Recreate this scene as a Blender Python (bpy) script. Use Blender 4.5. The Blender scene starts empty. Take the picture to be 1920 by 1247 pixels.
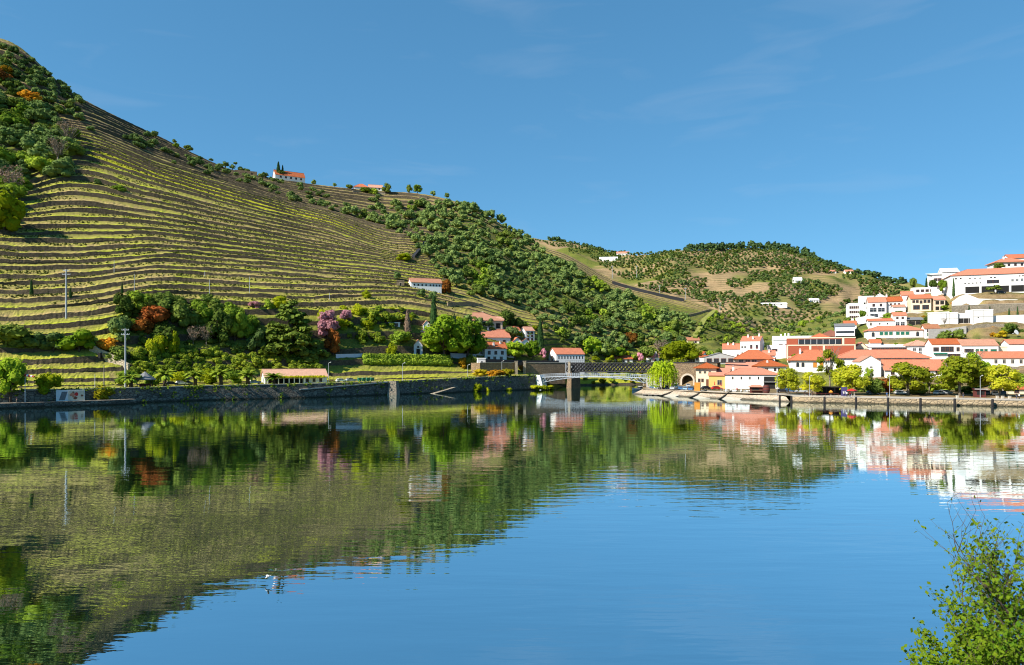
import bpy, math, random
import numpy as np
from mathutils import Vector, Matrix
C = bpy.context.scene.collection
SC = bpy.context.scene
R = math.radians
rng = np.random.default_rng(7)
random.seed(7)

# ---------------------------------------------------------------- camera, sky, sun, exposure
F, CX, HY, CZ = 1300.0, 960.0, 675.0, 14.0       # focal length in photo pixels, centre column, horizon row, eye height above the water
cam = bpy.data.cameras.new('camera'); co = bpy.data.objects.new('camera', cam); C.objects.link(co)
co.location = (0, 0, CZ); co.rotation_euler = (R(90), 0, 0)
cam.sensor_width = 36; cam.lens = 36 * F / 1920; cam.shift_y = (HY - 623.5) / 1920
cam.clip_start = 0.3; cam.clip_end = 20000
SC.camera = co
SUN_EL, SUN_AZ = 39.0, (-1.0, -0.60)              # azimuth: direction towards the sun on the ground
W = bpy.data.worlds.new('World'); SC.world = W; W.use_nodes = True
wt = W.node_tree; bg = wt.nodes['Background']
sky = wt.nodes.new('ShaderNodeTexSky'); sky.sky_type = 'NISHITA'; sky.sun_disc = False
sky.sun_elevation = R(SUN_EL); sky.sun_rotation = math.atan2(SUN_AZ[0], SUN_AZ[1]) % (2 * math.pi)
sky.altitude = 900; sky.air_density = 0.9; sky.dust_density = 0.0; sky.ozone_density = 2.5
hs = wt.nodes.new('ShaderNodeHueSaturation'); hs.inputs['Hue'].default_value = 0.484; hs.inputs['Saturation'].default_value = 1.15
wt.links.new(sky.outputs[0], hs.inputs['Color'])
gm = wt.nodes.new('ShaderNodeGamma'); gm.inputs[1].default_value = 0.55; wt.links.new(hs.outputs[0], gm.inputs[0])   # a clear, even sky
tn = wt.nodes.new('ShaderNodeMix'); tn.data_type = 'RGBA'; tn.blend_type = 'MULTIPLY'; tn.inputs[0].default_value = 1; tn.inputs[7].default_value = (.64, 1.17, 1.60, 1); wt.links.new(gm.outputs[0], tn.inputs[6])
# thin cirrus wisps
tc = wt.nodes.new('ShaderNodeTexCoord'); mp = wt.nodes.new('ShaderNodeMapping'); mp.inputs['Scale'].default_value = (5, 5, 26)
mp.inputs['Rotation'].default_value = (0, R(8), 0)
nz = wt.nodes.new('ShaderNodeTexNoise'); nz.inputs['Scale'].default_value = 1.0; nz.inputs['Detail'].default_value = 7; nz.inputs['Distortion'].default_value = 0.6
cr = wt.nodes.new('ShaderNodeMapRange'); cr.inputs['From Min'].default_value = 0.56; cr.inputs['From Max'].default_value = 0.9; cr.inputs['To Max'].default_value = 0.16
mx = wt.nodes.new('ShaderNodeMix'); mx.data_type = 'RGBA'
wt.links.new(tc.outputs['Generated'], mp.inputs[0]); wt.links.new(mp.outputs[0], nz.inputs['Vector'])
wt.links.new(nz.outputs[0], cr.inputs[0]); wt.links.new(cr.outputs[0], mx.inputs[0])
wt.links.new(tn.outputs[2], mx.inputs[6]); mx.inputs[7].default_value = (3.2, 3.6, 4.2, 1)
wt.links.new(mx.outputs[2], bg.inputs['Color']); bg.inputs['Strength'].default_value = 0.101
sl = bpy.data.lights.new('sun', 'SUN'); sl.energy = 4.6; sl.angle = R(0.5); sl.color = (1, 0.94, 0.84)
so = bpy.data.objects.new('sun', sl); C.objects.link(so)
sv = Vector((SUN_AZ[0], SUN_AZ[1], 0)).normalized() * math.cos(R(SUN_EL)) + Vector((0, 0, math.sin(R(SUN_EL))))
so.rotation_euler = sv.to_track_quat('Z', 'Y').to_euler()
so.location = (-300, -100, 400)
SC.view_settings.view_transform = 'Standard'; SC.view_settings.look = 'None'
SC.view_settings.exposure = 0.92; SC.view_settings.gamma = 1
SC.cycles.use_denoising = True; SC.cycles.pixel_filter_type = 'BLACKMAN_HARRIS'; SC.cycles.filter_width = 1.1
SC.cycles.max_bounces = 6; SC.cycles.diffuse_bounces = 2; SC.cycles.glossy_bounces = 3; SC.cycles.transmission_bounces = 2
SC.cycles.caustics_reflective = False; SC.cycles.caustics_refractive = False

# ---------------------------------------------------------------- helpers
def P(px, py, d):
    return Vector(((px - CX) / F * d, d, CZ + (HY - py) / F * d))
def Xat(px, d): return (px - CX) / F * d
def pchip(x, y, xi):
    x = np.asarray(x, float); y = np.asarray(y, float); h = np.diff(x); dl = np.diff(y) / h
    m = np.zeros_like(y); m[1:-1] = np.where(dl[:-1] * dl[1:] > 0, 2 * dl[:-1] * dl[1:] / (dl[:-1] + dl[1:] + 1e-12), 0)
    m[0] = dl[0]; m[-1] = dl[-1]
    i = np.clip(np.searchsorted(x, xi) - 1, 0, len(x) - 2); t = (xi - x[i]) / h[i]
    return ((2*t**3 - 3*t**2 + 1) * y[i] + (t**3 - 2*t**2 + t) * h[i] * m[i] + (-2*t**3 + 3*t**2) * y[i+1] + (t**3 - t**2) * h[i] * m[i+1])
def vnoise(x, y, seed=0):
    x = np.asarray(x, float); y = np.asarray(y, float)
    xi = np.floor(x).astype(np.int64); yi = np.floor(y).astype(np.int64); fx = x - xi; fy = y - yi
    fx = fx * fx * (3 - 2 * fx); fy = fy * fy * (3 - 2 * fy)
    def h(a, b):
        n = (a * 374761393 + b * 668265263 + seed * 974634773) & 0xFFFFFFFF
        n = ((n ^ (n >> 13)) * 1274126177) & 0xFFFFFFFF
        return ((n ^ (n >> 16)) & 0xFFFF) / 65535.0
    return (h(xi, yi) * (1-fx) + h(xi+1, yi) * fx) * (1-fy) + (h(xi, yi+1) * (1-fx) + h(xi+1, yi+1) * fx) * fy
class MB:
    """collects vertices and faces (numpy blocks) for ONE mesh"""
    def __init__(s): s.v = []; s.f = []; s.n = 0
    def add(s, V, Fc, mi=0):
        V = np.asarray(V, float).reshape(-1, 3); s.v.append(V)
        if isinstance(Fc, np.ndarray): s.f.append((Fc.astype(np.int64) + s.n, mi))
        else:
            by = {}
            for f in Fc: by.setdefault(len(f), []).append(f)
            for fs in by.values(): s.f.append((np.array(fs, np.int64) + s.n, mi))
        s.n += len(V); return s
    def box(s, x0, x1, y0, y1, z0, z1, mi=0):
        return s.add([(x0,y0,z0),(x1,y0,z0),(x1,y1,z0),(x0,y1,z0),(x0,y0,z1),(x1,y0,z1),(x1,y1,z1),(x0,y1,z1)],
              [(0,3,2,1),(4,5,6,7),(0,1,5,4),(1,2,6,5),(2,3,7,6),(3,0,4,7)], mi)
    def tube(s, pts, rad, n=6, mi=0, cap=True):
        pts = [Vector(p) for p in pts]; rad = rad if hasattr(rad, '__len__') else [rad] * len(pts)
        V = []
        for i, p in enumerate(pts):
            t = (pts[min(i+1, len(pts)-1)] - pts[max(i-1, 0)]).normalized()
            a = t.cross(Vector((0, 0, 1)) if abs(t.z) < .95 else Vector((1, 0, 0))).normalized(); b = t.cross(a)
            for k in range(n):
                an = 2 * math.pi * k / n; V.append(p + (a * math.cos(an) + b * math.sin(an)) * rad[i])
        Fc = [(i*n+k, i*n+(k+1) % n, (i+1)*n+(k+1) % n, (i+1)*n+k) for i in range(len(pts)-1) for k in range(n)]
        if cap: Fc += [tuple(range(n))[::-1], tuple(range((len(pts)-1)*n, len(pts)*n))]
        return s.add([tuple(v) for v in V], Fc, mi)
    def prism(s, poly, y0, y1, mi=0):
        """polygon in x,z pulled along y"""
        n = len(poly)
        return s.add([(x, y0, z) for x, z in poly] + [(x, y1, z) for x, z in poly],
              [tuple(range(n)), tuple(range(2*n-1, n-1, -1))] + [(i, i+n, (i+1) % n + n, (i+1) % n) for i in range(n)], mi)
    def slab(s, poly, z0, z1, mi=0):
        n = len(poly)
        return s.add([(x, y, z0) for x, y in poly] + [(x, y, z1) for x, y in poly],
              [tuple(range(n))[::-1], tuple(range(n, 2*n))] + [(i, (i+1) % n, (i+1) % n + n, i+n) for i in range(n)], mi)
    def lathe(s, prof, n=10, mi=0, c=(0, 0)):
        V = [(c[0] + r * math.cos(2*math.pi*k/n), c[1] + r * math.sin(2*math.pi*k/n), z) for r, z in prof for k in range(n)]
        Fc = [(i*n+k, i*n+(k+1) % n, (i+1)*n+(k+1) % n, (i+1)*n+k) for i in range(len(prof)-1) for k in range(n)]
        return s.add(V, Fc + [tuple(range(n))[::-1], tuple(range((len(prof)-1)*n, len(prof)*n))], mi)
    def mesh(s, name, mats, smooth=False):
        me = bpy.data.meshes.new(name)
        V = np.concatenate(s.v) if s.v else np.zeros((0, 3))
        me.vertices.add(len(V)); me.vertices.foreach_set('co', V.ravel())
        lo = np.concatenate([f.ravel() for f, _ in s.f]); tot = np.concatenate([np.full(len(f), f.shape[1]) for f, _ in s.f])
        st = np.concatenate([[0], np.cumsum(tot)[:-1]])
        me.loops.add(len(lo)); me.loops.foreach_set('vertex_index', lo.astype(np.int32))
        me.polygons.add(len(tot)); me.polygons.foreach_set('loop_start', st.astype(np.int32))
        for m in mats: me.materials.append(m)
        me.polygons.foreach_set('material_index', np.concatenate([np.full(len(f), mi) for f, mi in s.f]).astype(np.int32))
        me.polygons.foreach_set('use_smooth', np.full(len(tot), bool(smooth)))
        me.update(calc_edges=True); me.validate()
        return me
    def build(s, name, mats, parent=None, smooth=False):
        mats = mats if isinstance(mats, (list, tuple)) else [mats]
        return link(name, s.mesh(name, mats, smooth), parent)
def link(name, me, parent=None):
    o = bpy.data.objects.new(name, me); C.objects.link(o)
    if parent: o.parent = parent
    return o
def tag(o, label, cat, group=None, kind=None):
    o['label'] = label; o['category'] = cat
    if group: o['group'] = group
    if kind: o['kind'] = kind
    return o
def thing(name, label, cat, loc=(0, 0, 0), rz=0, group=None):
    o = bpy.data.objects.new(name, None); C.objects.link(o); o.location = loc; o.rotation_euler = (0, 0, rz)
    o.empty_display_size = 0.5
    return tag(o, label, cat, group)

# ---------------------------------------------------------------- materials
def nodes(name):
    m = bpy.data.materials.new(name); m.use_nodes = True; t = m.node_tree; return m, t, t.nodes['Principled BSDF']
def N(t, kind, **kw):
    n = t.nodes.new('ShaderNode' + kind)
    for k, v in kw.items():
        if k in ('data_type', 'operation', 'attribute_name', 'wave_type', 'bands_direction', 'feature', 'blend_type', 'attribute_type'): setattr(n, k, v)
        else: n.inputs[k].default_value = v
    return n
def mixc(t, fac, a, b):
    n = t.nodes.new('ShaderNodeMix'); n.data_type = 'RGBA'
    for i, v in ((0, fac), (6, a), (7, b)):
        if hasattr(v, 'links'): t.links.new(v, n.inputs[i])
        else: n.inputs[i].default_value = v if i == 0 else (*v, 1)
    return n.outputs[2]
def mapr(t, v, a, b, c=0.0, d=1.0):
    n = N(t, 'MapRange'); t.links.new(v, n.inputs[0])
    for i, x in enumerate((a, b, c, d)): n.inputs[i+1].default_value = x
    return n.outputs[0]
def noise(t, scale, detail=4, vec='Object', rough=.6, stretch=None, dist=0):
    c = N(t, 'TexCoord'); n = N(t, 'TexNoise', Scale=scale, Detail=detail, Roughness=rough, Distortion=dist)
    if stretch:
        m = N(t, 'Mapping', Scale=stretch); t.links.new(c.outputs[vec], m.inputs[0]); t.links.new(m.outputs[0], n.inputs[0])
    else: t.links.new(c.outputs[vec], n.inputs[0])
    return n.outputs[0]
def bump(t, h, b, strength=.4, dist=.1):
    n = N(t, 'Bump', Strength=strength, Distance=dist); t.links.new(h, n.inputs['Height']); t.links.new(n.outputs[0], b.inputs['Normal'])
def plain(name, c1, c2=None, scale=1.5, rough=.85, metal=0, bmp=0, s2=None):
    m, t, b = nodes(name); c2 = c2 or tuple(x * .75 for x in c1)
    n = noise(t, scale, 6, rough=.65, stretch=s2); t.links.new(mixc(t, mapr(t, n, .35, .68), c1, c2), b.inputs['Base Color'])
    b.inputs['Roughness'].default_value = rough; b.inputs['Metallic'].default_value = metal; b.inputs['Specular IOR Level'].default_value = .3
    if bmp: bump(t, n, b, bmp, .08)
    return m
def plaster(name, c, dirt=(.42, .38, .32)):
    m, t, b = nodes(name)
    a = noise(t, .5, 6, rough=.7, stretch=(1, 1, .35)); g = noise(t, 5, 3)
    t.links.new(mixc(t, mapr(t, g, .3, .75, 0, .12), mixc(t, mapr(t, a, .52, .85, 0, .55) if False else mapr(t, a, .52, .85, 0, .5), c, dirt), (.5, .48, .45)), b.inputs['Base Color'])
    b.inputs['Roughness'].default_value = .9; b.inputs['Specular IOR Level'].default_value = .15
    return m
def tiles(name, c1, c2, c3):
    m, t, b = nodes(name)
    n1 = noise(t, .55, 5, rough=.7); n2 = noise(t, 4.5, 2)
    col = mixc(t, mapr(t, n2, .35, .7), mixc(t, mapr(t, n1, .35, .7), c1, c2), c3)
    oi = N(t, 'ObjectInfo'); hv = N(t, 'HueSaturation'); t.links.new(col, hv.inputs['Color']); t.links.new(mapr(t, oi.outputs['Random'], 0, 1, .72, 1.15), hv.inputs['Value']); t.links.new(mapr(t, oi.outputs['Random'], 0, 1, 1.05, .8), hv.inputs['Saturation']); col = hv.outputs[0]
    c = N(t, 'TexCoord'); w = N(t, 'TexWave', Scale=3.6, Distortion=.3); w.bands_direction = 'X'
    w2 = N(t, 'TexWave', Scale=1.2, Distortion=.5); w2.bands_direction = 'Y'
    t.links.new(c.outputs['Object'], w.inputs[0]); t.links.new(c.outputs['Object'], w2.inputs[0])
    t.links.new(mixc(t, mapr(t, w.outputs[1], .0, .35, .45, 0), col, tuple(x * .45 for x in c1)), b.inputs['Base Color'])
    a = N(t, 'Math', operation='ADD'); t.links.new(w.outputs[1], a.inputs[0]); t.links.new(w2.outputs[1], a.inputs[1])
    bump(t, a.outputs[0], b, .5, .06); b.inputs['Roughness'].default_value = .85; b.inputs['Specular IOR Level'].default_value = .2
    return m
def stone(name, c1, c2, mortar, scale=1.4, moss=None, st=(1, 1, 1.7), tide=False):
    m, t, b = nodes(name)
    c = N(t, 'TexCoord'); mpn = N(t, 'Mapping', Scale=st); t.links.new(c.outputs['Object'], mpn.inputs[0])
    v = N(t, 'TexVoronoi', Scale=scale); t.links.new(mpn.outputs[0], v.inputs[0])
    e = N(t, 'TexVoronoi', Scale=scale, feature='DISTANCE_TO_EDGE'); t.links.new(mpn.outputs[0], e.inputs[0])
    sep = N(t, 'SeparateColor'); t.links.new(v.outputs['Color'], sep.inputs[0])
    col = mixc(t, sep.outputs[0], c1, c2)
    n = noise(t, .35, 5, rough=.7)
    col = mixc(t, mapr(t, n, .42, .7, 0, .65), col, moss or tuple(x * .5 for x in c1))
    col = mixc(t, mapr(t, e.outputs[0], .0, .09, 1, 0), col, mortar)
    sz = N(t, 'SeparateXYZ'); t.links.new(c.outputs['Object'], sz.inputs[0]); wz = N(t, 'Math', operation='ADD'); t.links.new(sz.outputs[2], wz.inputs[0]); t.links.new(mapr(t, n, .3, .7, -.3, .3), wz.inputs[1])
    if tide: col = mixc(t, mapr(t, wz.outputs[0], .25, .75, .85, 0), col, (.035, .035, .022))
    t.links.new(col, b.inputs['Base Color'])
    bump(t, mapr(t, e.outputs[0], 0, .15), b, .8, .15); b.inputs['Roughness'].default_value = .95; b.inputs['Specular IOR Level'].default_value = .15
    return m
def leafm(name, c1, c2, c3=None, trans=.3, scale=.5):
    """leaf tones vary from leaf cluster to leaf cluster and from plant to plant"""
    m, t, b = nodes(name); t.nodes.remove(b); out = t.nodes['Material Output']
    n = noise(t, 3.2 * scale / .5, 3); oi = N(t, 'ObjectInfo'); g = N(t, 'NewGeometry')
    col = mixc(t, mapr(t, g.outputs['Random Per Island'], 0, 1), c1, c2)
    col = mixc(t, mapr(t, n, .4, .7, 0, .8), col, c3 or c2)
    col = mixc(t, mapr(t, noise(t, .16, 2), .38, .62, 0, .5), col, tuple(x * k for x, k in zip(c2, (1.35, 1.2, .9))))
    h = N(t, 'HueSaturation'); t.links.new(col, h.inputs['Color'])
    t.links.new(mapr(t, oi.outputs['Random'], 0, 1, .62, 1.42), h.inputs['Value']); t.links.new(mapr(t, oi.outputs['Random'], 0, 1, .515, .489), h.inputs['Hue'])
    d = N(t, 'BsdfDiffuse'); tr = N(t, 'BsdfTranslucent'); ms = N(t, 'MixShader', Fac=trans)
    t.links.new(h.outputs[0], d.inputs[0]); t.links.new(h.outputs[0], tr.inputs[0])
    t.links.new(d.outputs[0], ms.inputs[1]); t.links.new(tr.outputs[0], ms.inputs[2]); t.links.new(ms.outputs[0], out.inputs[0])
    return m
M = {}
M['white'] = plaster('white_plaster', (.80, .78, .74), (.66, .62, .56)); M['white2'] = plaster('white_render', (.78, .78, .77), (.6, .57, .53))
M['cream'] = plaster('cream_plaster', (.72, .62, .45)); M['grey'] = plaster('grey_render', (.42, .41, .39), (.28, .27, .25)); M['yellow'] = plaster('ochre_plaster', (.75, .42, .12))
M['pink'] = plaster('sand_plaster', (.68, .52, .38)); M['blue'] = plaster('shaded_white_render', (.5, .55, .66)); M['brick'] = plain('red_brick', (.40, .095, .045), (.30, .075, .04), 3)  # bluish render: the shade on white walls is put into its colour
M['orange'] = tiles('orange_tiles', (.56, .13, .04), (.42, .09, .035), (.62, .21, .09)); M['oldtile'] = tiles('weathered_tiles', (.50, .20, .10), (.36, .14, .08), (.6, .30, .18))
M['browntile'] = tiles('brown_tiles', (.25, .085, .05), (.2, .08, .055), (.32, .13, .08)); M['paletile'] = tiles('pale_tiles', (.62, .27, .13), (.5, .2, .1), (.66, .36, .2))
M['slate'] = plain('grey_roofing', (.22, .22, .22), (.14, .14, .14), 2); M['glass'] = plain('window_glass', (.022, .026, .032), (.035, .04, .05), 3, .12)
M['frame'] = plain('white_paint', (.75, .75, .73), (.65, .65, .63), 4, .6); M['green'] = plain('green_paint', (.015, .16, .10), (.02, .13, .09), 4, .6)
M['brownp'] = plain('brown_paint', (.16, .06, .03), (.12, .05, .03), 4, .6); M['stonefr'] = plain('granite_trim', (.5, .42, .3), (.4, .33, .24), 3)
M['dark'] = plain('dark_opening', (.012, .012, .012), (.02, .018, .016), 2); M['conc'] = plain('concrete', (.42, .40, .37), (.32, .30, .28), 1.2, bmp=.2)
M['pole'] = plain('pole_concrete', (.42, .44, .46), (.33, .35, .37), 2); M['wood'] = plain('weathered_wood', (.20, .13, .08), (.13, .085, .055), 3, s2=(4, 4, .6))
M['iron'] = plain('dark_ironwork', (.025, .027, .032), (.035, .03, .028), 3, .6); M['shadedsteel'] = plain('shaded_white_steel', (.38, .42, .46), (.30, .34, .38), 2, .5)  # footbridge steel is white; its grey-blue shade is put into the colour
M['bark'] = plain('bark', (.10, .07, .045), (.055, .04, .028), 4, s2=(5, 5, 1), bmp=.5); M['barkpale'] = plain('pale_bark', (.26, .22, .17), (.16, .13, .10), 3, s2=(3, 3, 1))
M['tar'] = plain('tarred_timber', (.013, .012, .012), (.025, .02, .018), 3, .7)
M['quaystone'] = stone('quay_masonry', (.30, .26, .20), (.14, .12, .10), (.05, .045, .04), .8, (.06, .06, .04), tide=True); M['sandstone'] = stone('sandstone_blocks', (.52, .40, .25), (.38, .29, .18), (.28, .22, .15), .75, (.36, .26, .15), (1, 1, 1.4), True)
M['railstone'] = stone('railway_masonry', (.34, .24, .14), (.23, .16, .10), (.15, .11, .075), 1.0, (.16, .12, .075)); M['drystone'] = stone('dry_stone', (.40, .31, .20), (.26, .20, .13), (.10, .08, .06), 1.5)
M['palestone'] = stone('pale_rubble', (.62, .52, .38), (.48, .39, .27), (.3, .25, .18), 1.1, (.42, .34, .22)); M['granite'] = stone('granite_rubble', (.40, .34, .25), (.28, .24, .18), (.18, .15, .11), 1.2); M['coping'] = plain('coping_stone', (.55, .48, .38), (.42, .36, .28), 1.5)
M['paving'] = plain('quay_paving', (.42, .38, .32), (.32, .29, .25), .5, bmp=.1); M['asphalt'] = plain('asphalt', (.055, .055, .055), (.075, .07, .065), .8)
M['revet'] = stone('revetment', (.56, .47, .36), (.46, .37, .28), (.34, .27, .2), .8, (.42, .30, .17), tide=True)
M['red'] = plain('red_paint', (.55, .03, .025), (.42, .03, .025), 2, .5); M['ochre'] = plain('ochre_panel', (.62, .24, .03), (.5, .19, .03), 1.5); M['purple'] = plain('purple_panel', (.06, .05, .15), (.05, .04, .12), 2)
M['maroon'] = plain('maroon_wood', (.13, .03, .025), (.09, .025, .02), 3, s2=(6, 6, .6))
M['tyre'] = plain('tyre_rubber', (.02, .02, .02), None, 4); M['rim'] = plain('wheel_rim', (.4, .4, .42), None, 4, .4, .6)
M['skin'] = plain('skin', (.45, .26, .18)); M['hair'] = plain('hair', (.04, .025, .018))
# foliage
M['l_olive'] = leafm('olive_leaves', (.125, .20, .055), (.19, .26, .085), (.07, .135, .034)); M['l_dark'] = leafm('dark_leaves', (.088, .138, .028), (.15, .205, .036), (.052, .092, .02))
M['l_green'] = leafm('green_leaves', (.165, .26, .026), (.26, .35, .036), (.09, .17, .022)); M['l_bright'] = leafm('spring_leaves', (.20, .32, .02), (.29, .40, .03), (.11, .23, .02), .42)
M['l_lime'] = leafm('lime_leaves', (.32, .39, .014), (.42, .43, .02), (.2, .29, .014), .5); M['l_yellow'] = leafm('yellow_leaves', (0.33, 0.3, 0.015), (0.42, 0.33, 0.02), (0.22, 0.24, 0.015), .4)
M['l_plane'] = leafm('plane_tree_leaves', (.38, .44, .03), (.50, .50, .04), (.24, .33, .025), .58); M['l_citrus'] = leafm('citrus_leaves', (.11, .20, .026), (.32, .36, .03), (.055, .12, .02))
M['l_rust'] = leafm('rust_leaves', (0.221, 0.0782, 0.0184), (0.304, 0.11, 0.023), (0.12, 0.0552, 0.0184)); M['l_orange'] = leafm('orange_leaves', (0.48, 0.2, 0.015), (0.5, 0.28, 0.02), (0.3, 0.13, 0.02))
M['l_pink'] = leafm('pink_blossom', (.72, .30, .42), (.84, .50, .60), (.58, .2, .3), .4); M['l_twig'] = leafm('bare_twigs', (0.2, 0.14, 0.1), (0.28, 0.2, 0.14), (0.14, 0.1, 0.08), .1)
M['l_cyp'] = leafm('cypress_needles', (0.0281, 0.0702, 0.025), (0.0546, 0.109, 0.0312), (0.0187, 0.0468, 0.0187), .15); M['l_pine'] = leafm('cedar_needles', (.075, .12, .02), (.115, .165, .026), (.042, .075, .016), .15)
M['l_vine'] = leafm('vine_leaves', (0.072, 0.102, 0.024), (0.132, 0.15, 0.03), (0.054, 0.066, 0.0216), .2, .05); M['l_palm'] = leafm('palm_fronds', (.16, .27, .03), (.30, .36, .04), (.09, .17, .02))
M['l_far'] = leafm('distant_leaves', (0.0525, 0.105, 0.045), (0.105, 0.165, 0.06), (0.045, 0.0825, 0.042), .1, .02); M['l_bush'] = leafm('bank_bush_leaves', (.15, .32, .022), (.36, .44, .026), (.06, .18, .02), .45, 6)
M['l_willow'] = leafm('willow_leaves', (0.22, 0.352, 0.0132), (0.33, 0.418, 0.022), (0.11, 0.22, 0.0132), .4)
# ---------------------------------------------------------------- water
def water_mat():
    m, t, b = nodes('river_water'); t.nodes.remove(b); out = t.nodes['Material Output']
    n1 = noise(t, .55, 3, stretch=(.22, 1, 1), rough=.5); n2 = noise(t, 2.6, 2, stretch=(.35, 1, 1)); n3 = noise(t, .022, 3, stretch=(.4, 1, 1))
    amp = mapr(t, n3, .38, .62, .12, 1.5)
    a = N(t, 'Math', operation='MULTIPLY'); t.links.new(n1, a.inputs[0]); t.links.new(amp, a.inputs[1])
    c = N(t, 'Math', operation='MULTIPLY'); t.links.new(n2, c.inputs[0]); c.inputs[1].default_value = .055
    s = N(t, 'Math', operation='ADD'); t.links.new(a.outputs[0], s.inputs[0]); t.links.new(c.outputs[0], s.inputs[1])
    bp = N(t, 'Bump', Strength=1.0, Distance=.027); t.links.new(s.outputs[0], bp.inputs['Height'])
    g = N(t, 'BsdfGlossy', Roughness=.004); g.inputs['Color'].default_value = (.86, .97, 1.0, 1)
    d = N(t, 'BsdfDiffuse'); d.inputs['Color'].default_value = (.014, .032, .014, 1)
    lw = N(t, 'LayerWeight', Blend=.5); f = mapr(t, lw.outputs['Facing'], .45, 1.0, .80, .97)
    ms = N(t, 'MixShader'); t.links.new(f, ms.inputs[0]); t.links.new(d.outputs[0], ms.inputs[1]); t.links.new(g.outputs[0], ms.inputs[2])
    t.links.new(bp.outputs[0], g.inputs['Normal']); t.links.new(ms.outputs[0], out.inputs[0])
    return m
tag(MB().add([(-900, -30, 0), (900, -30, 0), (900, 760, 0), (-900, 760, 0)], [(0, 1, 2, 3)]).build('river', water_mat()), 'calm green river mirroring the hills and sky', 'river', kind='structure')
m_bed = plain('earth', (.20, .16, .09), (.12, .12, .05), .02)
tag(MB().add([(-9000, -3000, -3), (9000, -3000, -3), (9000, 12000, -3), (-9000, 12000, -3)], [(0, 1, 2, 3)]).build('ground', m_bed), 'broad valley ground lying under the river and hills', 'ground', kind='structure')

# ---------------------------------------------------------------- terraced hillside on the left bank (a radial sheet about the viewpoint, real depths)
HC = [-700, -350, 0, 150, 300, 450, 600, 750, 870, 1000, 1060, 1150, 1250, 1340, 1400, 1500]
HT = {  # rows: edge of quay (z, d), then (row, depth) up to the skyline
 0:   [(4.6, 208), (733, 226), (600, 262), (440, 320), (300, 385), (200, 425), (72, 475)],
 150: [(4.6, 219), (728, 240), (590, 275), (440, 340), (270, 415), (225, 445), (183, 490)],
 300: [(4.65, 234), (728, 256), (565, 295), (440, 360), (322, 430), (285, 480), (257, 530)],
 450: [(4.7, 250), (724, 275), (568, 312), (460, 380), (365, 450), (338, 510), (322, 560)],
 600: [(4.85, 264), (716, 290), (572, 330), (480, 400), (405, 470), (380, 530), (347, 590)],
 750: [(5.1, 284), (713, 308), (570, 352), (500, 415), (450, 470), (410, 545), (360, 610)],
 870: [(5.8, 305), (710, 325), (590, 368), (520, 425), (460, 490), (420, 550), (383, 600)],
 1000:[(6.5, 331), (703, 342), (620, 385), (565, 435), (520, 490), (490, 540), (455, 600)],
 1060:[(0, 372), (700, 385), (625, 405), (580, 445), (540, 490), (510, 535), (476, 590)],
 1150:[(0, 388), (697, 398), (645, 420), (612, 455), (582, 495), (555, 540), (524, 580)],
 1250:[(0, 400), (692, 412), (660, 430), (630, 465), (602, 500), (578, 540), (552, 570)],
 1340:[(0, 410), (690, 425), (665, 445), (644, 470), (622, 500), (600, 530), (581, 560)],
 1400:[(0, 415), (690, 430), (675, 450), (664, 475), (650, 505), (632, 535), (612, 565)],
 1500:[(0, 415), (692, 430), (682, 450), (676, 475), (670, 500), (664, 530), (656, 560)]}
def rowz(r, first): return [(r[0][0], r[0][1])] + [(CZ + (HY - y) / F * d, d) for y, d in r[1:]]
HZ = {k: rowz(v, True) for k, v in HT.items()}
for k in HZ: HZ[k][1] = (max(HZ[k][1][0], HZ[k][0][0] + .35), HZ[k][1][1])
HZ[-350] = [(z, d * .9) for z, d in HZ[0]]; HZ[-700] = [(z, d * .82) for z, d in HZ[0]]
hcz = np.array([[HZ[c][i][0] for i in range(7)] for c in HC]); hcd = np.array([[HZ[c][i][1] for i in range(7)] for c in HC])
def hill_col(px):
    z = np.array([pchip(HC, hcz[:, i], px) for i in range(7)]); d = np.array([pchip(HC, hcd[:, i], px) for i in range(7)])
    return z, d
SN = [0, 1, 8, 19, 32, 40, 48]                        # terrace numbers at the control rows
rs = random.Random(3)
lev = [-1.0] + [k + (rs.uniform(-.16, .16) if 1 < k < 48 else 0) for k in range(0, 49)] + [48 + i * 1.0 for i in range(1, 15)]
fr = [0, .05, .13, .36, .66, .95]
sj = []; fj = []; kj = []
for k, (a, b) in enumerate(zip(lev[:-1], lev[1:])):
    for f in fr: sj.append(a + f * (b - a)); fj.append(f); kj.append(k)
sj = np.array(sj); fj = np.array(fj); kj = np.array(kj)
pxs = np.arange(-700, 1501, 4.0)
HV = np.zeros((len(pxs), len(sj), 3)); HG = np.zeros((len(pxs), len(sj), 3)); HB = {}
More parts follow.
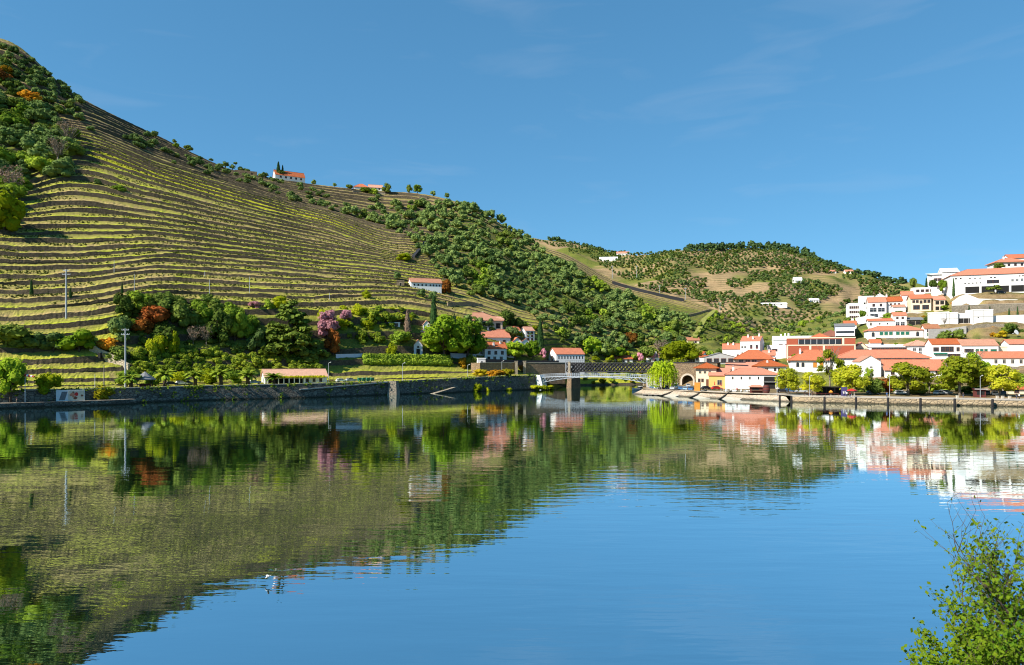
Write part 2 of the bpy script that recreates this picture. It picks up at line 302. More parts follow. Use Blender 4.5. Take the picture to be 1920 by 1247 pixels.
for ci, px in enumerate(pxs):
    z, d = hill_col(px); HB[px] = (z, d)
    wob = ((vnoise(px / 70 + kj * 1.9, kj * 1.3, 3) - .5) * .22 + (vnoise(px / 260, sj / 5, 4) - .5) * .8) * np.clip((sj - 1.5) / 3, 0, 1) * np.clip((48 - sj) / 3, 0, 1)
    ss = np.maximum.accumulate(sj + wob)
    zz = np.where(ss < 0, z[0] + ss * 6.0, pchip(SN, z, np.clip(ss, 0, 48)))
    dz = np.maximum(pchip(SN, z, np.clip(ss + .5, 0, 48)) - pchip(SN, z, np.clip(ss - .5, 0, 48)), .0)
    back = ss > 48; low0 = ss < 0
    dd = np.where(low0, d[0] + ss * .02, pchip(z, d, np.clip(zz, z[0], z[-1])))
    dd = np.where(back, d[-1] + (ss - 48) * 9.0, dd)
    A = np.where(px > 780, np.clip(1 - (px - 780) / 120, .35, 1), 1.0) * np.where(back | (ss < 1), 0, 1)
    A = A * (.55 + .75 * vnoise(px / 45 + kj * 7.3, kj * 3.7, 9))
    h = .385 * np.clip(fj / .13, 0, 1) - .385 * np.clip((fj - .13) / .87, 0, 1)
    zo = np.where(back, z[-1] - (ss - 48) * 3.0, zz + np.clip(A, 0, 1.2) * h * dz) + ((vnoise(px / 10, sj * 2.3, 5) - .5) * .3 + (vnoise(px / 4.0, sj * 5.1, 6) - .5) * .35) * np.where(ss > .3, 1, 0)
    HV[ci, :, 0] = (px - CX) / F * dd; HV[ci, :, 1] = dd; HV[ci, :, 2] = zo
    # cover masks: R grass, G bare earth, B scrub floor
    zn = np.interp(ss, SN, np.arange(7))                   # row coordinate 0..6
    band = np.exp(-((zn - 3.90) / .15) ** 2) * np.clip((px - 150) / 60, 0, 1) * np.clip((740 - px) / 80, 0, 1)
    grass = .34 + .62 * vnoise(px / 60, kj * 1.7, 21) + (vnoise(px / 190, sj / 9, 27) - .5) * .5 + band * 1.5
    low = np.clip((2.05 - zn) / .2, 0, 1); grass = np.maximum(grass, low * (.75 + .45 * vnoise(px / 50, sj * .7, 23)))
    earth = np.clip((zn - 4.25) / .4, 0, 1) * np.clip((1010 - px) / 120, 0, 1) + np.clip((px - 980) / 80, 0, 1) * np.clip((zn - 5.25) / .3, 0, 1)
    scrub = np.clip((px - 800) / 60, 0, 1) * np.clip((zn - 2.6) / .4, 0, 1) * np.clip((5.6 - zn) / .3, 0, 1) + np.clip((110 - px - (zn - 3) * 30) / 50, 0, 1) * np.clip((zn - 3.2) / .5, 0, 1) + np.clip((zn - 1.1) / .2, 0, 1) * np.clip((1.9 - zn) / .15, 0, 1) * np.clip((px - 200) / 30, 0, 1)
    spot = np.clip((vnoise(px / 11 + 5, sj * 1.1, 25) - .80) * 7, 0, 1) * np.clip((zn - 1.0) / .1, 0, 1) * .9; earth = np.maximum(earth, spot)
    HG[ci, :, 0] = np.clip(grass, 0, 1.5); HG[ci, :, 1] = np.clip(earth, 0, 1); HG[ci, :, 2] = np.clip(scrub, 0, 1)
nc, nr = HV.shape[:2]
idx = np.arange(nc * nr).reshape(nc, nr)
quads = np.stack([idx[:-1, :-1], idx[1:, :-1], idx[1:, 1:], idx[:-1, 1:]], -1).reshape(-1, 4)
wallf = np.tile(np.array([1.0, 1.0, 0, .42, .6, .75])[np.arange(nr - 1) % len(fr)], nc - 1)
def hill_mat(name, wallattr=True, far=False, ek=1.0):
    m, t, b = nodes(name)
    at = N(t, 'Attribute', attribute_name='cover'); sp = N(t, 'SeparateColor'); t.links.new(at.outputs['Color'], sp.inputs[0])
    n1 = noise(t, .10, 5, rough=.7); n2 = noise(t, .9, 4, rough=.7); n3 = noise(t, .03, 4); n4 = noise(t, .35, 5, rough=.75)
    grass = mixc(t, mapr(t, n2, .35, .7), (.43, .43, .045), (.26, .29, .03))
    dry = mixc(t, mapr(t, n2, .35, .65), (.45, .34, .135), (.30, .215, .085))
    if far: grass = mixc(t, mapr(t, n4, .35, .7), (.17, .19, .04), (.10, .14, .03)); dry = mixc(t, mapr(t, n4, .35, .65), (.32, .24, .10), (.22, .17, .07))
    ad = N(t, 'Math', operation='ADD'); t.links.new(sp.outputs[0], ad.inputs[0]); t.links.new(mapr(t, n1, .3, .7, -.45, .45), ad.inputs[1])
    col = mixc(t, mapr(t, ad.outputs[0], .35, .85), dry, grass)
    earth = mixc(t, mapr(t, n4, .35, .65), (.25 * ek, .165 * ek, .085 * ek), (.38 * ek, .27 * ek, .145 * ek))
    col = mixc(t, sp.outputs[1], col, earth)
    scrub = mixc(t, mapr(t, n4, .38, .65), (.08, .115, .022), (.20, .19, .035))
    col = mixc(t, sp.outputs[2], col, scrub)
    if wallattr:
        wa = N(t, 'Attribute', attribute_name='wall')
        rock = mixc(t, mapr(t, n2, .35, .65), (.11, .085, .055), (.06, .05, .03))
        soil = mixc(t, mapr(t, n4, .4, .65), (.25, .21, .06), (.17, .17, .038))
        keep = N(t, 'Math', operation='SUBTRACT'); keep.inputs[0].default_value = 1.0; t.links.new(mapr(t, sp.outputs[0], .95, 1.35), keep.inputs[1])
        sf = N(t, 'Math', operation='MULTIPLY'); t.links.new(mapr(t, wa.outputs['Fac'], .0, .75), sf.inputs[0]); t.links.new(keep.outputs[0], sf.inputs[1])
        col = mixc(t, mapr(t, sp.outputs[0], 1.0, 1.4), col, (.40, .38, .025))
        inv = N(t, 'Math', operation='SUBTRACT'); inv.inputs[0].default_value = 1.0; t.links.new(sp.outputs[2], inv.inputs[1])
        s2 = N(t, 'Math', operation='MULTIPLY'); t.links.new(sf.outputs[0], s2.inputs[0]); t.links.new(inv.outputs[0], s2.inputs[1])
        col = mixc(t, s2.outputs[0], col, soil)
        col = mixc(t, mapr(t, wa.outputs['Fac'], .8, .9), col, rock)
    if far:   # vine and tree rows following the contours
        cc = N(t, 'TexCoord'); wv = N(t, 'TexWave', Scale=.085, Distortion=5.0); wv.bands_direction = 'Z'; wv.inputs['Detail Scale'].default_value = .25; t.links.new(cc.outputs['Object'], wv.inputs[0])
        ms_ = N(t, 'Math', operation='MULTIPLY'); t.links.new(mapr(t, wv.outputs[1], .45, .75, 0, .55), ms_.inputs[0]); t.links.new(mapr(t, n3, .4, .55), ms_.inputs[1])
        col = mixc(t, ms_.outputs[0], col, (.075, .085, .03))
    sv_ = N(t, 'HueSaturation'); t.links.new(col, sv_.inputs['Color']); t.links.new(mapr(t, noise(t, 1.7, 4, rough=.8), .3, .7, .62, 1.3), sv_.inputs['Value']); col = sv_.outputs[0]
    t.links.new(col, b.inputs['Base Color']); b.inputs['Roughness'].default_value = 1; b.inputs['Specular IOR Level'].default_value = .05
    bump(t, n2, b, .7, .5)
    return m
def sheet(name, V, qd, mat, label, cat, cover=None, wallf=None):
    o = MB().add(V.reshape(-1, 3), qd).build(name, mat, smooth=wallf is None)
    me = o.data
    if cover is not None:
        a = me.attributes.new('cover', 'FLOAT_COLOR', 'POINT'); a.data.foreach_set('color', np.concatenate([cover.reshape(-1, 3), np.ones((len(me.vertices), 1))], 1).astype(np.float32).ravel())
    if wallf is not None:
        a = me.attributes.new('wall', 'FLOAT', 'FACE'); a.data.foreach_set('value', wallf.astype(np.float32))
    return tag(o, label, cat, kind='structure')
sheet('hillside', HV, quads, hill_mat('terraced_earth'), 'steep terraced vineyard hillside rising from the left river bank', 'hillside', HG, wallf)
def hill_d(px, py):
    """depth of the hillside seen at a photo pixel"""
    z, d = hill_col(float(px)); zs = np.linspace(z[0], z[-1], 200); ds = pchip(z, d, zs)
    ys = HY - (zs - CZ) * F / ds
    return float(np.interp(-py, -ys, ds))
def hill_at(px, py): return P(px, py, hill_d(px, py))
def hill_at_d(px, d):
    z, dd = hill_col(float(px)); zs = np.linspace(z[0], z[-1], 200); return Vector((Xat(px, d), d, float(np.interp(d, pchip(z, dd, zs), zs))))

# ---------------------------------------------------------------- far hills
fpx = [700, 850, 950, 1000, 1050, 1127, 1156, 1193, 1228, 1265, 1300, 1350, 1408, 1480, 1520, 1551, 1589, 1637, 1664, 1706, 1760, 1900, 2200]
fpy = [455, 452, 446, 447, 451, 469, 474, 478, 477, 470, 468, 467, 464, 470, 482, 493, 508, 517, 528, 531, 536, 545, 560]
fdk = [1700, 1700, 1650, 1620, 1600, 1500, 1450, 1350, 1280, 1250, 1230, 1220, 1220, 1200, 1180, 1150, 1100, 1050, 1000, 950, 900, 850, 800]
cols = np.arange(700, 2201, 6.0); T = np.linspace(0, 1.35, 150)
FV = np.zeros((len(cols), len(T), 3)); FG = np.zeros_like(FV)
def far_pt(px, t):
    ys = pchip(fpx, fpy, px); ds = pchip(fpx, fdk, px); d0 = 560 + 0 * px
    y0 = 700
    zs = CZ + (HY - ys) / F * ds; z0 = CZ + (HY - y0) / F * d0
    d = d0 + (ds - d0) * t; s = np.clip(t, 0, 1)
    z = z0 + (zs - z0) * (s ** 1.05) - np.clip(t - 1, 0, 1) * 160
    z = z + (vnoise(px / 60, d / 70, 31) - .5) * 22 * np.clip(s * 3, 0, 1) * np.clip((1 - t) * 5, 0, 1) + (vnoise(px / 20, d / 25, 33) - .5) * 5
    return d, z
for i, px in enumerate(cols):
    d, z = far_pt(px, T)
    FV[i, :, 0] = (px - CX) / F * d; FV[i, :, 1] = d; FV[i, :, 2] = z
    n = vnoise(px / 70, d / 55, 41); n2 = vnoise(px / 34, d / 30, 42)
    FG[i, :, 0] = n2; FG[i, :, 1] = np.clip((n - .46) * 6, 0, 1); FG[i, :, 2] = np.clip((.46 - n) * 6, 0, 1) * np.clip((n2 - .25) * 5, 0, 1)
ii = np.arange(FV.shape[0] * FV.shape[1]).reshape(FV.shape[:2])
fq = np.stack([ii[:-1, :-1], ii[1:, :-1], ii[1:, 1:], ii[:-1, 1:]], -1).reshape(-1, 4)
sheet('far_hills', FV, fq, hill_mat('far_hill_fields', False, True), 'distant rounded hills of fields, groves and pale earth', 'hills', FG)

# ---------------------------------------------------------------- slope under the town on the right bank
TP = [1205, 1330, 1500, 1650, 1850, 2500]
TT = {1205: [(286, 1.9), (310, 2), (330, 2.6), (350, 3), (380, 4), (410, 5), (450, 6), (520, 8), (640, 10)],
      1330: [(257, 2.0), (290, 2), (322, 2.6), (350, 9.5), (380, 13), (410, 17), (450, 20), (520, 24), (640, 26)],
      1500: [(232, 2.0), (280, 2.3), (322, 6.5), (345, 13), (370, 17), (400, 22), (450, 31), (520, 40), (640, 46)],
      1650: [(224, 2.0), (262, 2.5), (300, 6.5), (338, 22), (365, 29), (390, 36.5), (430, 42), (520, 55), (640, 62)],
      1850: [(215, 2.0), (248, 2.8), (285, 12), (318, 24), (342, 32), (355.5, 37), (361, 45), (385, 49.5), (470, 68)],
      2500: [(193, 2.0), (222, 2.8), (250, 12), (275, 24), (300, 32), (312, 37), (317, 45), (340, 49.5), (430, 68)]}
tpx = np.arange(1205, 2501, 5.0); tk = np.linspace(0, 8, 161)
td = np.array([[TT[c][i][0] for i in range(9)] for c in TP]); tz = np.array([[TT[c][i][1] for i in range(9)] for c in TP])
def town_col(px):
    return np.array([np.interp(px, TP, td[:, i]) for i in range(9)]), np.array([np.interp(px, TP, tz[:, i]) for i in range(9)])
TV = np.zeros((len(tpx), len(tk) + 1, 3)); TG = np.zeros_like(TV)
for i, px in enumerate(tpx):
    dk, zk = town_col(px); d = np.interp(tk, np.arange(9), dk); z = np.interp(tk, np.arange(9), zk)
    z = z + (vnoise(px / 14, d / 5, 51) - .5) * 1.2 * np.clip((z - 3.0) / 3, 0, 1)
    d = np.append(d, d[-1] + 60); z = np.append(z, -4)
    TV[i, :, 0] = (px - CX) / F * d; TV[i, :, 1] = d; TV[i, :, 2] = z
    n = vnoise(px / 30, d / 12, 52)
    TG[i, :, 0] = n * .9; TG[i, :, 1] = np.clip((n - .3) * 3, 0, 1) ; TG[i, :, 2] = np.clip((.35 - n) * 4, 0, 1)
    gz = np.clip((1640 - px) / 60, 0, 1); TG[i, :, 1] *= 1 - .85 * gz; TG[i, :, 2] = np.maximum(TG[i, :, 2], gz * .8)
    flat = np.clip((3.2 - z) / .6, 0, 1); TG[i, :, 1] = np.maximum(TG[i, :, 1], flat); TG[i, :, 2] *= 1 - flat
ii = np.arange(TV.shape[0] * TV.shape[1]).reshape(TV.shape[:2])
tq = np.stack([ii[:-1, :-1], ii[1:, :-1], ii[1:, 1:], ii[:-1, 1:]], -1).reshape(-1, 4)
sheet('town_slope', TV, tq, hill_mat('town_earth', False, True, .72), 'sloping ground of dry earth and scrub under the town', 'slope', TG)
def town_z(px, d):
    dk, zk = town_col(px); return float(np.interp(d, dk, zk))

# ---------------------------------------------------------------- river bank at the viewpoint
bx = np.linspace(-160, 160, 65); by = np.linspace(-25, 27, 45)
BX, BY = np.meshgrid(bx, by, indexing='ij'); BZ = 12.0 - np.clip(BY + 2, 0, 40) * .62 + (vnoise(BX / 6, BY / 6, 61) - .5) * .8
BZ = np.where(BY < -2, 12.2, BZ)
ii = np.arange(BX.size).reshape(BX.shape)
sheet('river_bank', np.stack([BX, BY, BZ], -1), np.stack([ii[:-1, :-1], ii[1:, :-1], ii[1:, 1:], ii[:-1, 1:]], -1).reshape(-1, 4), plain('bank_grass', (.08, .11, .03), (.14, .12, .05), .6), 'grassy near bank sloping down to the river', 'bank')
# ---------------------------------------------------------------- plants: unit meshes (height 1, width 1), scaled per plant
def ico(sub=1):
    t = (1 + 5 ** .5) / 2
    V = [(-1,t,0),(1,t,0),(-1,-t,0),(1,-t,0),(0,-1,t),(0,1,t),(0,-1,-t),(0,1,-t),(t,0,-1),(t,0,1),(-t,0,-1),(-t,0,1)]
    Fc = [(0,11,5),(0,5,1),(0,1,7),(0,7,10),(0,10,11),(1,5,9),(5,11,4),(11,10,2),(10,7,6),(7,1,8),(3,9,4),(3,4,2),(3,2,6),(3,6,8),(3,8,9),(4,9,5),(2,4,11),(6,2,10),(8,6,7),(9,8,1)]
    V = [np.array(v) / np.linalg.norm(v) for v in V]
    for _ in range(sub):
        c = {}; G = []
        def mid(a, b):
            k = (min(a, b), max(a, b))
            if k not in c: m = V[a] + V[b]; V.append(m / np.linalg.norm(m)); c[k] = len(V) - 1
            return c[k]
        for a, b, d in Fc:
            x, y, z = mid(a, b), mid(b, d), mid(d, a); G += [(a,x,z),(b,y,x),(d,z,y),(x,y,z)]
        Fc = G
    return np.array(V), np.array(Fc)
ICO = {0: ico(0), 1: ico(1), 2: ico(2)}
def leafquads(mb, pts, nrm, size, g, mi=0, asp=1.0):
    n = len(pts); nrm = nrm / (np.linalg.norm(nrm, axis=1, keepdims=True) + 1e-9)
    a = np.cross(nrm, g.normal(size=(n, 3))); a /= np.linalg.norm(a, axis=1, keepdims=True) + 1e-9; b = np.cross(nrm, a)
    s = (size * (.6 + .8 * g.random(n)))[:, None]; k = nrm * s * .25
    V = np.stack([pts - a*s*asp - b*s*.3, pts - b*s + k, pts + a*s*asp + b*s*.25, pts + b*s*.9 - k], 1).reshape(-1, 3)
    mb.add(V, np.arange(4 * n).reshape(n, 4), mi)
def crown(mb, blobs, n, size, seed, core=.8, mi=0, sub=1, up=.35, flat=1.0):
    """leaf clusters spread over overlapping lumps, with a dense inner mass"""
    g = np.random.default_rng(seed); blobs = np.array(blobs, float); w = blobs[:, 3] ** 2; w /= w.sum()
    k = g.choice(len(blobs), n, p=w); dr = g.normal(size=(n, 3)); dr /= np.linalg.norm(dr, axis=1, keepdims=True); dr[:, 2] = np.where(dr[:, 2] < -.5, -dr[:, 2], dr[:, 2])
    r = blobs[k, 3] * (.72 + .42 * g.random(n) ** 1.3)
    pts = blobs[k, :3] + dr * r[:, None] * np.array([1, 1, flat])
    leafquads(mb, pts, dr + g.normal(size=(n, 3)) * .55 + np.array([0, 0, up]), np.full(n, size), g, mi)
    if core:
        V, Fc = ICO[sub]
        for b in blobs:
            q = V * (b[3] * core * (1 + .30 * (g.random(len(V)) - .5)))[:, None] * np.array([1, 1, flat]) + b[:3]
            mb.add(q, Fc, mi)
def round_blobs(seed, zc=.62, rz=.30, rx=.34, n=8, r=(.17, .27)):
    g = random.Random(seed); B = [(0, 0, zc, (r[0] + r[1]) / 2 * 1.15)]
    for i in range(n):
        a = 2.4 * i + g.uniform(-.4, .4); e = g.uniform(-.75, 1); c = math.cos(e * 1.3)
        B.append((math.cos(a) * rx * c, math.sin(a) * rx * c, zc + rz * math.sin(e * 1.3), g.uniform(*r)))
    return B
def trunk(mb, top=.5, r=.035, limbs=5, spread=.28, lz=.75, seed=1, mi=0, n=6):
    g = random.Random(seed); mb.tube([(0, 0, -.06), (.01, 0, top * .5), (0, .012, top)], [r * 1.25, r, r * .8], n, mi)
    for i in range(limbs):
        a = 6.283 * i / max(limbs, 1) + g.uniform(-.4, .4); s = spread * g.uniform(.6, 1.1)
        p = [(0, 0, top * g.uniform(.7, .95)), (math.cos(a)*s*.5, math.sin(a)*s*.5, (top + lz) / 2), (math.cos(a)*s, math.sin(a)*s, lz * g.uniform(.9, 1.1))]
        mb.tube(p, [r * .55, r * .4, r * .15], 5, mi)
        for j in range(2):
            q = (p[2][0] + g.uniform(-.12, .12), p[2][1] + g.uniform(-.12, .12), p[2][2] + g.uniform(.03, .16)); mb.tube([p[1] if j else p[2], q], [r * .25, r * .08], 4, mi)
def _olive(c, t, v): crown(c, round_blobs(v, .50, .24, .28, 6, (.17, .25)), 230, .07, v); trunk(t, .3, .05, 3, .2, .5, v)
def _small(c, t, v): crown(c, round_blobs(v, .46, .24, .27, 6, (.18, .26)), 190, .08, v); trunk(t, .35, .05, 2, .2, .5, v, n=5)
def _fartree(c, t, v): crown(c, round_blobs(v, .45, .22, .25, 3, (.2, .3)), 60, .13, v, sub=0)
def _round(c, t, v): crown(c, round_blobs(v, .50, .32, .31, 12, (.14, .23)), 1000, .042, v); trunk(t, .3, .035, 5, .26, .65, v)
def _shrub(c, t, v): crown(c, round_blobs(v, .42, .30, .30, 10, (.16, .27)), 620, .05, v); trunk(t, .25, .03, 3, .2, .4, v)
def _plane(c, t, v): crown(c, round_blobs(v, .52, .33, .35, 22, (.11, .19)), 2400, .030, v, core=.62); trunk(t, .30, .026, 8, .36, .78, v)
def _broad(c, t, v): crown(c, round_blobs(v, .56, .30, .32, 18, (.11, .20)), 2000, .033, v, core=.78); trunk(t, .32, .03, 6, .3, .7, v)
def _tall(c, t, v):
    g = random.Random(v); B = []
    for i in range(16):
        z = g.uniform(.25, .94); w = .34 * math.sin(min(1, (z - .12) / .85) * math.pi) ** .6; a = g.uniform(0, 6.28); B.append((math.cos(a)*w*.8, math.sin(a)*w*.8, z, g.uniform(.07, .12)))
    crown(c, B, 1300, .024, v, core=.55); trunk(t, .45, .02, 10, .25, .85, v)
def _willow(c, t, v):
    g = np.random.default_rng(v); crown(c, round_blobs(v, .72, .12, .30, 9, (.12, .18)), 600, .03, v, core=.7); P0 = []; nn = 190
    for i in range(nn):
        a = g.uniform(0, 6.283); r = .46 * g.random() ** .45; z0 = .88 - r * .45 + g.normal() * .03; z1 = max(.04, .10 + g.random() ** 1.6 * .5); m = int((z0 - z1) / .022)
        zz = np.linspace(z0, z1, m); rr = r + .04 * np.sin(np.linspace(0, 2.6, m)); P0.append(np.stack([np.cos(a)*rr + g.normal(size=m)*.008, np.sin(a)*rr + g.normal(size=m)*.008, zz], 1))
    P0 = np.concatenate(P0); n = P0 * np.array([1, 1, 0]) + g.normal(size=P0.shape) * .25; leafquads(c, P0, n, np.full(len(P0), .021), g, 0, .8); trunk(t, .6, .035, 6, .3, .78, v)
def _cypress(c, t, v):
    B = [(0, 0, z, .44 * (1 - z) ** .55 * min(1, z * 6 + .45) + .02) for z in np.linspace(.05, .97, 13)]; g = np.random.default_rng(v)
    n = 700; z = .02 + .97 * g.random(n); a = g.uniform(0, 6.283, n); r = (.46 * (1 - z) ** .55 * np.minimum(1, z * 6 + .45)) * (.85 + .25 * g.random(n)); pts = np.stack([np.cos(a)*r, np.sin(a)*r, z], 1)
    nr = np.stack([np.cos(a), np.sin(a), np.full(n, .25)], 1) + g.normal(size=(n, 3)) * .4; leafquads(c, pts, nr, np.full(n, .022), g, 0, 2.2)
    pr = [(.44 * (1 - q) ** .55 * min(1, q * 6 + .45) * .88, q) for q in np.linspace(0.02, .98, 12)]; c.lathe(pr, 9); t.tube([(0, 0, -.05), (0, 0, .08)], [.12, .1], 6)
def _cedar(c, t, v):
    g = np.random.default_rng(v); B = []
    for i in range(34):
        z = .10 + .86 * (i / 34); w = .48 * (1 - z) ** .75 + .02
        for k in range(4 if z < .8 else 2): a = g.uniform(0, 6.28); q = w * g.uniform(.45, 1); B.append((math.cos(a)*q, math.sin(a)*q, z - q * .12, .10 * (1.15 - z * .6)))
    crown(c, B, 3600, .03, v, core=.7, flat=.5, up=.6, sub=0); trunk(t, .9, .03, 0, seed=v)
def _pine(c, t, v):
    crown(c, [(g[0], g[1], g[2], g[3]) for g in round_blobs(v, .72, .14, .28, 7, (.14, .2))], 260, .06, v, flat=.7); trunk(t, .62, .03, 4, .2, .72, v)
def _bare(c, t, v):
    g = random.Random(v); trunk(t, .35, .03, 9, .33, .8, v)
    for i in range(26):
        a = g.uniform(0, 6.28); s = g.uniform(.1, .42); z = g.uniform(.55, .98); t.tube([(math.cos(a)*s*.35, math.sin(a)*s*.35, .4), (math.cos(a)*s, math.sin(a)*s, z)], [.009, .003], 3, 0, False)
    crown(c, round_blobs(v, .62, .26, .3, 9, (.12, .2)), 420, .02, v, core=0)
def _palm(c, t, v):
    g = random.Random(v); t.tube([(0, 0, -.05), (.01, 0, .2), (0, 0, .45)], [.085, .07, .085], 9); t.lathe([(.08, .42), (.13, .47), (.10, .53), (.03, .56)], 9)
    for i in range(46):
        a = 2.4 * i; e = g.uniform(-.2, 1.45); L = g.uniform(.46, .58); pts = []; ca, sa = math.cos(a), math.sin(a); x, z = .03, .52
        for k in range(8):
            pts.append((x, z)); x += L / 8 * math.cos(e); z += L / 8 * math.sin(e); e -= .20
        V = []; w = [.02, .05, .065, .07, .065, .055, .04, .015]
        for k, (x, z) in enumerate(pts):
            for s in (-1, 0, 1): V.append((ca*x - sa*s*w[k], sa*x + ca*s*w[k], z - abs(s) * w[k] * .5))
        Fc = []
        for k in range(7):
            for s in (0, 1): q = k*3+s; Fc.append((q, q+1, q+4, q+3))
        c.add(V, Fc, 0)
PK = dict(olive=(_olive, 'l_olive'), grove=(_small, 'l_dark'), scrubtree=(_small, 'l_green'), olive_far=(_fartree, 'l_olive'), grove_far=(_fartree, 'l_dark'), pine_far=(_fartree, 'l_far'), round=(_round, 'l_green'), dark=(_round, 'l_dark'), shrub=(_shrub, 'l_green'), darkshrub=(_shrub, 'l_dark'),
   greyshrub=(_shrub, 'l_olive'), brightshrub=(_shrub, 'l_bright'), limeshrub=(_shrub, 'l_lime'), yellowshrub=(_shrub, 'l_yellow'), rust=(_round, 'l_rust'), rustshrub=(_shrub, 'l_orange'), citrus=(_round, 'l_citrus'), plane=(_plane, 'l_plane'), lime=(_broad, 'l_lime'),
   bright=(_broad, 'l_bright'), tall=(_tall, 'l_plane'), tallgreen=(_tall, 'l_bright'), willow=(_willow, 'l_willow'), cypress=(_cypress, 'l_cyp'), browncyp=(_cypress, 'l_twig'), cedar=(_cedar, 'l_pine'), pine=(_pine, 'l_pine'), bare=(_bare, 'l_twig'), palm=(_palm, 'l_palm'), pinkt=(_round, 'l_pink'), orange_t=(_shrub, 'l_orange'))
PC = {}
def plant_mesh(kind, v, joined):
    k = (kind, v, joined)
    if k not in PC:
        fn, mk = PK[kind]; bark = M['barkpale'] if kind in ('plane', 'tall', 'tallgreen', 'bare') else M['bark']
        if joined:
            c = MB(); t = MB(); fn(c, t, v * 17 + 3); 
            for V in t.v: pass
            off = c.n; c.v += t.v; c.f += [(f + off, 1) for f, _ in t.f]; c.n += t.n
            PC[k] = c.mesh(kind + '_tree_mesh', [M[mk], bark])
        else:
            c = MB(); t = MB(); fn(c, t, v * 17 + 3); PC[k] = (c.mesh('crown', [M[mk]]), t.mesh('trunk', [bark], True))
    return PC[k]
def plant(kind, name, label, cat, pos, h, w, group=None, v=None, parts=True, rz=None):
    v = random.randrange(3) if v is None else v; rz = random.uniform(0, 6.28) if rz is None else rz
    if parts:
        o = thing(name, label, cat, pos, rz, group); o.scale = (w, w, h); c, t = plant_mesh(kind, v, False)
        link('crown', c, o); link('trunk', t, o)
    else:
        o = link(name, plant_mesh(kind, v, True)); o.location = pos; o.rotation_euler = (0, 0, rz); o.scale = (w, w, h); tag(o, label, cat, group)
    return o
def plant_px(kind, name, label, px, ytop, ybase, wpx, d=None, cat='tree', group=None, v=None, parts=True, z=None, sink=.15):
    """a plant by the picture rows of its top and foot, at its true distance"""
    if d is None: d = hill_d(px, ybase)
    p = P(px, ybase, d)
    if z is not None: p.z = z
    h = CZ + (HY - ytop) / F * d - p.z; w = wpx / F * d; p.z -= sink
    return plant(kind, name, label, cat, p, h + sink, w * 1.05, group, v, parts)

# ---- grove of olive trees over the middle of the hillside: nearest 300 as trees, the rest one mass
def inpoly(x, y, poly):
    c = False; n = len(poly)
    for i in range(n):
        x1, y1 = poly[i]; x2, y2 = poly[i-1]
        if (y1 > y) != (y2 > y) and x < (x2 - x1) * (y - y1) / (y2 - y1) + x1: c = not c
    return c
G1 = [(640, 402), (720, 392), (800, 388), (852, 380), (905, 398), (985, 447), (1050, 500), (1105, 520), (1165, 553), (1225, 582), (1305, 606), (1290, 632), (1268, 664), (1180, 655), (1120, 672), (1080, 650), (1020, 618), (985, 578), (935, 566), (885, 560), (842, 535), (798, 486), (770, 452), (720, 425)]
def scatter(poly, n, mind, seed, fn=hill_d, keep=None, aspect=1.6):
    g = random.Random(seed); xs = [p[0] for p in poly]; ys = [p[1] for p in poly]; out = []; cell = {}
    for _ in range(n * 30):
        x, y = g.uniform(min(xs), max(xs)), g.uniform(min(ys), max(ys))
        if not inpoly(x, y, poly): continue
        if keep and not keep(x, y): continue
        d = fn(x, y); md = mind * F / d; k = (int(x // 20), int(y // 20)); ok = True
        for a in (-1, 0, 1):
            for b in (-1, 0, 1):
                for q in cell.get((k[0]+a, k[1]+b), ()):
                    if (q[0]-x) ** 2 + ((q[1]-y) * aspect) ** 2 < md * md: ok = False; break
        if ok:
            cell.setdefault(k, []).append((x, y)); out.append((x, y, d))
            if len(out) >= n: break
    return out
pts = scatter(G1, 1500, 3.9, 11, aspect=1.25); pts.sort(key=lambda p: p[2])
def merged(name, items, label, cat, seed=1):
    """items: (kind, position, height, width) joined in one mass"""
    g = random.Random(seed); mats = []; mb = MB(); cache = {}
    for kind, p, h, w in items:
        v = g.randrange(3); k = (kind, v)
        if k not in cache:
            c = MB(); t = MB(); fn, mk = PK[kind]; fn(c, t, v * 17 + 3)
            if M[mk] not in mats: mats.append(M[mk])
            cache[k] = (c, mats.index(M[mk]))
        c, mi = cache[k]; a = g.uniform(0, 6.28); ca, sa = math.cos(a), math.sin(a); off = mb.n
        for V in c.v: mb.v.append(np.stack([(V[:, 0]*ca - V[:, 1]*sa) * w + p[0], (V[:, 0]*sa + V[:, 1]*ca) * w + p[1], V[:, 2] * h + p[2]], 1))
        mb.f += [(f + off, mi) for f, _ in c.f]; mb.n += c.n
    return tag(mb.build(name, mats), label, cat, kind='stuff')
rest = []
for i, (x, y, d) in enumerate(pts):
    q = vnoise(x / 45., y / 30., 71); kind = 'olive' if q > .36 else ('grove' if q > .2 else 'scrubtree'); s = random.choice([random.uniform(3.4, 6), random.uniform(5, 8), random.uniform(7, 10.5)]); p = P(x, y, d); p.z -= .6
    if i < 180: plant(kind, 'olive_tree', 'rounded green olive tree in the dense grove covering the steep hillside above the railway bridge', 'tree', p, s * .95, s * 1.05, 'olive trees of the hillside grove', parts=False)
    else: rest.append((kind, p, s * .95, s * 1.1))
G2 = [(1318, 606), (1345, 588), (1372, 600), (1410, 622), (1462, 650), (1440, 668), (1380, 668), (1345, 664), (1300, 660), (1290, 650)]
for x, y, d in scatter(G2, 260, 4.2, 12, keep=lambda x, y: vnoise(x / 18., y / 9., 72) > .28): rest.append((random.choice(['grove', 'scrubtree', 'grove']), P(x, y, d), random.uniform(3.2, 5.6), random.uniform(4, 6.5)))
merged('hillside_woodland', rest, 'mass of small dark green trees on the upper spur of the hillside', 'woodland')
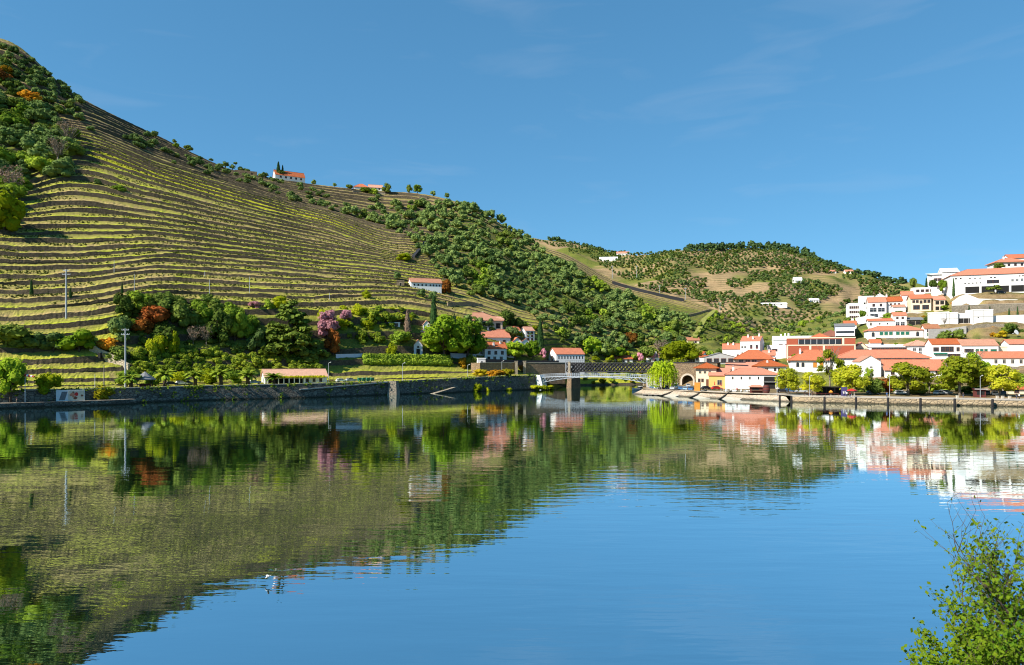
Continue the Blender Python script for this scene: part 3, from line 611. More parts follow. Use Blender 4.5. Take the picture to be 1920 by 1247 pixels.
# ---- olives along the crease of the hillside and scattered on the upper slope
ups = []
for (x0, y0, x1, y1, n, sp) in [(150, 236, 330, 292, 13, 9), (330, 292, 520, 352, 34, 12), (440, 330, 660, 392, 30, 14), (250, 262, 440, 325, 12, 22), (545, 372, 640, 398, 16, 6), (660, 372, 850, 392, 12, 8)]:
    for k in range(n):
        f = random.random(); ups.append((x0 + (x1 - x0) * f, y0 + (y1 - y0) * f + random.uniform(-1, 1) * sp))
for (x, y) in ups:
    d = hill_d(x, y); s = random.uniform(3.6, 6.2); p = P(x, y, d); p.z -= .3; plant('olive', 'olive_tree', 'small grey olive tree along the crease between the two vineyard slopes', 'tree', p, s * .85, s * 1.1, 'olive trees along the crease of the vineyard', parts=False)
# ---- woodland on the upper left of the hill
UL = [(-60, 60), (5, 88), (60, 120), (110, 158), (160, 200), (150, 232), (105, 215), (60, 205), (-60, 190)]
for x, y, d in scatter(UL, 110, 5.0, 13): s = random.uniform(4.5, 7.5); p = P(x, y, d); p.z -= .4; plant(random.choice(['olive', 'olive', 'grove']), 'hill_tree', 'bushy grey-green tree of the scrub below the top of the left hill', 'tree', p, s, s * 1.15, 'scrub trees near the top of the left hill', parts=False)
UL2 = [(-60, 200), (60, 205), (105, 222), (148, 262), (140, 300), (112, 330), (52, 330), (40, 372), (28, 410), (-60, 430)]
for x, y, d in scatter(UL2, 70, 7.5, 14): s = random.uniform(8, 13); p = P(x, y, d); p.z -= .5; plant(random.choice(['dark', 'round', 'dark']) if random.random() < .35 else 'olive_big', 'hill_tree', 'large rounded grey-green tree in the wood on the left edge of the hill', 'tree', p, s * .9, s * 1.15, 'large trees of the wood on the left edge', parts=False) if False else plant(random.choice(['darkshrub', 'greyshrub', 'shrub', 'greyshrub']), 'hill_tree', 'large rounded grey-green tree in the wood on the left edge of the hill', 'tree', p, s * .9, s * 1.15, 'large trees of the wood on the left edge', parts=False)
for kind, lab, px, yt, yb, w in [('rustshrub', 'golden orange tree near the top of the left hill', 55, 168, 200, 42), ('rustshrub', 'small orange tree above the golden one on the left hill', 12, 122, 146, 26), ('bare', 'bare brown tree at the upper right end of the left wood', 128, 228, 276, 50), ('bare', 'leafless pinkish tree just below the upper bare tree', 108, 258, 310, 44), ('greyshrub', 'round green tree alone at the lower right corner of the left wood', 112, 296, 336, 46),
        ('limeshrub', 'yellow-green leafing tree on the left edge above the lowest terraces', 8, 355, 436, 66), ('bare', 'pale bare tree behind the yellow-green one on the left edge', 22, 312, 375, 56), ('rust', 'reddish bare bush at the left edge of the upper wood', 4, 128, 156, 34),
        ('shrub', 'small bright bush alone on the vineyard below the olives', 224, 346, 360, 24), ('greyshrub', 'small grey bush alone on the vineyard left of the bright bush', 183, 334, 348, 16)]:
    plant_px(kind, 'tree' if yb - yt > 15 else 'bush', lab, px, yt, yb, w, cat='tree' if yb - yt > 15 else 'bush')
# ---- trees on the ridge line
for kind, lab, px, yt, yb, w in [('cypress', 'tall dark cypress on the ridge beside the white farmhouse', 522, 303, 326, 9), ('cypress', 'thin dark cypress just right of the tall one on the ridge', 530, 309, 326, 5), ('darkshrub', 'round dark bush in front of the ridge farmhouse', 528, 318, 332, 16), ('pine', 'small round-headed tree alone on the ridge left of the ruin', 442, 303, 314, 10),
        ('dark', 'dark tree on the ridge at the right end of the red roofed houses', 726, 344, 364, 20), ('dark', 'small dark pointed tree alone on the ridge', 767, 346, 362, 13), ('round', 'bright green round tree on the ridge', 783, 346, 362, 18), ('olive', 'grey olive standing on the ridge line right of the bright tree', 812, 357, 368, 12), ('olive', 'last olive on the right end of the bare ridge', 838, 361, 372, 12),
        ('darkshrub', 'dark shrub at the left end of the ridge garden wall', 655, 345, 356, 14), ('dark', 'small dark tree on the skyline of the bare slope', 353, 272, 284, 17), ('olive', 'small olive on the skyline left of the dark tree', 291, 245, 260, 18), ('shrub', 'small green bush on the skyline between olive and dark tree', 330, 267, 277, 12), ('olive', 'low olive on the ridge right of the farmhouse', 588, 337, 347, 12), ('olive', 'flat-topped tree alone on the ridge terraces', 627, 342, 352, 9), ('shrub', 'green bushes in front of the ridge houses', 685, 351, 362, 26), ('shrub', 'green bush below the right ridge house', 702, 353, 366, 20)]:
    plant_px(kind, 'ridge_tree', lab, px, yt, yb, w, d=hill_d(px, max(yb, 0)), cat='tree', parts=False)
# ---- vine rows on the treads
g = np.random.default_rng(5); VP = []
cols_i = np.arange(0, nc - 1)
for k in range(8, 49):
    for fi, dens in ((3, .5), (4, .5)):
        j = k * len(fr) + fi; a = HV[:-1, j]; b = HV[1:, j]
        keep = (HG[:-1, j, 2] < .3) & (HG[:-1, j, 1] < .4) & (pxs[:-1] > -40) & (pxs[:-1] < 850) & (a[:, 2] > 36) & (np.array([HB[p][0][5] for p in pxs[:-1]]) > a[:, 2])
        keep &= vnoise(pxs[:-1] / 70 + k * 3.1, np.full(nc - 1, k * 1.7), 91) > .30
        L = np.linalg.norm(b - a, axis=1)
        for rep in range(2):
            m = keep & (g.random(nc - 1) < dens); f = g.random(m.sum())[:, None]; VP.append(a[m] * (1 - f) + b[m] * f)
VP = np.concatenate(VP); n = len(VP); mbv = MB()
for s in range(2):
    q = VP + np.stack([g.normal(size=n) * .25, g.normal(size=n) * .25, .2 + .3 * g.random(n)], 1)
    leafquads(mbv, q, g.normal(size=(n, 3)) * np.array([1, 1, .5]), np.full(n, .33), g, 0, 1.2)
tag(mbv.build('vine_rows', [M['l_vine']]), 'rows of low vines planted along the hillside terraces', 'vines', kind='stuff')

# ---- far woods (a mass) on the distant hills
def far_d(px, py):
    t = np.linspace(0, 1, 120); d, z = far_pt(np.full(120, float(px)), t); ys = HY - (z - CZ) * F / d; return float(np.interp(-py, -np.minimum.accumulate(ys), d))
items = []; g = random.Random(4)
FW = [(1000, 450), (1130, 470), (1200, 478), (1290, 470), (1410, 462), (1480, 470), (1560, 496), (1660, 530), (1700, 545), (1640, 600), (1520, 640), (1440, 640), (1380, 600), (1300, 560), (1200, 540), (1130, 500), (1060, 470)]
for x, y, d in scatter(FW, 4600, 4.4, 15, fn=far_d, keep=lambda x, y: vnoise(x / 42., y / 13., 43) > .33 or (y < 500 and x > 1400 and vnoise(x / 30., y / 10., 44) > .2)):
    s = g.uniform(4, 8.5) * (1 if d > 800 else .75); items.append(('olive_far' if g.random() < .6 else 'grove_far', P(x, y, d), s * .85, s))
for x in np.arange(1284, 1530, 3.0):
    py = float(pchip(fpx, fpy, x)); d = float(pchip(fpx, fdk, x)) - 15
    if g.random() < .8: s = g.uniform(9, 17); items.append(('pine_far', P(x + g.uniform(-2, 2), py + 3, d), s, s * .8))
for x in np.arange(1030, 1130, 3.2):
    py = float(pchip(fpx, fpy, x)); d = float(pchip(fpx, fdk, x)) - 15
    if g.random() < .75: s = g.uniform(9, 15); items.append(('pine_far', P(x, py + 4, d), s, s))
for x in np.arange(1530, 1700, 5):
    py = float(pchip(fpx, fpy, x)); d = float(pchip(fpx, fdk, x)) - 15; s = g.uniform(6, 12); items.append(('pine_far', P(x, py + 3, d), s, s * 1.3))
merged('distant_woods', items, 'woods and scattered trees covering the distant hills', 'woodland', 2)
# ---------------------------------------------------------------- houses
WC = {}
def window_mesh(w, h, style):
    """one window: surround, glass and bars (y = 0 is the wall face, outwards is -y)"""
    k = (round(w, 2), round(h, 2), style)
    if k in WC: return WC[k]
    fr, pane, extra = dict(white=('frame', 'glass', 0), stone=('stonefr', 'glass', 0), dark=('brownp', 'glass', 0), green=('stonefr', 'green', 1), open=('frame', 'dark', 2), brown=('stonefr', 'brownp', 1), ochre=('stonefr', 'ochre', 1), arch=('stonefr', 'glass', 3), blank=('frame', 'dark', 4))[style]
    m = MB(); t = min(.16, w * .12)
    if extra == 3:
        n = 10; arc = [(-math.cos(math.pi * i / n) * w / 2, h - w / 2 + math.sin(math.pi * i / n) * w / 2) for i in range(n + 1)]; poly = [(-w/2, 0)] + arc + [(w/2, 0)]
        m.prism([(x * 1.25, z * 1.08) for x, z in poly], -.05, .06, 0); m.prism(poly, -.09, -.052, 1)
    elif extra == 4: m.box(-w/2, w/2, -.035, .05, 0, h, 1)
    else:
        m.box(-w/2 - t, w/2 + t, -.12, .05, -t, 0, 0); m.box(-w/2 - t, w/2 + t, -.09, .05, h, h + t, 0); m.box(-w/2 - t, -w/2, -.09, .05, 0, h, 0); m.box(w/2, w/2 + t, -.09, .05, 0, h, 0)
        m.box(-w/2, w/2, -.035, .05, 0, h, 1)
        if extra == 0: m.box(-.035, .035, -.06, -.036, 0, h, 0); m.box(-w/2, -.036, -.06, -.036, h * .62, h * .62 + .06, 0); m.box(.036, w/2, -.06, -.036, h * .62, h * .62 + .06, 0)
        if extra == 1:
            for i in range(int(h / .16)): m.box(-w/2 + .03, w/2 - .03, -.055, -.036, i * .16 + .02, i * .16 + .11, 1)
    WC[k] = m.mesh('window', [M[fr], M[pane]]); return WC[k]
def roof_mesh(kind, w, dp, h, rh, ov, th=.18):
    m = MB(); x0, x1, y0, y1 = -ov, w + ov, -ov, dp + ov
    if kind == 'gx':      # ridge along the front
        s = rh / (dp / 2); zl = h - s * ov
        for (ya, za, yb, zb) in ((y0, zl, dp/2, h + rh), (y1, zl, dp/2, h + rh)):
            V = [(x0, ya, za), (x1, ya, za), (x1, yb, zb), (x0, yb, zb)]; V += [(x, y, z + th) for x, y, z in V]
            m.add(V, [(0,3,2,1),(4,5,6,7),(0,1,5,4),(1,2,6,5),(2,3,7,6),(3,0,4,7)])
        m.box(x0, x1, dp/2 - .16, dp/2 + .16, h + rh + th * .6, h + rh + th + .12)
    elif kind == 'gy':    # gable to the front
        s = rh / (w / 2); zl = h - s * ov
        for (xa, za, xb, zb) in ((x0, zl, w/2, h + rh), (x1, zl, w/2, h + rh)):
            V = [(xa, y0, za), (xb, y0, zb), (xb, y1, zb), (xa, y1, za)]; V += [(x, y, z + th) for x, y, z in V]
            m.add(V, [(0,3,2,1),(4,5,6,7),(0,1,5,4),(1,2,6,5),(2,3,7,6),(3,0,4,7)])
        m.box(w/2 - .16, w/2 + .16, y0, y1, h + rh + th * .6, h + rh + th + .12)
    elif kind == 'hip':
        r = min(w, dp) / 2 + ov
        if w >= dp: a, b = (x0 + r, dp/2), (x1 - r, dp/2)
        else: a, b = (w/2, y0 + r), (w/2, y1 - r)
        e = [(x0, y0, h), (x1, y0, h), (x1, y1, h), (x0, y1, h)]; low = [(x, y, h - .12) for x, y, _ in e]
        V = low + [(x, y, h + .04) for x, y, _ in e] + [(a[0], a[1], h + rh), (b[0], b[1], h + rh)]
        if w >= dp: Fc = [(4,5,9,8), (5,6,9), (6,7,8,9), (7,4,8)]
        else: Fc = [(4,5,8), (5,6,9,8), (6,7,9), (7,4,8,9)]
        m.add(V, Fc + [(0,3,2,1), (0,1,5,4), (1,2,6,5), (2,3,7,6), (3,0,4,7)])
        for p, q in ((4, 8), (7, 8 if w >= dp else 9), (5, 9 if w >= dp else 8), (6, 9), (8, 9)): m.tube([V[p], V[q]], .14, 5)
    elif kind == 'shed':  # rises towards the back
        V = [(x0, y0, h - .1), (x1, y0, h - .1), (x1, y1, h + rh), (x0, y1, h + rh)]; V += [(x, y, z + th) for x, y, z in V]
        m.add(V, [(0,3,2,1),(4,5,6,7),(0,1,5,4),(1,2,6,5),(2,3,7,6),(3,0,4,7)])
    elif kind == 'flat':
        m.box(-.12, w + .12, -.12, dp + .12, h + .003, h + .14); m.box(-.1, w + .1, -.1, .12, h + .143, h + .5); m.box(-.1, w + .1, dp - .12, dp + .1, h + .143, h + .5); m.box(-.1, .12, .123, dp - .123, h + .143, h + .5); m.box(w - .12, w + .1, .123, dp - .123, h + .143, h + .5)
    return m
TOWN, LEFT = -35.0, 31.0
BLD = {}
def house(name, label, pxL, pxR, yb, ye, yr, d, dp, az=TOWN, roof='gx', wall='white', rf='orange', wins=(), doors=(), chim=(), ov=.45, fd=7, cat='house', trim=None, z0=None, group=None, face=None):
    """front face between two picture columns, turned az degrees from the picture plane; yb/ye/yr = rows of foot, eaves and ridge"""
    if d is None: d = (far_d if name == 'distant_house' else hill_d)((pxL + pxR) / 2, yb) - .5
    A = P(pxL, yb, d); a = R(az); c, s = math.cos(a), math.sin(a); k = (pxR - CX) / F
    w = (k * A.y - A.x) / (c - k * s)
    if z0 is None: z0 = A.z
    h = CZ + (HY - ye) / F * d - z0
    mid = d + s * w / 2 + c * dp / 2 if roof in ('gx', 'hip') else d + s * w / 2
    rh = CZ + (HY - yr) / F * mid - z0 - h if roof not in ('flat', 'none') else 0
    rh = max(rh, .4)
    o = thing(name, label, cat, (A.x, A.y, z0), a, group)
    m = MB()
    if roof == 'gx': m.add([(0,0,-fd),(w,0,-fd),(w,dp,-fd),(0,dp,-fd),(0,0,h),(w,0,h),(w,dp,h),(0,dp,h),(0,dp/2,h+rh-.03),(w,dp/2,h+rh-.03)], [(0,3,2,1),(0,1,5,4),(2,3,7,6),(1,2,6,9,5),(3,0,4,8,7),(4,5,9,8),(6,7,8,9)])
    elif roof == 'gy': m.add([(0,0,-fd),(w,0,-fd),(w,dp,-fd),(0,dp,-fd),(0,0,h),(w,0,h),(w,dp,h),(0,dp,h),(w/2,0,h+rh-.03),(w/2,dp,h+rh-.03)], [(0,3,2,1),(0,1,5,8,4),(2,3,7,9,6),(1,2,6,5),(3,0,4,7),(5,6,9,8),(7,4,8,9)])
    elif roof == 'shed': m.add([(0,0,-fd),(w,0,-fd),(w,dp,-fd),(0,dp,-fd),(0,0,h-.14),(w,0,h-.14),(w,dp,h+rh-.05),(0,dp,h+rh-.05)], [(0,3,2,1),(4,5,6,7),(0,1,5,4),(1,2,6,5),(2,3,7,6),(3,0,4,7)])
    else: m.box(0, w, 0, dp, -fd, h)
    if trim: m.box(-.04, w + .04, -.05, .0, h - .45, h - .2, 1)
    m.build('wall', [M[wall], M[trim or wall]], o)
    if roof != 'none':
        ro = roof_mesh(roof, w, dp, h, rh, 0 if roof == 'flat' else ov).build('roof', M[rf], o)
        for cx, cy, ch in chim:
            q = MB(); x, y = cx * w, cy * dp; zr = h + (rh * (1 - abs(cy - .5) * 2) if roof in ('gx', 'hip') else 0)
            q.box(x - .4, x + .4, y - .4, y + .4, zr - .6, zr + ch, 0); q.box(x - .5, x + .5, y - .5, y + .5, zr + ch + .003, zr + ch + .16, 1); q.box(x - .3, x + .3, y - .3, y + .3, zr + ch + .163, zr + ch + .4, 0); q.build('chimney', [M[wall if wall in ('white', 'white2') else 'white'], M[rf]], ro)
    for spec in wins:
        fc, n, x0, x1, zz, ww, hh, st = spec; L = w if fc in 'fb' else dp
        for i in range(n):
            f = x0 + (x1 - x0) * ((i + .5) / n); put(o, 'window', window_mesh(ww, hh, st), fc, f * L, zz * h if zz <= 1 else zz - 10, w, dp)
    for fc, f, ww, hh, st in doors:
        L = w if fc == 'f' else dp; k2 = ('door', ww, hh, st)
        if k2 not in WC:
            q = MB(); q.box(-ww/2 - .14, -ww/2, -.09, .05, 0, hh, 0); q.box(ww/2, ww/2 + .14, -.09, .05, 0, hh, 0); q.box(-ww/2 - .14, ww/2 + .14, -.09, .05, hh + .002, hh + .16, 0); q.box(-ww/2, ww/2, -.03, .05, 0, hh, 1)
            if st != 'dark': q.box(-.02, .02, -.045, -.031, .05, hh - .05, 0); q.box(ww * .3, ww * .36, -.08, -.031, 1.0, 1.12, 0)
            WC[k2] = q.mesh('door', [M['stonefr'], M[st]])
        put(o, 'door', WC[k2], fc, f * L, 0, w, dp)
    BLD[o.name] = (o, w, h, dp); return o, w, h, dp
def put(o, nm, me, fc, u, z, w, dp):
    q = link(nm, me, o); q.location, rz = {'f': ((u, 0, z), 0), 'r': ((w, u, z), R(90)), 'l': ((0, dp - u, z), R(-90)), 'b': ((w - u, dp, z), R(180))}[fc]; q.rotation_euler = (0, 0, rz)
T, L_ = TOWN, LEFT
# --- left bank
o, w, h, dp = house('porch_house', 'long low white house with pale tiled roof and columned porch beside the palms', 497, 613, 722.5, 706.5, 692.5, 268, 9, 28, 'gx', 'white2', 'paletile', [('f', 3, .62, .95, .35, .9, 1.2, 'dark')], [('l', .5, 1.8, 2.4, 'green')], fd=3, ov=.5)
q = MB(); q.box(.3, w * .62, -3.2, -.2, h - .55, h - .35); q.build('porch_beam', M['wood'], o)
for i in range(8): MB().box(.4 + i * w * .083, .75 + i * w * .083, -3.1, -2.75, -2, h - .553).build('column', M['white'], o)
MB().box(.6, w * .6, -.06, .02, .05, h - .9).build('porch_shade', M['dark'], o)  # dark sheet on the facade, painting the shade under the porch
g5 = np.random.default_rng(50); pts5 = np.stack([g5.uniform(3.5, w * .95, 700), g5.uniform(-3.8, -.8, 700), h - .3 + g5.random(700) * .5], 1)
mm = MB(); leafquads(mm, pts5, g5.normal(size=(700, 3)) + np.array([0, -.3, .8]), np.full(700, .3), g5); tag(mm.build('climbing_vine', M['l_lime']), 'yellow-green climbing vine covering the porch of the low house', 'vine').matrix_world = Matrix.Translation(o.location) @ Matrix.Rotation(o.rotation_euler.z, 4, 'Z')
house('farmhouse', 'long white farmhouse with tiled roof and a row of windows high among the terraces', 771, 828, 541, 528.5, 522.5, hill_d(800, 541) - 7, 8.5, 20, 'gx', 'white2', 'oldtile', [('f', 4, .04, .55, .45, .8, 1.0, 'blank'), ('f', 4, .58, .98, .45, .8, 1.0, 'blank')], [('l', .4, 1.2, 2.2, 'brownp')], fd=6)
house('stone_shed', 'small grey ruined stone shed left of the farmhouse on the terraces', 744, 758, 537, 527, 526, None, 4, 10, 'flat', 'drystone', 'drystone', doors=[('f', .5, 1.1, 2, 'dark')], cat='shed', fd=5)
o, w, h, dp = house('manor_house', 'wide manor house with sprawling faded tiled roof and stone ground floor', 843, 942, 615, 600, 586, None, 18, 14, 'hip', 'pink', 'oldtile', [('f', 5, .2, .8, .35, 1.1, 1.7, 'dark')], [('f', .92, 2.4, 2.8, 'dark')], chim=[(.25, .5, 1.4), (.7, .6, 1.2)], ov=.8)
house('manor_wing', 'white end wing of the manor house with dark arched doorway', 915, 944, 614, 599, 594, None, 9, 12, 'gx', 'white', 'oldtile', [('f', 1, .2, .5, .4, 1.0, 1.4, 'dark')], [('f', .75, 1.9, 2.8, 'dark')])
house('town_house', 'white house with orange roof behind the two big green trees', 905, 957, 648, 632, 618, None, 11, 22, 'gx', 'white', 'orange', [('f', 2, .25, .95, .25, 1.3, 1.7, 'dark')], chim=[(.3, .45, 1.2)], ov=.35)
house('lower_house', 'white house with orange roof, dark doors and small terrace below the big trees', 909, 950, 678, 653, 642, None, 8, 20, 'gx', 'white', 'orange', [('f', 3, .05, .95, .55, 1.2, 1.6, 'dark'), ('f', 2, .3, .9, .12, 1.3, 1.6, 'stone')], [('f', .18, 1.3, 2.4, 'dark')], chim=[(.45, .2, 1.6), (.8, .4, 1.0)], ov=.4)
house('annex_house', 'low white annex with orange roof left of the lower house', 893, 912, 668, 655, 646, None, 7, 20, 'gx', 'white', 'orange', [('f', 1, .2, .8, .3, 1, 1.3, 'dark')], ov=.3)
house('gate_house', 'small white cube-shaped building on the wall by the railway', 896, 911, 686, 673, 672, 332, 4, 14, 'flat', 'white', 'white', [('f', 1, .2, .8, .5, .6, .6, 'blank')], cat='outbuilding', fd=4)
house('tower_house', 'narrow three storey white house with dark shuttered windows beside the cypress', 985, 1002, 640, 620, 613, None, 8, 22, 'gx', 'white', 'oldtile', [('f', 2, .1, .95, .72, .9, 1.0, 'dark'), ('f', 2, .1, .95, .42, .9, 1.0, 'dark'), ('f', 2, .1, .95, .12, .9, 1.0, 'dark')], ov=.3)
house('cottage', 'small gabled white cottage with orange roof just right of the white house', 962, 978, 652, 640, 633, None, 8, 18, 'gy', 'white', 'orange', ov=.3)
house('cottage', 'second small gabled white cottage at the foot of the tower-like house', 978, 994, 651, 641, 635, None, 8, 18, 'gy', 'white', 'orange', ov=.3)
house('warehouse', 'long white warehouse with orange roof and many small windows above the railway wall', 1043, 1096, 677, 664, 653, 362, 11, 18, 'gx', 'white', 'orange', [('f', 9, .04, .98, .30, .55, 1.5, 'blank')], [('l', .45, 3, 2.6, 'dark')], ov=.3, cat='warehouse')
house('chapel', 'small white chapel-like house with round window left of the big trees', 776, 792, 666, 647, 637, None, 7, 12, 'gy', 'blue', 'oldtile', [('f', 1, .35, .65, .72, 1.0, 1.0, 'arch')], [('f', .5, 1.6, 3, 'dark')], ov=.3)
house('garden_house', 'white gabled house end behind the cypress left of the big trees', 794, 806, 627, 608, 601, None, 9, 14, 'gy', 'white', 'oldtile', [('f', 1, .3, .7, .4, .9, 1.2, 'blank')], ov=.25)
house('low_roof_house', 'low reddish roofed building in front of the white gabled house end', 770, 800, 629, 622, 615, None, 7, 14, 'gx', 'granite', 'oldtile', ov=.5)
house('terrace_house', 'low flat white building above a stone terrace left of the brown cypress', 728, 750, 613, 606, 605, None, 5, 12, 'flat', 'white', 'white', [('f', 2, .1, .9, .2, 1.2, 1.4, 'dark')])
house('ridge_farmhouse', 'long white farmhouse on the ridge below the tall cypress', 516, 572, 335, 326.5, 322, hill_d(540, 335) - 8, 10, 30, 'gx', 'white', 'orange', [('f', 5, .1, .95, .4, 1.2, 1.4, 'dark')], ov=.3, z0=None, fd=9)
house('ridge_house', 'orange roofed house at the left end of the ridge garden', 664, 690, 354, 350, 345, None, 9, 12, 'hip', 'white', 'orange', ov=.6)
house('ridge_house', 'longer red roofed white house at the right end of the ridge garden', 691, 717, 356, 351, 347, None, 9, 12, 'gx', 'white', 'oldtile', [('f', 3, .1, .9, .25, 1, 1.2, 'dark')], ov=.4)
house('ruined_barn', 'roofless brown stone ruin on the ridge left of the farmhouse', 440, 482, 327, 318, 317, None, 6, 22, 'none', 'railstone', 'oldtile', [('f', 3, .1, .9, .3, 1, 1.4, 'blank')], cat='ruin')
house('stone_hut', 'small stone hut on the bare ridge terraces right of the ridge garden', 786, 800, 375, 367, 366, None, 5, 12, 'flat', 'drystone', 'drystone', doors=[('f', .4, 1.2, 2, 'dark')], cat='hut')
house('river_house', 'low white house with orange roof half hidden behind the iron railway bridge', 1152, 1186, 681, 673, 667, None, 8, 10, 'gx', 'white', 'orange', [('f', 3, .1, .9, .3, 1, 1.2, 'dark')], ov=.4)
house('river_house', 'small white house with chimneys right of the pink trees behind the railway bridge', 1212, 1236, 681, 670, 664, None, 8, -5, 'gx', 'white', 'oldtile', [('f', 2, .1, .9, .3, 1, 1.2, 'dark')], chim=[(.3, .5, 1.2), (.8, .5, 1.2)], ov=.3)
house('path_hut', 'small house with faded tiled roof at the foot of the bright hillside path', 1289, 1311, 645, 638, 633, None, 8, -8, 'gx', 'cream', 'oldtile', [('f', 2, .1, .9, .3, 1, 1.2, 'dark')], ov=.5)
house('terrace_cottage', 'small white cottage with orange roof between the lower house and the round trees', 948, 966, 672, 659, 650, None, 7, 20, 'gx', 'white', 'orange', [('f', 2, .1, .9, .35, .9, 1.2, 'dark')], ov=.3)
house('back_house', 'white gabled house with orange roof between the manor wing and the three storey house', 951, 976, 633, 620, 612, None, 8, 22, 'gx', 'white', 'orange', [('f', 3, .1, .9, .4, .9, 1.2, 'dark')], ov=.3)
# --- town on the right bank, near row
house('tower_villa', 'square two storey stone house with red hipped roof beside the railway arch', 1305, 1343, 727, 690, 680, 296, 9, -18, 'hip', 'cream', 'orange', [('f', 3, .08, .8, .74, .8, .9, 'stone'), ('f', 2, .08, .4, .3, .8, 1.3, 'dark')], [('f', .62, 1.9, 3.6, 'brownp'), ('r', .5, 1.4, 2.6, 'red')], ov=1.2, fd=3)
house('orange_wing', 'orange walled stone wing with tiled roof between tower house and white restaurant', 1329, 1366, 728, 704, 691, 291, 9, -20, 'shed', 'yellow', 'orange', [('f', 1, .35, .75, .28, 1.7, 1.9, 'stone')], ov=.4, fd=3)
o, w, h, dp = house('restaurant', 'long white riverside restaurant with orange hipped roof and dark glazed entrance', 1360, 1461, 729, 702, 690, 288, 13, -14, 'hip', 'white', 'orange', [('f', 4, .06, .70, .66, .55, 1.1, 'blank')], [], chim=[(.16, .3, 1.6)], ov=.5, fd=3, cat='restaurant')
MB().box(w * .72, w * .93, -.08, .05, -.2, h * .86).build('entrance', M['dark'], o); MB().box(w * .71, w * .945, -.9, -.1, h * .47, h * .53).build('canopy', M['slate'], o)
house('upper_restaurant', 'white upper storey with three small windows and orange hipped roof behind the restaurant', 1413, 1474, 698, 686.5, 674, 303, 14, -14, 'hip', 'white', 'orange', [('f', 2, .1, .5, .25, 1.1, 1.1, 'stone'), ('f', 2, .6, .85, .25, .8, 1.1, 'dark')], chim=[(.45, .25, .7)], ov=.9, fd=12)
house('roofed_house', 'house with reddish roof and cream gable behind the orange wing', 1361, 1418, 700, 692, 680, 305, 12, -20, 'gx', 'cream', 'orange', ov=.4, fd=10)
house('hall', 'low house with orange hipped roof and pale columns behind the white restaurant', 1380, 1448, 683, 673, 656, 318, 12, -16, 'hip', 'pink', 'orange', [('f', 3, .05, .6, .2, 2, 1.6, 'white')], ov=1.2, fd=12)
house('workshop', 'grey concrete workshop with low gable and four dark windows', 1320, 1380, 683, 670, 662, 326, 14, -10, 'gy', 'grey', 'slate', [('f', 4, .05, .95, .25, 2.0, 1.8, 'dark')], ov=.2, fd=9, cat='workshop')
house('small_house', 'small white house with red roof above the right end of the railway wall', 1303, 1316, 681, 668, 660, 334, 10, -30, 'gx', 'white', 'orange', [('f', 2, .1, .9, .4, .9, 1.2, 'dark')], ov=.3)
house('flat_house', 'low white house front with flat top right of the small red roofed house', 1312, 1330, 681, 670, 667, 329, 8, -12, 'gx', 'white', 'orange', [('f', 1, .2, .8, .3, .8, 1, 'blank')], ov=.3)
house('side_house', 'white house with flat-topped front and short orange roof left of the tall white flats', 1355, 1389, 675, 655, 645, 352, 10, -16, 'gx', 'white', 'orange', [('f', 1, .72, .95, .3, .9, 1.1, 'dark')], ov=.2, chim=[(.3, .4, 1.0), (.6, .4, 1.0)])
o, w, h, dp = house('apartment_house', 'tall white apartment house with red iron balconies and blank grey side wall', 1388, 1425, 674, 640, 631, 346, 14, -28, 'gx', 'white', 'orange', [('f', 2, .02, .32, .62, .7, 1.0, 'blank'), ('f', 2, .02, .32, .28, .7, 1.0, 'blank'), ('f', 2, .42, .98, .60, .9, 1.7, 'dark'), ('f', 2, .42, .98, .26, .9, 1.7, 'dark')], chim=[(.3, .4, 1.1), (.85, .5, 1.1), (.6, .2, 1)], ov=.15, cat='apartment house')
for zz in (.53, .2):
    b = MB(); b.box(w * .40, w * .99, -1.1, -.01, h * zz - .15, h * zz); bb = b.build('balcony', M['white'], o); r = MB(); r.box(w * .40, w * .99, -1.1, -1.06, h * zz + .9, h * zz + .96)
    for i in range(14): x = w * (.40 + .59 * i / 13.); r.box(x - .02, x + .02, -1.09, -1.065, h * zz + .002, h * zz + .9)
    r.build('railing', M['red'], bb)
house('gabled_house', 'white house with orange roof and dark slatted gable right of the tall white flats', 1432, 1453, 680, 666, 658, 326, 10, -18, 'gx', 'white', 'orange', [('f', 1, .5, .8, .3, .7, 1.1, 'stone')], chim=[(.5, .3, 1.1)], ov=.5)
house('modern_house', 'white flat roofed modern house left of the red brick building', 1440, 1476, 672, 649, 646, 350, 12, -18, 'flat', 'white', 'white', [('f', 1, .2, .5, .6, 2.2, .9, 'dark')], ov=0)
house('flat_roof_hall', 'white building with long low grey sloping roof above the red brick building', 1450, 1530, 660, 638, 631, 372, 14, -18, 'gx', 'white2', 'white2', [('f', 2, .1, .4, .5, 1.6, .8, 'dark')], ov=.3, chim=[(.3, .5, 1.4), (.38, .5, 1.4), (.2, .5, 1)])
o, w, h, dp = house('brick_building', 'big red brick building with cream trim and dark strip windows under the flat roof', 1476, 1604, 690, 635, 634, 336, 13, -20, 'flat', 'brick', 'cream', [('f', 2, .28, .52, .42, 3.0, 1.6, 'white')], fd=5, cat='building')
MB().box(w * .16, w * .80, -.10, .05, h * .80, h * .97).build('strip_window', M['glass'], o)
q = MB(); q.box(-.02, w + .02, -.14, .02, h * .755, h * .79); q.box(-.05, .4, -.13, .02, -1, h * .752); q.box(w * .33, w * .36, -.13, .02, 0, h * .752); q.box(w * .53, w * .56, -.13, .02, 0, h * .752); q.box(.42, w * .325, -.12, .02, h * .36, h * .39); q.box(w - .5, w + .04, -.13, .02, -1, h * .752); q.box(w * .81, w * .84, -.13, .02, h * .793, h); q.build('trim', M['cream'], o)
for i in range(7): MB().box(w * (.17 + i * .09), w * (.175 + i * .09), -.15, -.102, h * .80, h * .97).build('mullion', M['frame'], o)
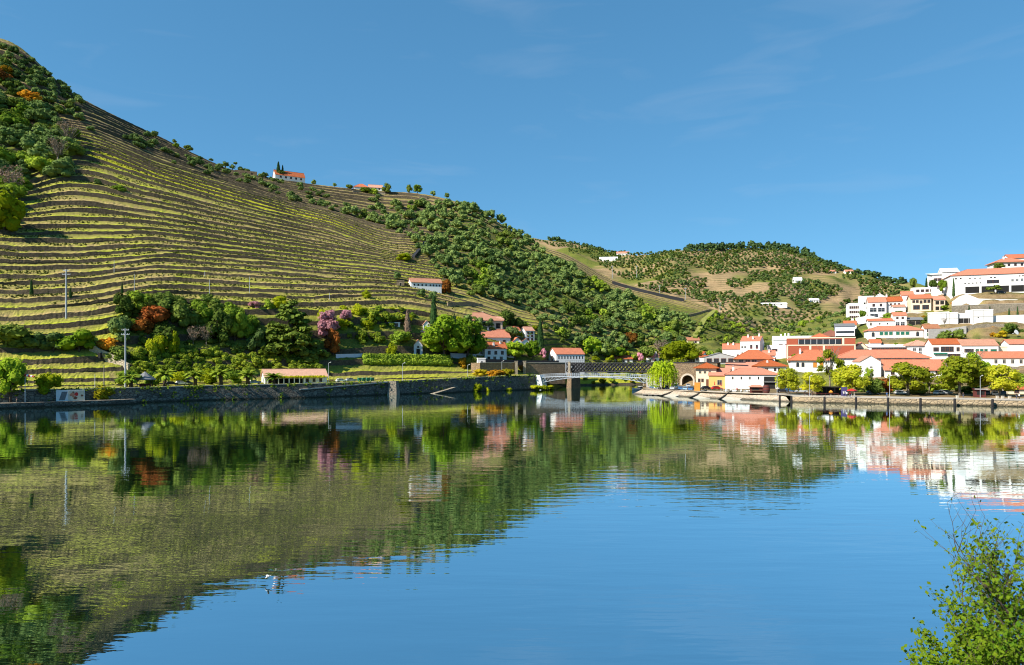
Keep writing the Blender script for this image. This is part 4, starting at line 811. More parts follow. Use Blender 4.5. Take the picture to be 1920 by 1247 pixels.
house('villa', 'villa with bright orange hipped roof above the red brick building', 1518, 1556, 640, 634, 625, 364, 12, -22, 'hip', 'white', 'orange', [('f', 3, .1, .9, .2, 1.2, 1.0, 'dark')], ov=.9)
house('villa', 'villa with dark brown hipped roof between orange roofed villa and grey sided house', 1535, 1582, 637, 631, 619, 376, 13, -22, 'hip', 'white', 'browntile', [('f', 3, .1, .9, .2, 1.4, 1.0, 'dark')], ov=1.0)
o, w, h, dp = house('grey_house', 'tall white house with glazed balcony and large blank blue-grey side wall', 1566, 1603, 650, 612, 604, 370, 18, -24, 'shed', 'blue', 'slate', [('f', 5, .05, .95, .22, 1.1, 1.6, 'white')], ov=.4)
b = MB().box(.1, w - .1, -1.6, -.01, h * .52, h * .80).build('balcony', M['white'], o); MB().box(.12, w - .12, -.05, .02, h * .36, h * .5).build('opening', M['dark'], o); MB().box(.4, w - .4, -1.66, -1.602, h * .66, h * .76).build('glazing', M['glass'], b)
house('green_trim_house', 'small cream house with green gable edge between brick building and station roof', 1605, 1626, 660, 650, 642, 330, 9, -18, 'gy', 'cream', 'orange', [('f', 4, .04, .96, .1, .9, 1.3, 'green')], ov=.5)
o, w, h, dp = house('market_hall', 'long low white building with slatted dark fascia behind the station', 1628, 1716, 668, 651, 645, 332, 11, -20, 'shed', 'white', 'white2', [('f', 9, .08, .92, .75, 1.9, .7, 'dark')], ov=.3)
house('cafe_house', 'white building with red tiled lean-to roofs behind the station', 1632, 1652, 655, 643, 637, 338, 7, -20, 'gx', 'white', 'orange', [('f', 2, .1, .9, .3, .9, 1.2, 'dark')], ov=.4)
house('station', 'railway station left wing with white walls, arched windows and long orange roof', 1482, 1572, 698, 675.5, 656, 306, 13, -18, 'hip', 'white', 'orange', [('f', 2, .1, .32, .45, 1.1, 1.9, 'arch'), ('f', 2, .45, .72, .42, 1.4, 2.1, 'ochre')], chim=[(.22, .3, 2.0)], ov=.9, fd=6, cat='station')
house('station_hall', 'long station hall with a long plain orange roof sweeping down to the right', 1570, 1742, 700, 671, 656, 312, 14, -20, 'hip', 'white', 'orange', [('f', 4, .5, .95, .75, 2.2, 1.1, 'dark')], ov=1.0, fd=6, cat='station')
house('gabled_store', 'plain white gabled building end with one tiny window behind the quay trees', 1613, 1652, 708, 678, 667, 291, 14, -14, 'gy', 'white', 'oldtile', [('f', 1, .45, .6, .62, 1.0, .5, 'blank')], ov=.25, fd=6, cat='store')
house('goods_shed', 'goods shed with wide plain orange roof in front of the station hall', 1660, 1772, 706, 692, 675, 288, 11, -19, 'gx', 'white', 'orange', [('f', 6, .05, .95, .3, 1.1, 1.4, 'dark')], ov=.8, fd=6, cat='shed')
house('hip_house', 'pale blue-white house with low brown-red hipped roof right of the market hall', 1706, 1745, 668, 648, 638, 322, 11, -14, 'hip', 'white2', 'oldtile', [('f', 3, .08, .92, .5, 1.2, 1.5, 'white'), ('f', 3, .08, .92, .12, 1.2, 1.5, 'white')], ov=.7)
o, w, h, dp = house('villa_pair', 'white two storey villa with red roof and three dark balcony doors', 1748, 1803, 672, 646, 636, 306, 11, -16, 'gx', 'white', 'orange', [('f', 2, .04, .22, .52, .9, 1.6, 'dark'), ('f', 3, .3, .72, .50, 1.5, 2.0, 'dark'), ('f', 1, .82, .94, .52, 1.0, 1.6, 'dark'), ('f', 3, .55, .98, .06, 1.4, 1.5, 'dark')], ov=.25)
MB().box(.5, w * .5, -.9, -.02, h * .30, h * .40).build('awning', M['green'], o)
house('shuttered_house', 'long white house with weathered red roof and green shutters right of the villa', 1804, 1872, 670, 648, 637, 301, 11, -16, 'gx', 'white', 'oldtile', [('f', 1, .08, .3, .45, 3.2, 1.2, 'dark'), ('f', 3, .36, .72, .40, 1.1, 1.5, 'green'), ('f', 1, .76, .98, .40, 2.2, 1.4, 'green')], ov=.3)
house('end_house', 'white house with orange roof at the right edge above the long low row', 1893, 1960, 664, 645, 637, 296, 10, -16, 'gx', 'white', 'orange', [('f', 2, .3, .9, .5, .9, 1.2, 'blank')], ov=.4)
house('boundary_house', 'plain cream low building between the shuttered house and the right edge', 1870, 1898, 664, 651, 650, 299, 6, -16, 'flat', 'cream', 'cream', ov=0)
house('row_house', 'long low white row with bright orange roof and small iron windows at the right edge', 1842, 1990, 686, 671, 660, 283, 9, -16, 'gx', 'white', 'orange', [('f', 4, .12, .55, .35, .9, 1.4, 'stone')], ov=.4, fd=5)
house('low_cafe', 'low tiled roof building at the right edge behind the last quay tree', 1890, 1960, 738, 729, 721, 243, 7, -14, 'gx', 'cream', 'orange', [('f', 3, .1, .9, .2, 1.2, 1.3, 'dark')], ov=.6, fd=2)
# --- town, upper rows
o, w, h, dp = house('school', 'long white school with orange roof, six green shuttered windows and arched doors', 1628, 1731, 633, 620, 611, 345, 11, -17, 'hip', 'white', 'orange', [('f', 3, .20, .46, .35, 1.5, 1.5, 'green'), ('f', 3, .50, .76, .35, 1.5, 1.5, 'green'), ('f', 1, .84, .96, .12, 1.2, 2.2, 'arch'), ('f', 1, .04, .14, .12, 1.2, 2.2, 'arch')], ov=.5, fd=9, cat='school')
house('garden_row', 'low white house with long thin red roof above the school', 1628, 1676, 612, 602, 598, 372, 7, -20, 'gx', 'white', 'orange', [('f', 1, .05, .15, .2, .8, 1.4, 'stone'), ('f', 2, .3, .9, .3, .7, .8, 'blank')], ov=.35)
house('square_house', 'small square white house with red roof and grey garage doors above the school', 1675, 1700, 612, 592, 586, 368, 8, -20, 'gx', 'white', 'orange', [('f', 2, .1, .9, .7, .9, .9, 'dark'), ('f', 2, .12, .9, .0, 1.8, 2.2, 'white')], ov=.3)
house('open_shed', 'dark grey roofed open shed right of the small square house', 1701, 1732, 611, 600, 594, 366, 7, -18, 'shed', 'granite', 'slate', [('f', 2, .05, .95, .1, 3, 2.0, 'blank')], ov=.6, cat='shed')
wb = house('white_block', 'plain white two storey block with flat top above the stone wall', 1749, 1796, 608, 588, 587, 345, 8, -15, 'flat', 'white', 'white', [('f', 1, .5, .56, .45, .35, 3.0, 'white')], ov=0, fd=4)
def panel_lines(o, w, h, nv):
    q = MB(); q.box(-.03, w + .03, -.05, .0, h * .48, h * .52)
    for i in range(nv + 1): q.box(w * i / nv - .08, w * i / nv + .08, -.05, .0, 0, h * .478); q.box(w * i / nv - .08, w * i / nv + .08, -.05, .0, h * .522, h)
    q.build('band', [M['conc']], o)
house('link_block', 'low white block with garage openings between the two taller white blocks', 1797, 1826, 606, 589, 588, 343, 7, -15, 'flat', 'white', 'white', [('f', 3, .03, .97, .0, 2.0, 2.4, 'blank')], ov=0, fd=4)
tb = house('tall_block', 'taller square white block at the right end of the white row', 1825, 1862, 606, 582, 581, 338, 9, -12, 'flat', 'white', 'white', [('f', 1, .2, .3, .4, .5, .5, 'blank')], ov=0, fd=4)
panel_lines(wb[0], wb[1], wb[2], 3); panel_lines(tb[0], tb[1], tb[2], 2)
house('flats', 'low white flats with three rows of windows at the left of the upper town', 1592, 1612, 601, 570, 566, 432, 13, -18, 'flat', 'white', 'white', [('f', 5, .02, .98, .72, .8, 1.4, 'dark'), ('f', 5, .02, .98, .44, .8, 1.4, 'dark'), ('f', 5, .02, .98, .14, .8, 1.4, 'dark')], ov=0, cat='flats')
house('flats', 'tall white flats right of the low white flats in the upper town', 1611, 1638, 600, 556, 552, 426, 14, -24, 'shed', 'white', 'white', [('f', 2, .25, .75, .66, 1, 1.2, 'blank'), ('f', 2, .4, .95, .46, 1, 1.2, 'blank'), ('f', 3, .1, .9, .25, 1, 1.2, 'dark')], ov=.1, cat='flats')
house('gable_house', 'plain white gabled house peeking above the orange roofs in the upper town', 1638, 1662, 580, 558, 551, 424, 12, -20, 'gy', 'white', 'white2', ov=.2)
o, w, h, dp = house('balcony_house', 'white three storey house with red roof and two deep balconies in the upper town', 1628, 1662, 597, 567, 558, 402, 11, -22, 'gx', 'white', 'orange', [('f', 2, .1, .9, .74, 1.1, 1.4, 'dark'), ('f', 2, .05, .95, .40, 3.4, 2.2, 'white'), ('f', 1, .05, .6, .06, 4, 2.0, 'white')], ov=.3)
house('red_roof_house', 'white house with red roof and small terrace right of the balcony house', 1664, 1692, 590, 565, 557, 400, 10, -20, 'gx', 'white', 'orange', [('f', 3, .08, .92, .7, .9, 1.0, 'dark'), ('f', 1, .5, .9, .2, 2, 1.6, 'white')], ov=.5, chim=[(.03, .5, 1.6)])
house('lower_terrace_house', 'flat fronted white house with thin pink-red roof under the red roofed house', 1675, 1698, 588, 576, 572, 388, 8, -20, 'gx', 'white', 'oldtile', ov=.3)
house('tall_house', 'tall white house with steep orange roof behind the twin balcony house', 1690, 1713, 582, 554, 547, 408, 11, -26, 'gx', 'white', 'orange', [('f', 1, .3, .8, .35, 1, 1.4, 'dark')], ov=.3)
o, w, h, dp = house('twin_house', 'cream house with orange roof and dark first floor balconies in the upper town', 1708, 1746, 584, 560, 553, 392, 11, -20, 'gx', 'cream', 'orange', [('f', 2, .05, .4, .68, 1.1, 1.3, 'dark'), ('f', 1, .42, .58, .62, 1.1, 1.5, 'dark'), ('f', 2, .6, .98, .66, 1.2, 1.5, 'dark'), ('f', 2, .05, .95, .16, 3.0, 2.2, 'dark')], ov=.5)
house('unfinished_house', 'unfinished brownish house with open floors right of the twin house', 1752, 1772, 585, 562, 556, 386, 9, -20, 'gx', 'pink', 'orange', [('f', 2, .05, .95, .6, 1.8, 2.0, 'blank'), ('f', 2, .05, .95, .15, 1.8, 2.0, 'blank')], ov=.4)
house('terrace_block', 'long low white terrace building with flat top left of the winery', 1712, 1756, 549, 541, 540, 412, 7, -18, 'flat', 'white', 'white', [('f', 4, .1, .9, .2, 1.4, 1.2, 'dark')], ov=0, fd=5)
house('slope_house', 'small white house with orange roof below the low white flats', 1583, 1606, 622, 609, 602, 398, 8, -20, 'gx', 'white', 'orange', [('f', 2, .1, .9, .35, 1.0, 1.3, 'dark')], ov=.35)
house('slope_house', 'white two storey house with weathered roof above the market hall', 1734, 1762, 632, 616, 609, 336, 8, -18, 'gx', 'white', 'oldtile', [('f', 3, .1, .9, .6, .9, 1.1, 'dark'), ('f', 3, .1, .9, .12, .9, 1.4, 'green')], ov=.35)
o, w, h, dp = house('winery', 'very long white winery with red roof and ground floor pillars above the town', 1782, 1990, 551, 517, 503, 388, 20, -21, 'hip', 'white', 'orange', [('f', 2, .03, .12, .78, .8, .9, 'blank'), ('f', 3, .16, .30, .78, .7, .6, 'blank'), ('f', 5, .12, .30, .52, .7, .6, 'blank'), ('f', 2, .36, .43, .78, .8, .7, 'blank'), ('f', 2, .34, .45, .52, 2.6, 1.6, 'dark'), ('f', 4, .55, .72, .58, 1.0, 1.3, 'white'), ('f', 2, .62, .68, .82, .8, .6, 'blank'), ('f', 5, .76, .98, .58, 1.0, 1.3, 'white')], ov=.5, fd=5, cat='winery')
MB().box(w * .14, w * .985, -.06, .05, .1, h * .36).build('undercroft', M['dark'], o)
for i in range(6): MB().box(w * (.27 + .135 * i), w * (.27 + .135 * i) + .9, -.5, -.062, -1, h * .37).build('pillar', M['white'], o)
house('modern_villa', 'white modern villa of stacked curved balconies left of the winery', 1748, 1776, 545, 515, 508, 425, 14, -20, 'shed', 'white', 'white', [('f', 3, .1, .9, .6, 1.6, 1.5, 'dark'), ('f', 3, .1, .9, .2, 1.6, 1.5, 'dark')], ov=.9)
house('modern_wing', 'lower white wing of the modern villa beside the winery gable', 1768, 1797, 545, 510, 504, 420, 12, -20, 'gx', 'white', 'white', [('f', 2, .2, .9, .55, 1.6, 1.5, 'dark')], ov=.6)
house('hilltop_villa', 'hilltop villa with tiled roofs and chimney above the winery at the right edge', 1868, 1925, 505, 492, 484, 462, 14, -14, 'hip', 'white', 'orange', [('f', 4, .1, .95, .45, 1.2, 1.4, 'dark')], ov=1.2, chim=[(.35, .35, 1.8)])
house('hilltop_house', 'white house with red roof at the very top right corner of the town', 1893, 1960, 505, 484, 477, 482, 12, -14, 'gx', 'white', 'orange', [('f', 3, .2, .8, .6, 1.2, 1.4, 'dark')], ov=.5)
# --- houses on the distant hills
for lab, a, b, yb, ye, yr, d in [('long white house on the left shoulder of the distant hills', 1124, 1158, 490, 485, 482, 1330), ('white house with red roof on the distant saddle', 1156, 1180, 479, 475, 472, 1425), ('small white house alone amid the distant fields', 1489, 1504, 530, 524, 520, 870), ('tiny white house low on the distant hill', 1519, 1536, 567, 563, 560, 760), ('white farm building on the right end of the distant crest', 1585, 1600, 513, 509, 506, 1060), ('white house left of the crest end on the distant hill', 1558, 1568, 512, 509, 507, 1000), ('long white wall-like farm low on the distant hill', 1428, 1476, 573, 570, 568, 800)]:
    house('distant_house', lab, a, b, yb, ye, yr, None, 9, -8, 'gx', 'white', 'orange' if 'red' in lab or 'crest' in lab else 'white2', [('f', 3, .1, .9, .3, 1.4, 1.4, 'blank')], ov=.4, fd=3)

# --- level the town's ground under each house
TVM = bpy.data.objects['town_slope'].data; tv = np.zeros(len(TVM.vertices) * 3); TVM.vertices.foreach_get('co', tv); tv = tv.reshape(-1, 3)
num = np.zeros(len(tv)); den = np.full(len(tv), .02)
for o, w, h, dp in BLD.values():
    if o.location.x < 60 or o.location.y > 500 or 'distant' in o.name: continue
    a = o.rotation_euler.z; c, s_ = math.cos(a), math.sin(a); px = CX + F * o.location.x / o.location.y
    for fx in np.arange(0, w + 3, 3.0):
        X, Y = o.location.x + c * fx, o.location.y + s_ * fx; zt = town_z(CX + F * X / Y, Y); r2 = (tv[:, 0] - X + s_ * 1.5) ** 2 + (tv[:, 1] - Y - c * 1.5) ** 2
        k = np.exp(-r2 / (2 * 5.0 ** 2)) + np.exp(-r2 / 18.) * 2; num += k * (o.location.z - .1 - zt); den += k
tv[:, 2] = np.where(tv[:, 2] > 2.4, tv[:, 2] + num / np.maximum(den, .25), tv[:, 2])
TVM.vertices.foreach_set('co', tv.ravel()); TVM.update()
# ---------------------------------------------------------------- quay walls
def wall_line(name, pts, z0, zt, th, mat, cope, label, cat='wall', cw=.25, ch=.22, batter=.0):
    """wall along a polyline of (x, y): pts in order, body + coping; z0/zt number or list; the wall's face is the polyline, its body lies to the left"""
    n = len(pts); zt = zt if hasattr(zt, '__len__') else [zt] * n; z0 = z0 if hasattr(z0, '__len__') else [z0] * n
    o = tag(bpy.data.objects.new(name, None), label, cat); C.objects.link(o); o.location = (pts[0][0], pts[0][1], 0)
    nr = []
    for i in range(n):
        a = Vector(pts[max(i-1, 0)]); b = Vector(pts[min(i+1, n-1)]); t = (b - a).normalized(); nr.append(Vector((-t.y, t.x)))
    def strip(za, zb, f, bk, bt=0):
        V = []
        for i in range(n):
            p = Vector(pts[i]) - Vector(pts[0]); q0 = p - nr[i] * (f + bt); q1 = p - nr[i] * f; r = p + nr[i] * bk; V += [(q0.x, q0.y, za[i]), (q1.x, q1.y, zb[i]), (r.x, r.y, zb[i]), (r.x, r.y, za[i])]
        Fc = [(4*i+k, 4*i+4+k, 4*i+4+(k+1) % 4, 4*i+(k+1) % 4) for i in range(n-1) for k in range(4)]
        return MB().add(V, Fc + [(0, 1, 2, 3), (4*n-1, 4*n-2, 4*n-3, 4*n-4)])
    strip(z0, zt, 0, th, batter).build('wall_body', M[mat], o)
    if cope: strip([z + .003 for z in zt], [z + ch for z in zt], .12, th * .0 + cw + .5).build('coping', M[cope], o)
    return o
lw = [(-355, 46, 4.55), (-210, 158.5, 4.55), (-151.2, 204.4, 4.6), (-123, 226, 4.65), (-107.6, 240, 4.7), (-76, 257, 4.85), (-47.8, 280.6, 5.05), (-18.9, 305, 5.85), (13.2, 330.5, 6.5)]
wall_line('quay_wall', [(x, y - .6) for x, y, _ in lw], -2, [z + .25 for *_, z in lw], 1.2, 'quaystone', 'coping', 'long dark stone quay wall along the left bank', batter=.5)
# sloping walkway along the face of the left quay wall
A, B = Vector((-78, 254.6)), Vector((-50, 277.8)); nn = Vector((.63, -.77))
q = MB(); V = []
for p, z in ((A, 2.9), (B, 4.9)):
    for k, zz in ((-.4, z + .005), (-.4, z + .45), (.62, z + .45), (.62, z + .005)): w_ = p + nn * k; V.append((w_.x, w_.y, zz))
q.add(V, [(0,1,2,3), (7,6,5,4), (0,4,5,1), (1,5,6,2), (2,6,7,3), (0,3,7,4)]); tag(q.build('parapet', [M['coping']]), 'pale sloping parapet along the face of the left quay wall', 'parapet')
# lower wharf and its slips
wh = [(-330, 55), (-205, 153.5), (-152.5, 198.5), (-127, 217.5), (-122, 224)]
wall_line('wharf', [(x + 2, y - 2.5) for x, y in wh], -2, 1.5, 6, 'quaystone', None, 'low dark stone wharf below the quay wall at the left edge', 'wharf')
sl_ = MB(); sl_.add([(-36, 286.2, -.5), (-34, 284.6, -.5), (-24, 296.0, 2.4), (-25.4, 297.4, 2.4)], [(0, 1, 2, 3)], 1); sl_.add([(-36, 286.2, -.51), (-34, 284.6, -.51), (-24, 296.0, 2.39), (-25.4, 297.4, 2.39), (-36, 286.2, -1.5), (-34, 284.6, -1.5), (-24, 296.0, -1.5), (-25.4, 297.4, -1.5)], [(0, 4, 5, 1), (1, 5, 6, 2), (2, 6, 7, 3), (3, 7, 4, 0)], 0)
tag(sl_.build('boat_slip', [M['quaystone'], M['granite']]), 'pale stone slip running down into the water at the left quay', 'slipway')
b_ = MB(); b_.add([(-50, 276, -1.5), (-46, 276.6, -1.5), (-45, 280, -1.5), (-49, 280, -1.5), (-49.2, 278, 5.6), (-46.6, 278.4, 5.6), (-46, 280.6, 5.6), (-48.6, 280.4, 5.6)], [(0,3,2,1), (4,5,6,7), (0,1,5,4), (1,2,6,5), (2,3,7,6), (3,0,4,7)]); tag(b_.build('buttress', [M['granite']]), 'tapering stone buttress on the left quay wall below a lamp post', 'buttress')
# right bank: revetment, slips, quay wall
rv_b = [(47.6, 283.5), (58, 270.5), (70, 252.5), (82, 241), (92.8, 230)]; rv_t = [(54.5, 287.5), (64, 273.5), (75, 258), (86, 247), (93, 236.5)]
V = [(x, y, -.6) for x, y in rv_b] + [(x, y, 2.05) for x, y in rv_t] + [(x + 3.5, y + 4.5, 2.08) for x, y in rv_t]; n_ = len(rv_b)
tag(MB().add(V, [(i, i+1, i+1+n_, i+n_) for i in range(n_-1)] + [(i+n_, i+1+n_, i+1+2*n_, i+2*n_) for i in range(n_-1)]).build('revetment', [M['revet']]), 'pale sloping stone embankment at the point of the right bank', 'embankment')
def slip(p0, p1, wd, label):
    a, b = Vector(p0), Vector(p1); t = (b - a).normalized(); n = Vector((-t.y, t.x)) * wd; m = MB()
    V = [(a.x, a.y, -.5), (a.x + n.x, a.y + n.y, -.5), (b.x + n.x, b.y + n.y, 2.2), (b.x, b.y, 2.2)]; m.add(V + [(x, y, -1.5) for x, y, _ in V], [(0, 3, 2, 1), (0, 1, 5, 4), (1, 2, 6, 5), (2, 3, 7, 6), (3, 0, 4, 7)])
    e = MB(); V2 = [(a.x, a.y, -.4), (a.x, a.y, .1), (b.x, b.y, 2.9), (b.x, b.y, 2.2)]; e.add(V2 + [(x + n.x * .04, y + n.y * .04, z) for x, y, z in V2], [(0,1,2,3), (7,6,5,4), (0,4,5,1), (1,5,6,2)])
    o = thing('slipway', label, 'slipway', (0, 0, 0)); m.build('slab', M['coping'], o); e.build('side_wall', M['quaystone'], o)
slip((56.5, 267.5), (67, 276), -6, 'pale concrete slipway nearest the point of the right bank'); slip((64.8, 255), (74.5, 266), -7, 'broad pale slipway at the middle of the right embankment'); slip((73, 246), (81, 256.5), -7, 'pale slipway beside the masonry slope near the orange kiosk')
rw = [(93, 231), (97.6, 227.2), (152.9, 207), (260, 176), (420, 130)]
wall_line('quay_wall', rw, -2, 1.85, 1.2, 'sandstone', 'coping', 'low sunlit sandstone quay wall along the right bank', cw=1.4, ch=.2)
q = MB(); 
V = [(93.4, 232.2, 2.06), (98, 228.6, 2.06), (153.2, 208.4, 2.06), (260.4, 177.4, 2.06), (262, 190, 2.06), (160, 222, 2.06), (104, 246, 2.06), (80, 262, 2.06), (72, 285, 2.06), (66, 298, 2.06), (58, 292, 2.06), (64.8, 275, 2.06), (76, 259.5, 2.06), (87, 248, 2.06)]
tag(q.add(V, [tuple(range(len(V)))]).build('pavement', [M['paving']]), 'pale paved promenade on top of the right quay', 'pavement', kind='structure')
# timber fender posts
fm = MB(); fm.tube([(0, 0, -2), (0, 0, 2.0), (0, 0, 2.25)], [.36, .36, .26], 8); fm.box(-.42, .42, -.42, -.3, -.2, .1); fm = fm.mesh('fender_post', [M['tar']])
for i, (px, d, wh_) in enumerate([(1462, 229.5, 'first from the stone slope'), (1484, 226.4, 'second from the stone slope'), (1546, 222.3, 'third from the stone slope'), (1605, 219.6, 'below the red parasol'), (1665, 217, 'fourth from the right edge'), (1726, 214.2, 'third from the right edge'), (1790, 211.6, 'second from the right edge'), (1861, 208.6, 'nearest the right edge')]):
    o = link('fender_post', fm); o.location = (Xat(px, d), d, 0); tag(o, 'dark timber fender post on the sandstone quay, ' + wh_, 'post', 'fender posts along the right quay')
# ---------------------------------------------------------------- railway walls and bridges
RZ = 12.6
def seg(px0, d0, px1, d1): return [(Xat(px0, d0), d0), (Xat(px1, d1), d1)]
wall_line('railway_wall', seg(900, 326, 967, 338), 2, [RZ + .05, RZ + .05], 8, 'railstone', 'coping', 'brown stone railway wall left of the dark passage')
wall_line('railway_wall', seg(983, 341, 1060, 350), 2, RZ, 8, 'railstone', 'coping', 'brown stone railway wall between the passage and the iron bridge')
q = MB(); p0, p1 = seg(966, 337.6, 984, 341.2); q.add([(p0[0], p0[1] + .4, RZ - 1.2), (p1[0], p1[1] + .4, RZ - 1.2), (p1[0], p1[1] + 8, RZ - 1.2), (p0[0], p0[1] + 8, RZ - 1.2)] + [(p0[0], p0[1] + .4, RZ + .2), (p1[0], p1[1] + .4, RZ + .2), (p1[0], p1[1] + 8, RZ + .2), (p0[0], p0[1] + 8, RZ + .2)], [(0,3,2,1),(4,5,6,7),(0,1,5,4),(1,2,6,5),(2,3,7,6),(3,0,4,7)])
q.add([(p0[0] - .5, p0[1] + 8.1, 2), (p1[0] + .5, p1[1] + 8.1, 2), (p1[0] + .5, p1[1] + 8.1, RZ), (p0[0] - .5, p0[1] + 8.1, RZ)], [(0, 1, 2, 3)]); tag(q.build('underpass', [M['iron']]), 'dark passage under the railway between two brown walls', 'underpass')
for px, d, lab in [(968, 337.2, 'pale pier at the left side of the dark railway passage'), (983.5, 340.4, 'pale pier at the right side of the dark railway passage')]:
    q = MB(); q.box(-.7, .7, -.7, .7, 2, RZ + .6); q.box(-.9, .9, -.9, .9, RZ + .6, RZ + .95); o = q.build('wall_pier', [M['granite']]); o.location = (Xat(px, d), d, 0); tag(o, lab, 'pier')
# iron lattice bridge
A = Vector((Xat(1062, 350), 350, 0)); B = Vector((Xat(1226, 322), 322, 0)); Ln = (B - A).length; az = math.atan2(B.y - A.y, B.x - A.x)
br = thing('railway_bridge', 'dark iron lattice girder railway bridge across the side river', 'bridge', (A.x, A.y, 0), az)
zb, zt = 8.2, 12.75
for yy in (0, 4.6):
    m = MB(); m.box(0, Ln, yy - .25, yy + .25, zt - .35, zt); m.box(0, Ln, yy - .25, yy + .25, zb, zb + .4); npan = 24; w_ = Ln / npan
    for i in range(npan + 1): m.box(i * w_ - .06, i * w_ + .06, yy - .12, yy + .12, zb + .4, zt - .35) if i % 4 == 0 else None
    for i in range(-1, npan):
        for s in (0, 1):
            x0, x1 = max(0, i * w_), min(Ln, (i + 2) * w_); za, zc = (zb + .4, zt - .35) if s == 0 else (zt - .35, zb + .4)
            m.tube([(x0, yy + (.1 if s else -.1), za), (x1, yy + (.1 if s else -.1), zc)], .27, 4)
    m.build('girder', M['iron'], br)
m = MB(); m.box(0, Ln, .3, 4.3, zb + .05, zb + .3)
for i in range(25): m.box(i * w_ - .1, i * w_ + .1, .25, 4.35, zb - .3, zb + .04)
m.build('deck', M['iron'], br)
m = MB(); m.box(0, Ln, -.6, -.5, zt + 1.0, zt + 1.06)
for i in range(40): m.box(i * Ln / 39 - .03, i * Ln / 39 + .03, -.58, -.52, zt - .4, zt + 1.0)
m.build('railing', M['iron'], br)
pr = thing('bridge_pier', 'tapering stone pier of the railway bridge standing in the side river', 'pier', (Xat(1071, 348), 348, 0), az)
MB().add([(-1.5,-2.5,-3),(1.5,-2.5,-3),(1.5,7,-3),(-1.5,7,-3),(-1.1,-1.6,8.1),(1.1,-1.6,8.1),(1.1,6.4,8.1),(-1.1,6.4,8.1)], [(4,5,6,7),(0,1,5,4),(1,2,6,5),(2,3,7,6),(3,0,4,7)]).build('shaft', M['railstone'], pr); MB().box(-.7, .7, -2.0, -1.61, 7, RZ + .6).build('pilaster', M['granite'], pr)
# footbridge
A = Vector((Xat(1016, 328), 328, 0)); B = Vector((Xat(1222, 304), 304, 0)); Ln = (B - A).length; az = math.atan2(B.y - A.y, B.x - A.x)
fb = thing('footbridge', 'slender white steel arch footbridge in front of the railway bridge', 'bridge', (A.x, A.y, 0), az); zd = 6.0; camber = lambda x: zd + .75 * (1 - (2 * x / Ln - 1) ** 2); arch = lambda x: 3.3 + 2.9 * (1 - abs(2 * x / Ln - 1) ** 2)
nn_ = 28; xs_ = [Ln * i / nn_ for i in range(nn_ + 1)]
m = MB()
for a, b in zip(xs_[:-1], xs_[1:]):
    m.add([(a,0,camber(a)-.35),(b,0,camber(b)-.35),(b,3,camber(b)-.35),(a,3,camber(a)-.35),(a,0,camber(a)),(b,0,camber(b)),(b,3,camber(b)),(a,3,camber(a))], [(0,3,2,1),(4,5,6,7),(0,1,5,4),(2,3,7,6)])
m.build('deck', M['shadedsteel'], fb)
for yy in (-.02, 3.02):
    m = MB(); m.tube([(x, yy, arch(x)) for x in xs_], .12, 6)
    for i, x in enumerate(xs_):
        if camber(x) - arch(x) > .5:
            m.tube([(x, yy, arch(x)), (xs_[min(i+1, nn_)] if x < Ln / 2 else xs_[max(i-1, 0)], yy, camber(x) - .3)], .10, 5); m.tube([(x, yy, arch(x)), (x, yy, camber(x) - .3)], .07, 4)
    m.build('arch_rib', M['shadedsteel'], fb); m = MB(); m.tube([(x, yy, camber(x) + 1.25) for x in xs_], .06, 5); m.tube([(x, yy, camber(x) + .65) for x in xs_], .035, 4)
    for i in range(56): x = Ln * i / 55; m.box(x - .05, x + .05, yy - .04, yy + .04, camber(x) + .003, camber(x) + 1.22)
    m.build('railing', M['shadedsteel'], fb)
q = MB(); q.add([(-5,-1,-1),(1.6,-1,-1),(1.6,4,-1),(-5,4,-1),(-5,-1,6.9),(-.6,-1,6.9),(-.6,4,6.9),(-5,4,6.9)], [(4,5,6,7),(0,1,5,4),(1,2,6,5),(2,3,7,6),(3,0,4,7)]); o = q.build('abutment', [M['frame']]); o.location = (A.x, A.y, 0); o.rotation_euler = (0, 0, az); tag(o, 'white sloping concrete abutment at the left end of the footbridge', 'abutment')
q = MB(); q.box(-2, 6, -1.5, 5, -1, 6.2); o = q.build('abutment', [M['conc']]); o.location = (B.x, B.y, 0); o.rotation_euler = (0, 0, az); tag(o, 'concrete abutment of the footbridge hidden behind the willow', 'abutment')
# railway wall with arch, right side
A = Vector((Xat(1214, 324), 324, 0)); B = Vector((Xat(1345, 309), 309, 0)); Ln = (B - A).length; az = math.atan2(B.y - A.y, B.x - A.x)
rwl = thing('railway_viaduct', 'brown stone railway wall pierced by a round arch with pale surround', 'viaduct', (A.x, A.y, 0), az)
xa, ra, zs_ = Ln * .585, 2.5, 4.6; n_ = 16
arc = [(xa + ra * math.cos(math.pi * (1 - i / n_)), zs_ + ra * math.sin(math.pi * (1 - i / n_))) for i in range(n_ + 1)]
m = MB(); top = 12.75
lo = [(0, -1), (xa - ra, -1)] + arc + [(xa + ra, -1), (Ln, -1)]; V = []; 
for yy in (0, 7): V += [(x, yy, z) for x, z in lo] + [(max(0, min(Ln, x)), yy, top) for x, z in lo]
k = len(lo); Fc = []
for i in range(k - 1):
    Fc += [(i, i+1, k+i+1, k+i), (2*k+i+1, 2*k+i, 3*k+i, 3*k+i+1), (i+1, i, 2*k+i, 2*k+i+1), (k+i, k+i+1, 3*k+i+1, 3*k+i)]
m.add(V, Fc); m.build('wall_body', M['railstone'], rwl)
m = MB(); ring = [(xa + (ra + .75) * math.cos(math.pi * (1 - i / n_)), zs_ + (ra + .75) * math.sin(math.pi * (1 - i / n_))) for i in range(n_ + 1)]; V = [(x, -.12, z) for x, z in arc] + [(x, -.12, z) for x, z in ring] + [(x, .02, z) for x, z in arc] + [(x, .02, z) for x, z in ring]; k = n_ + 1
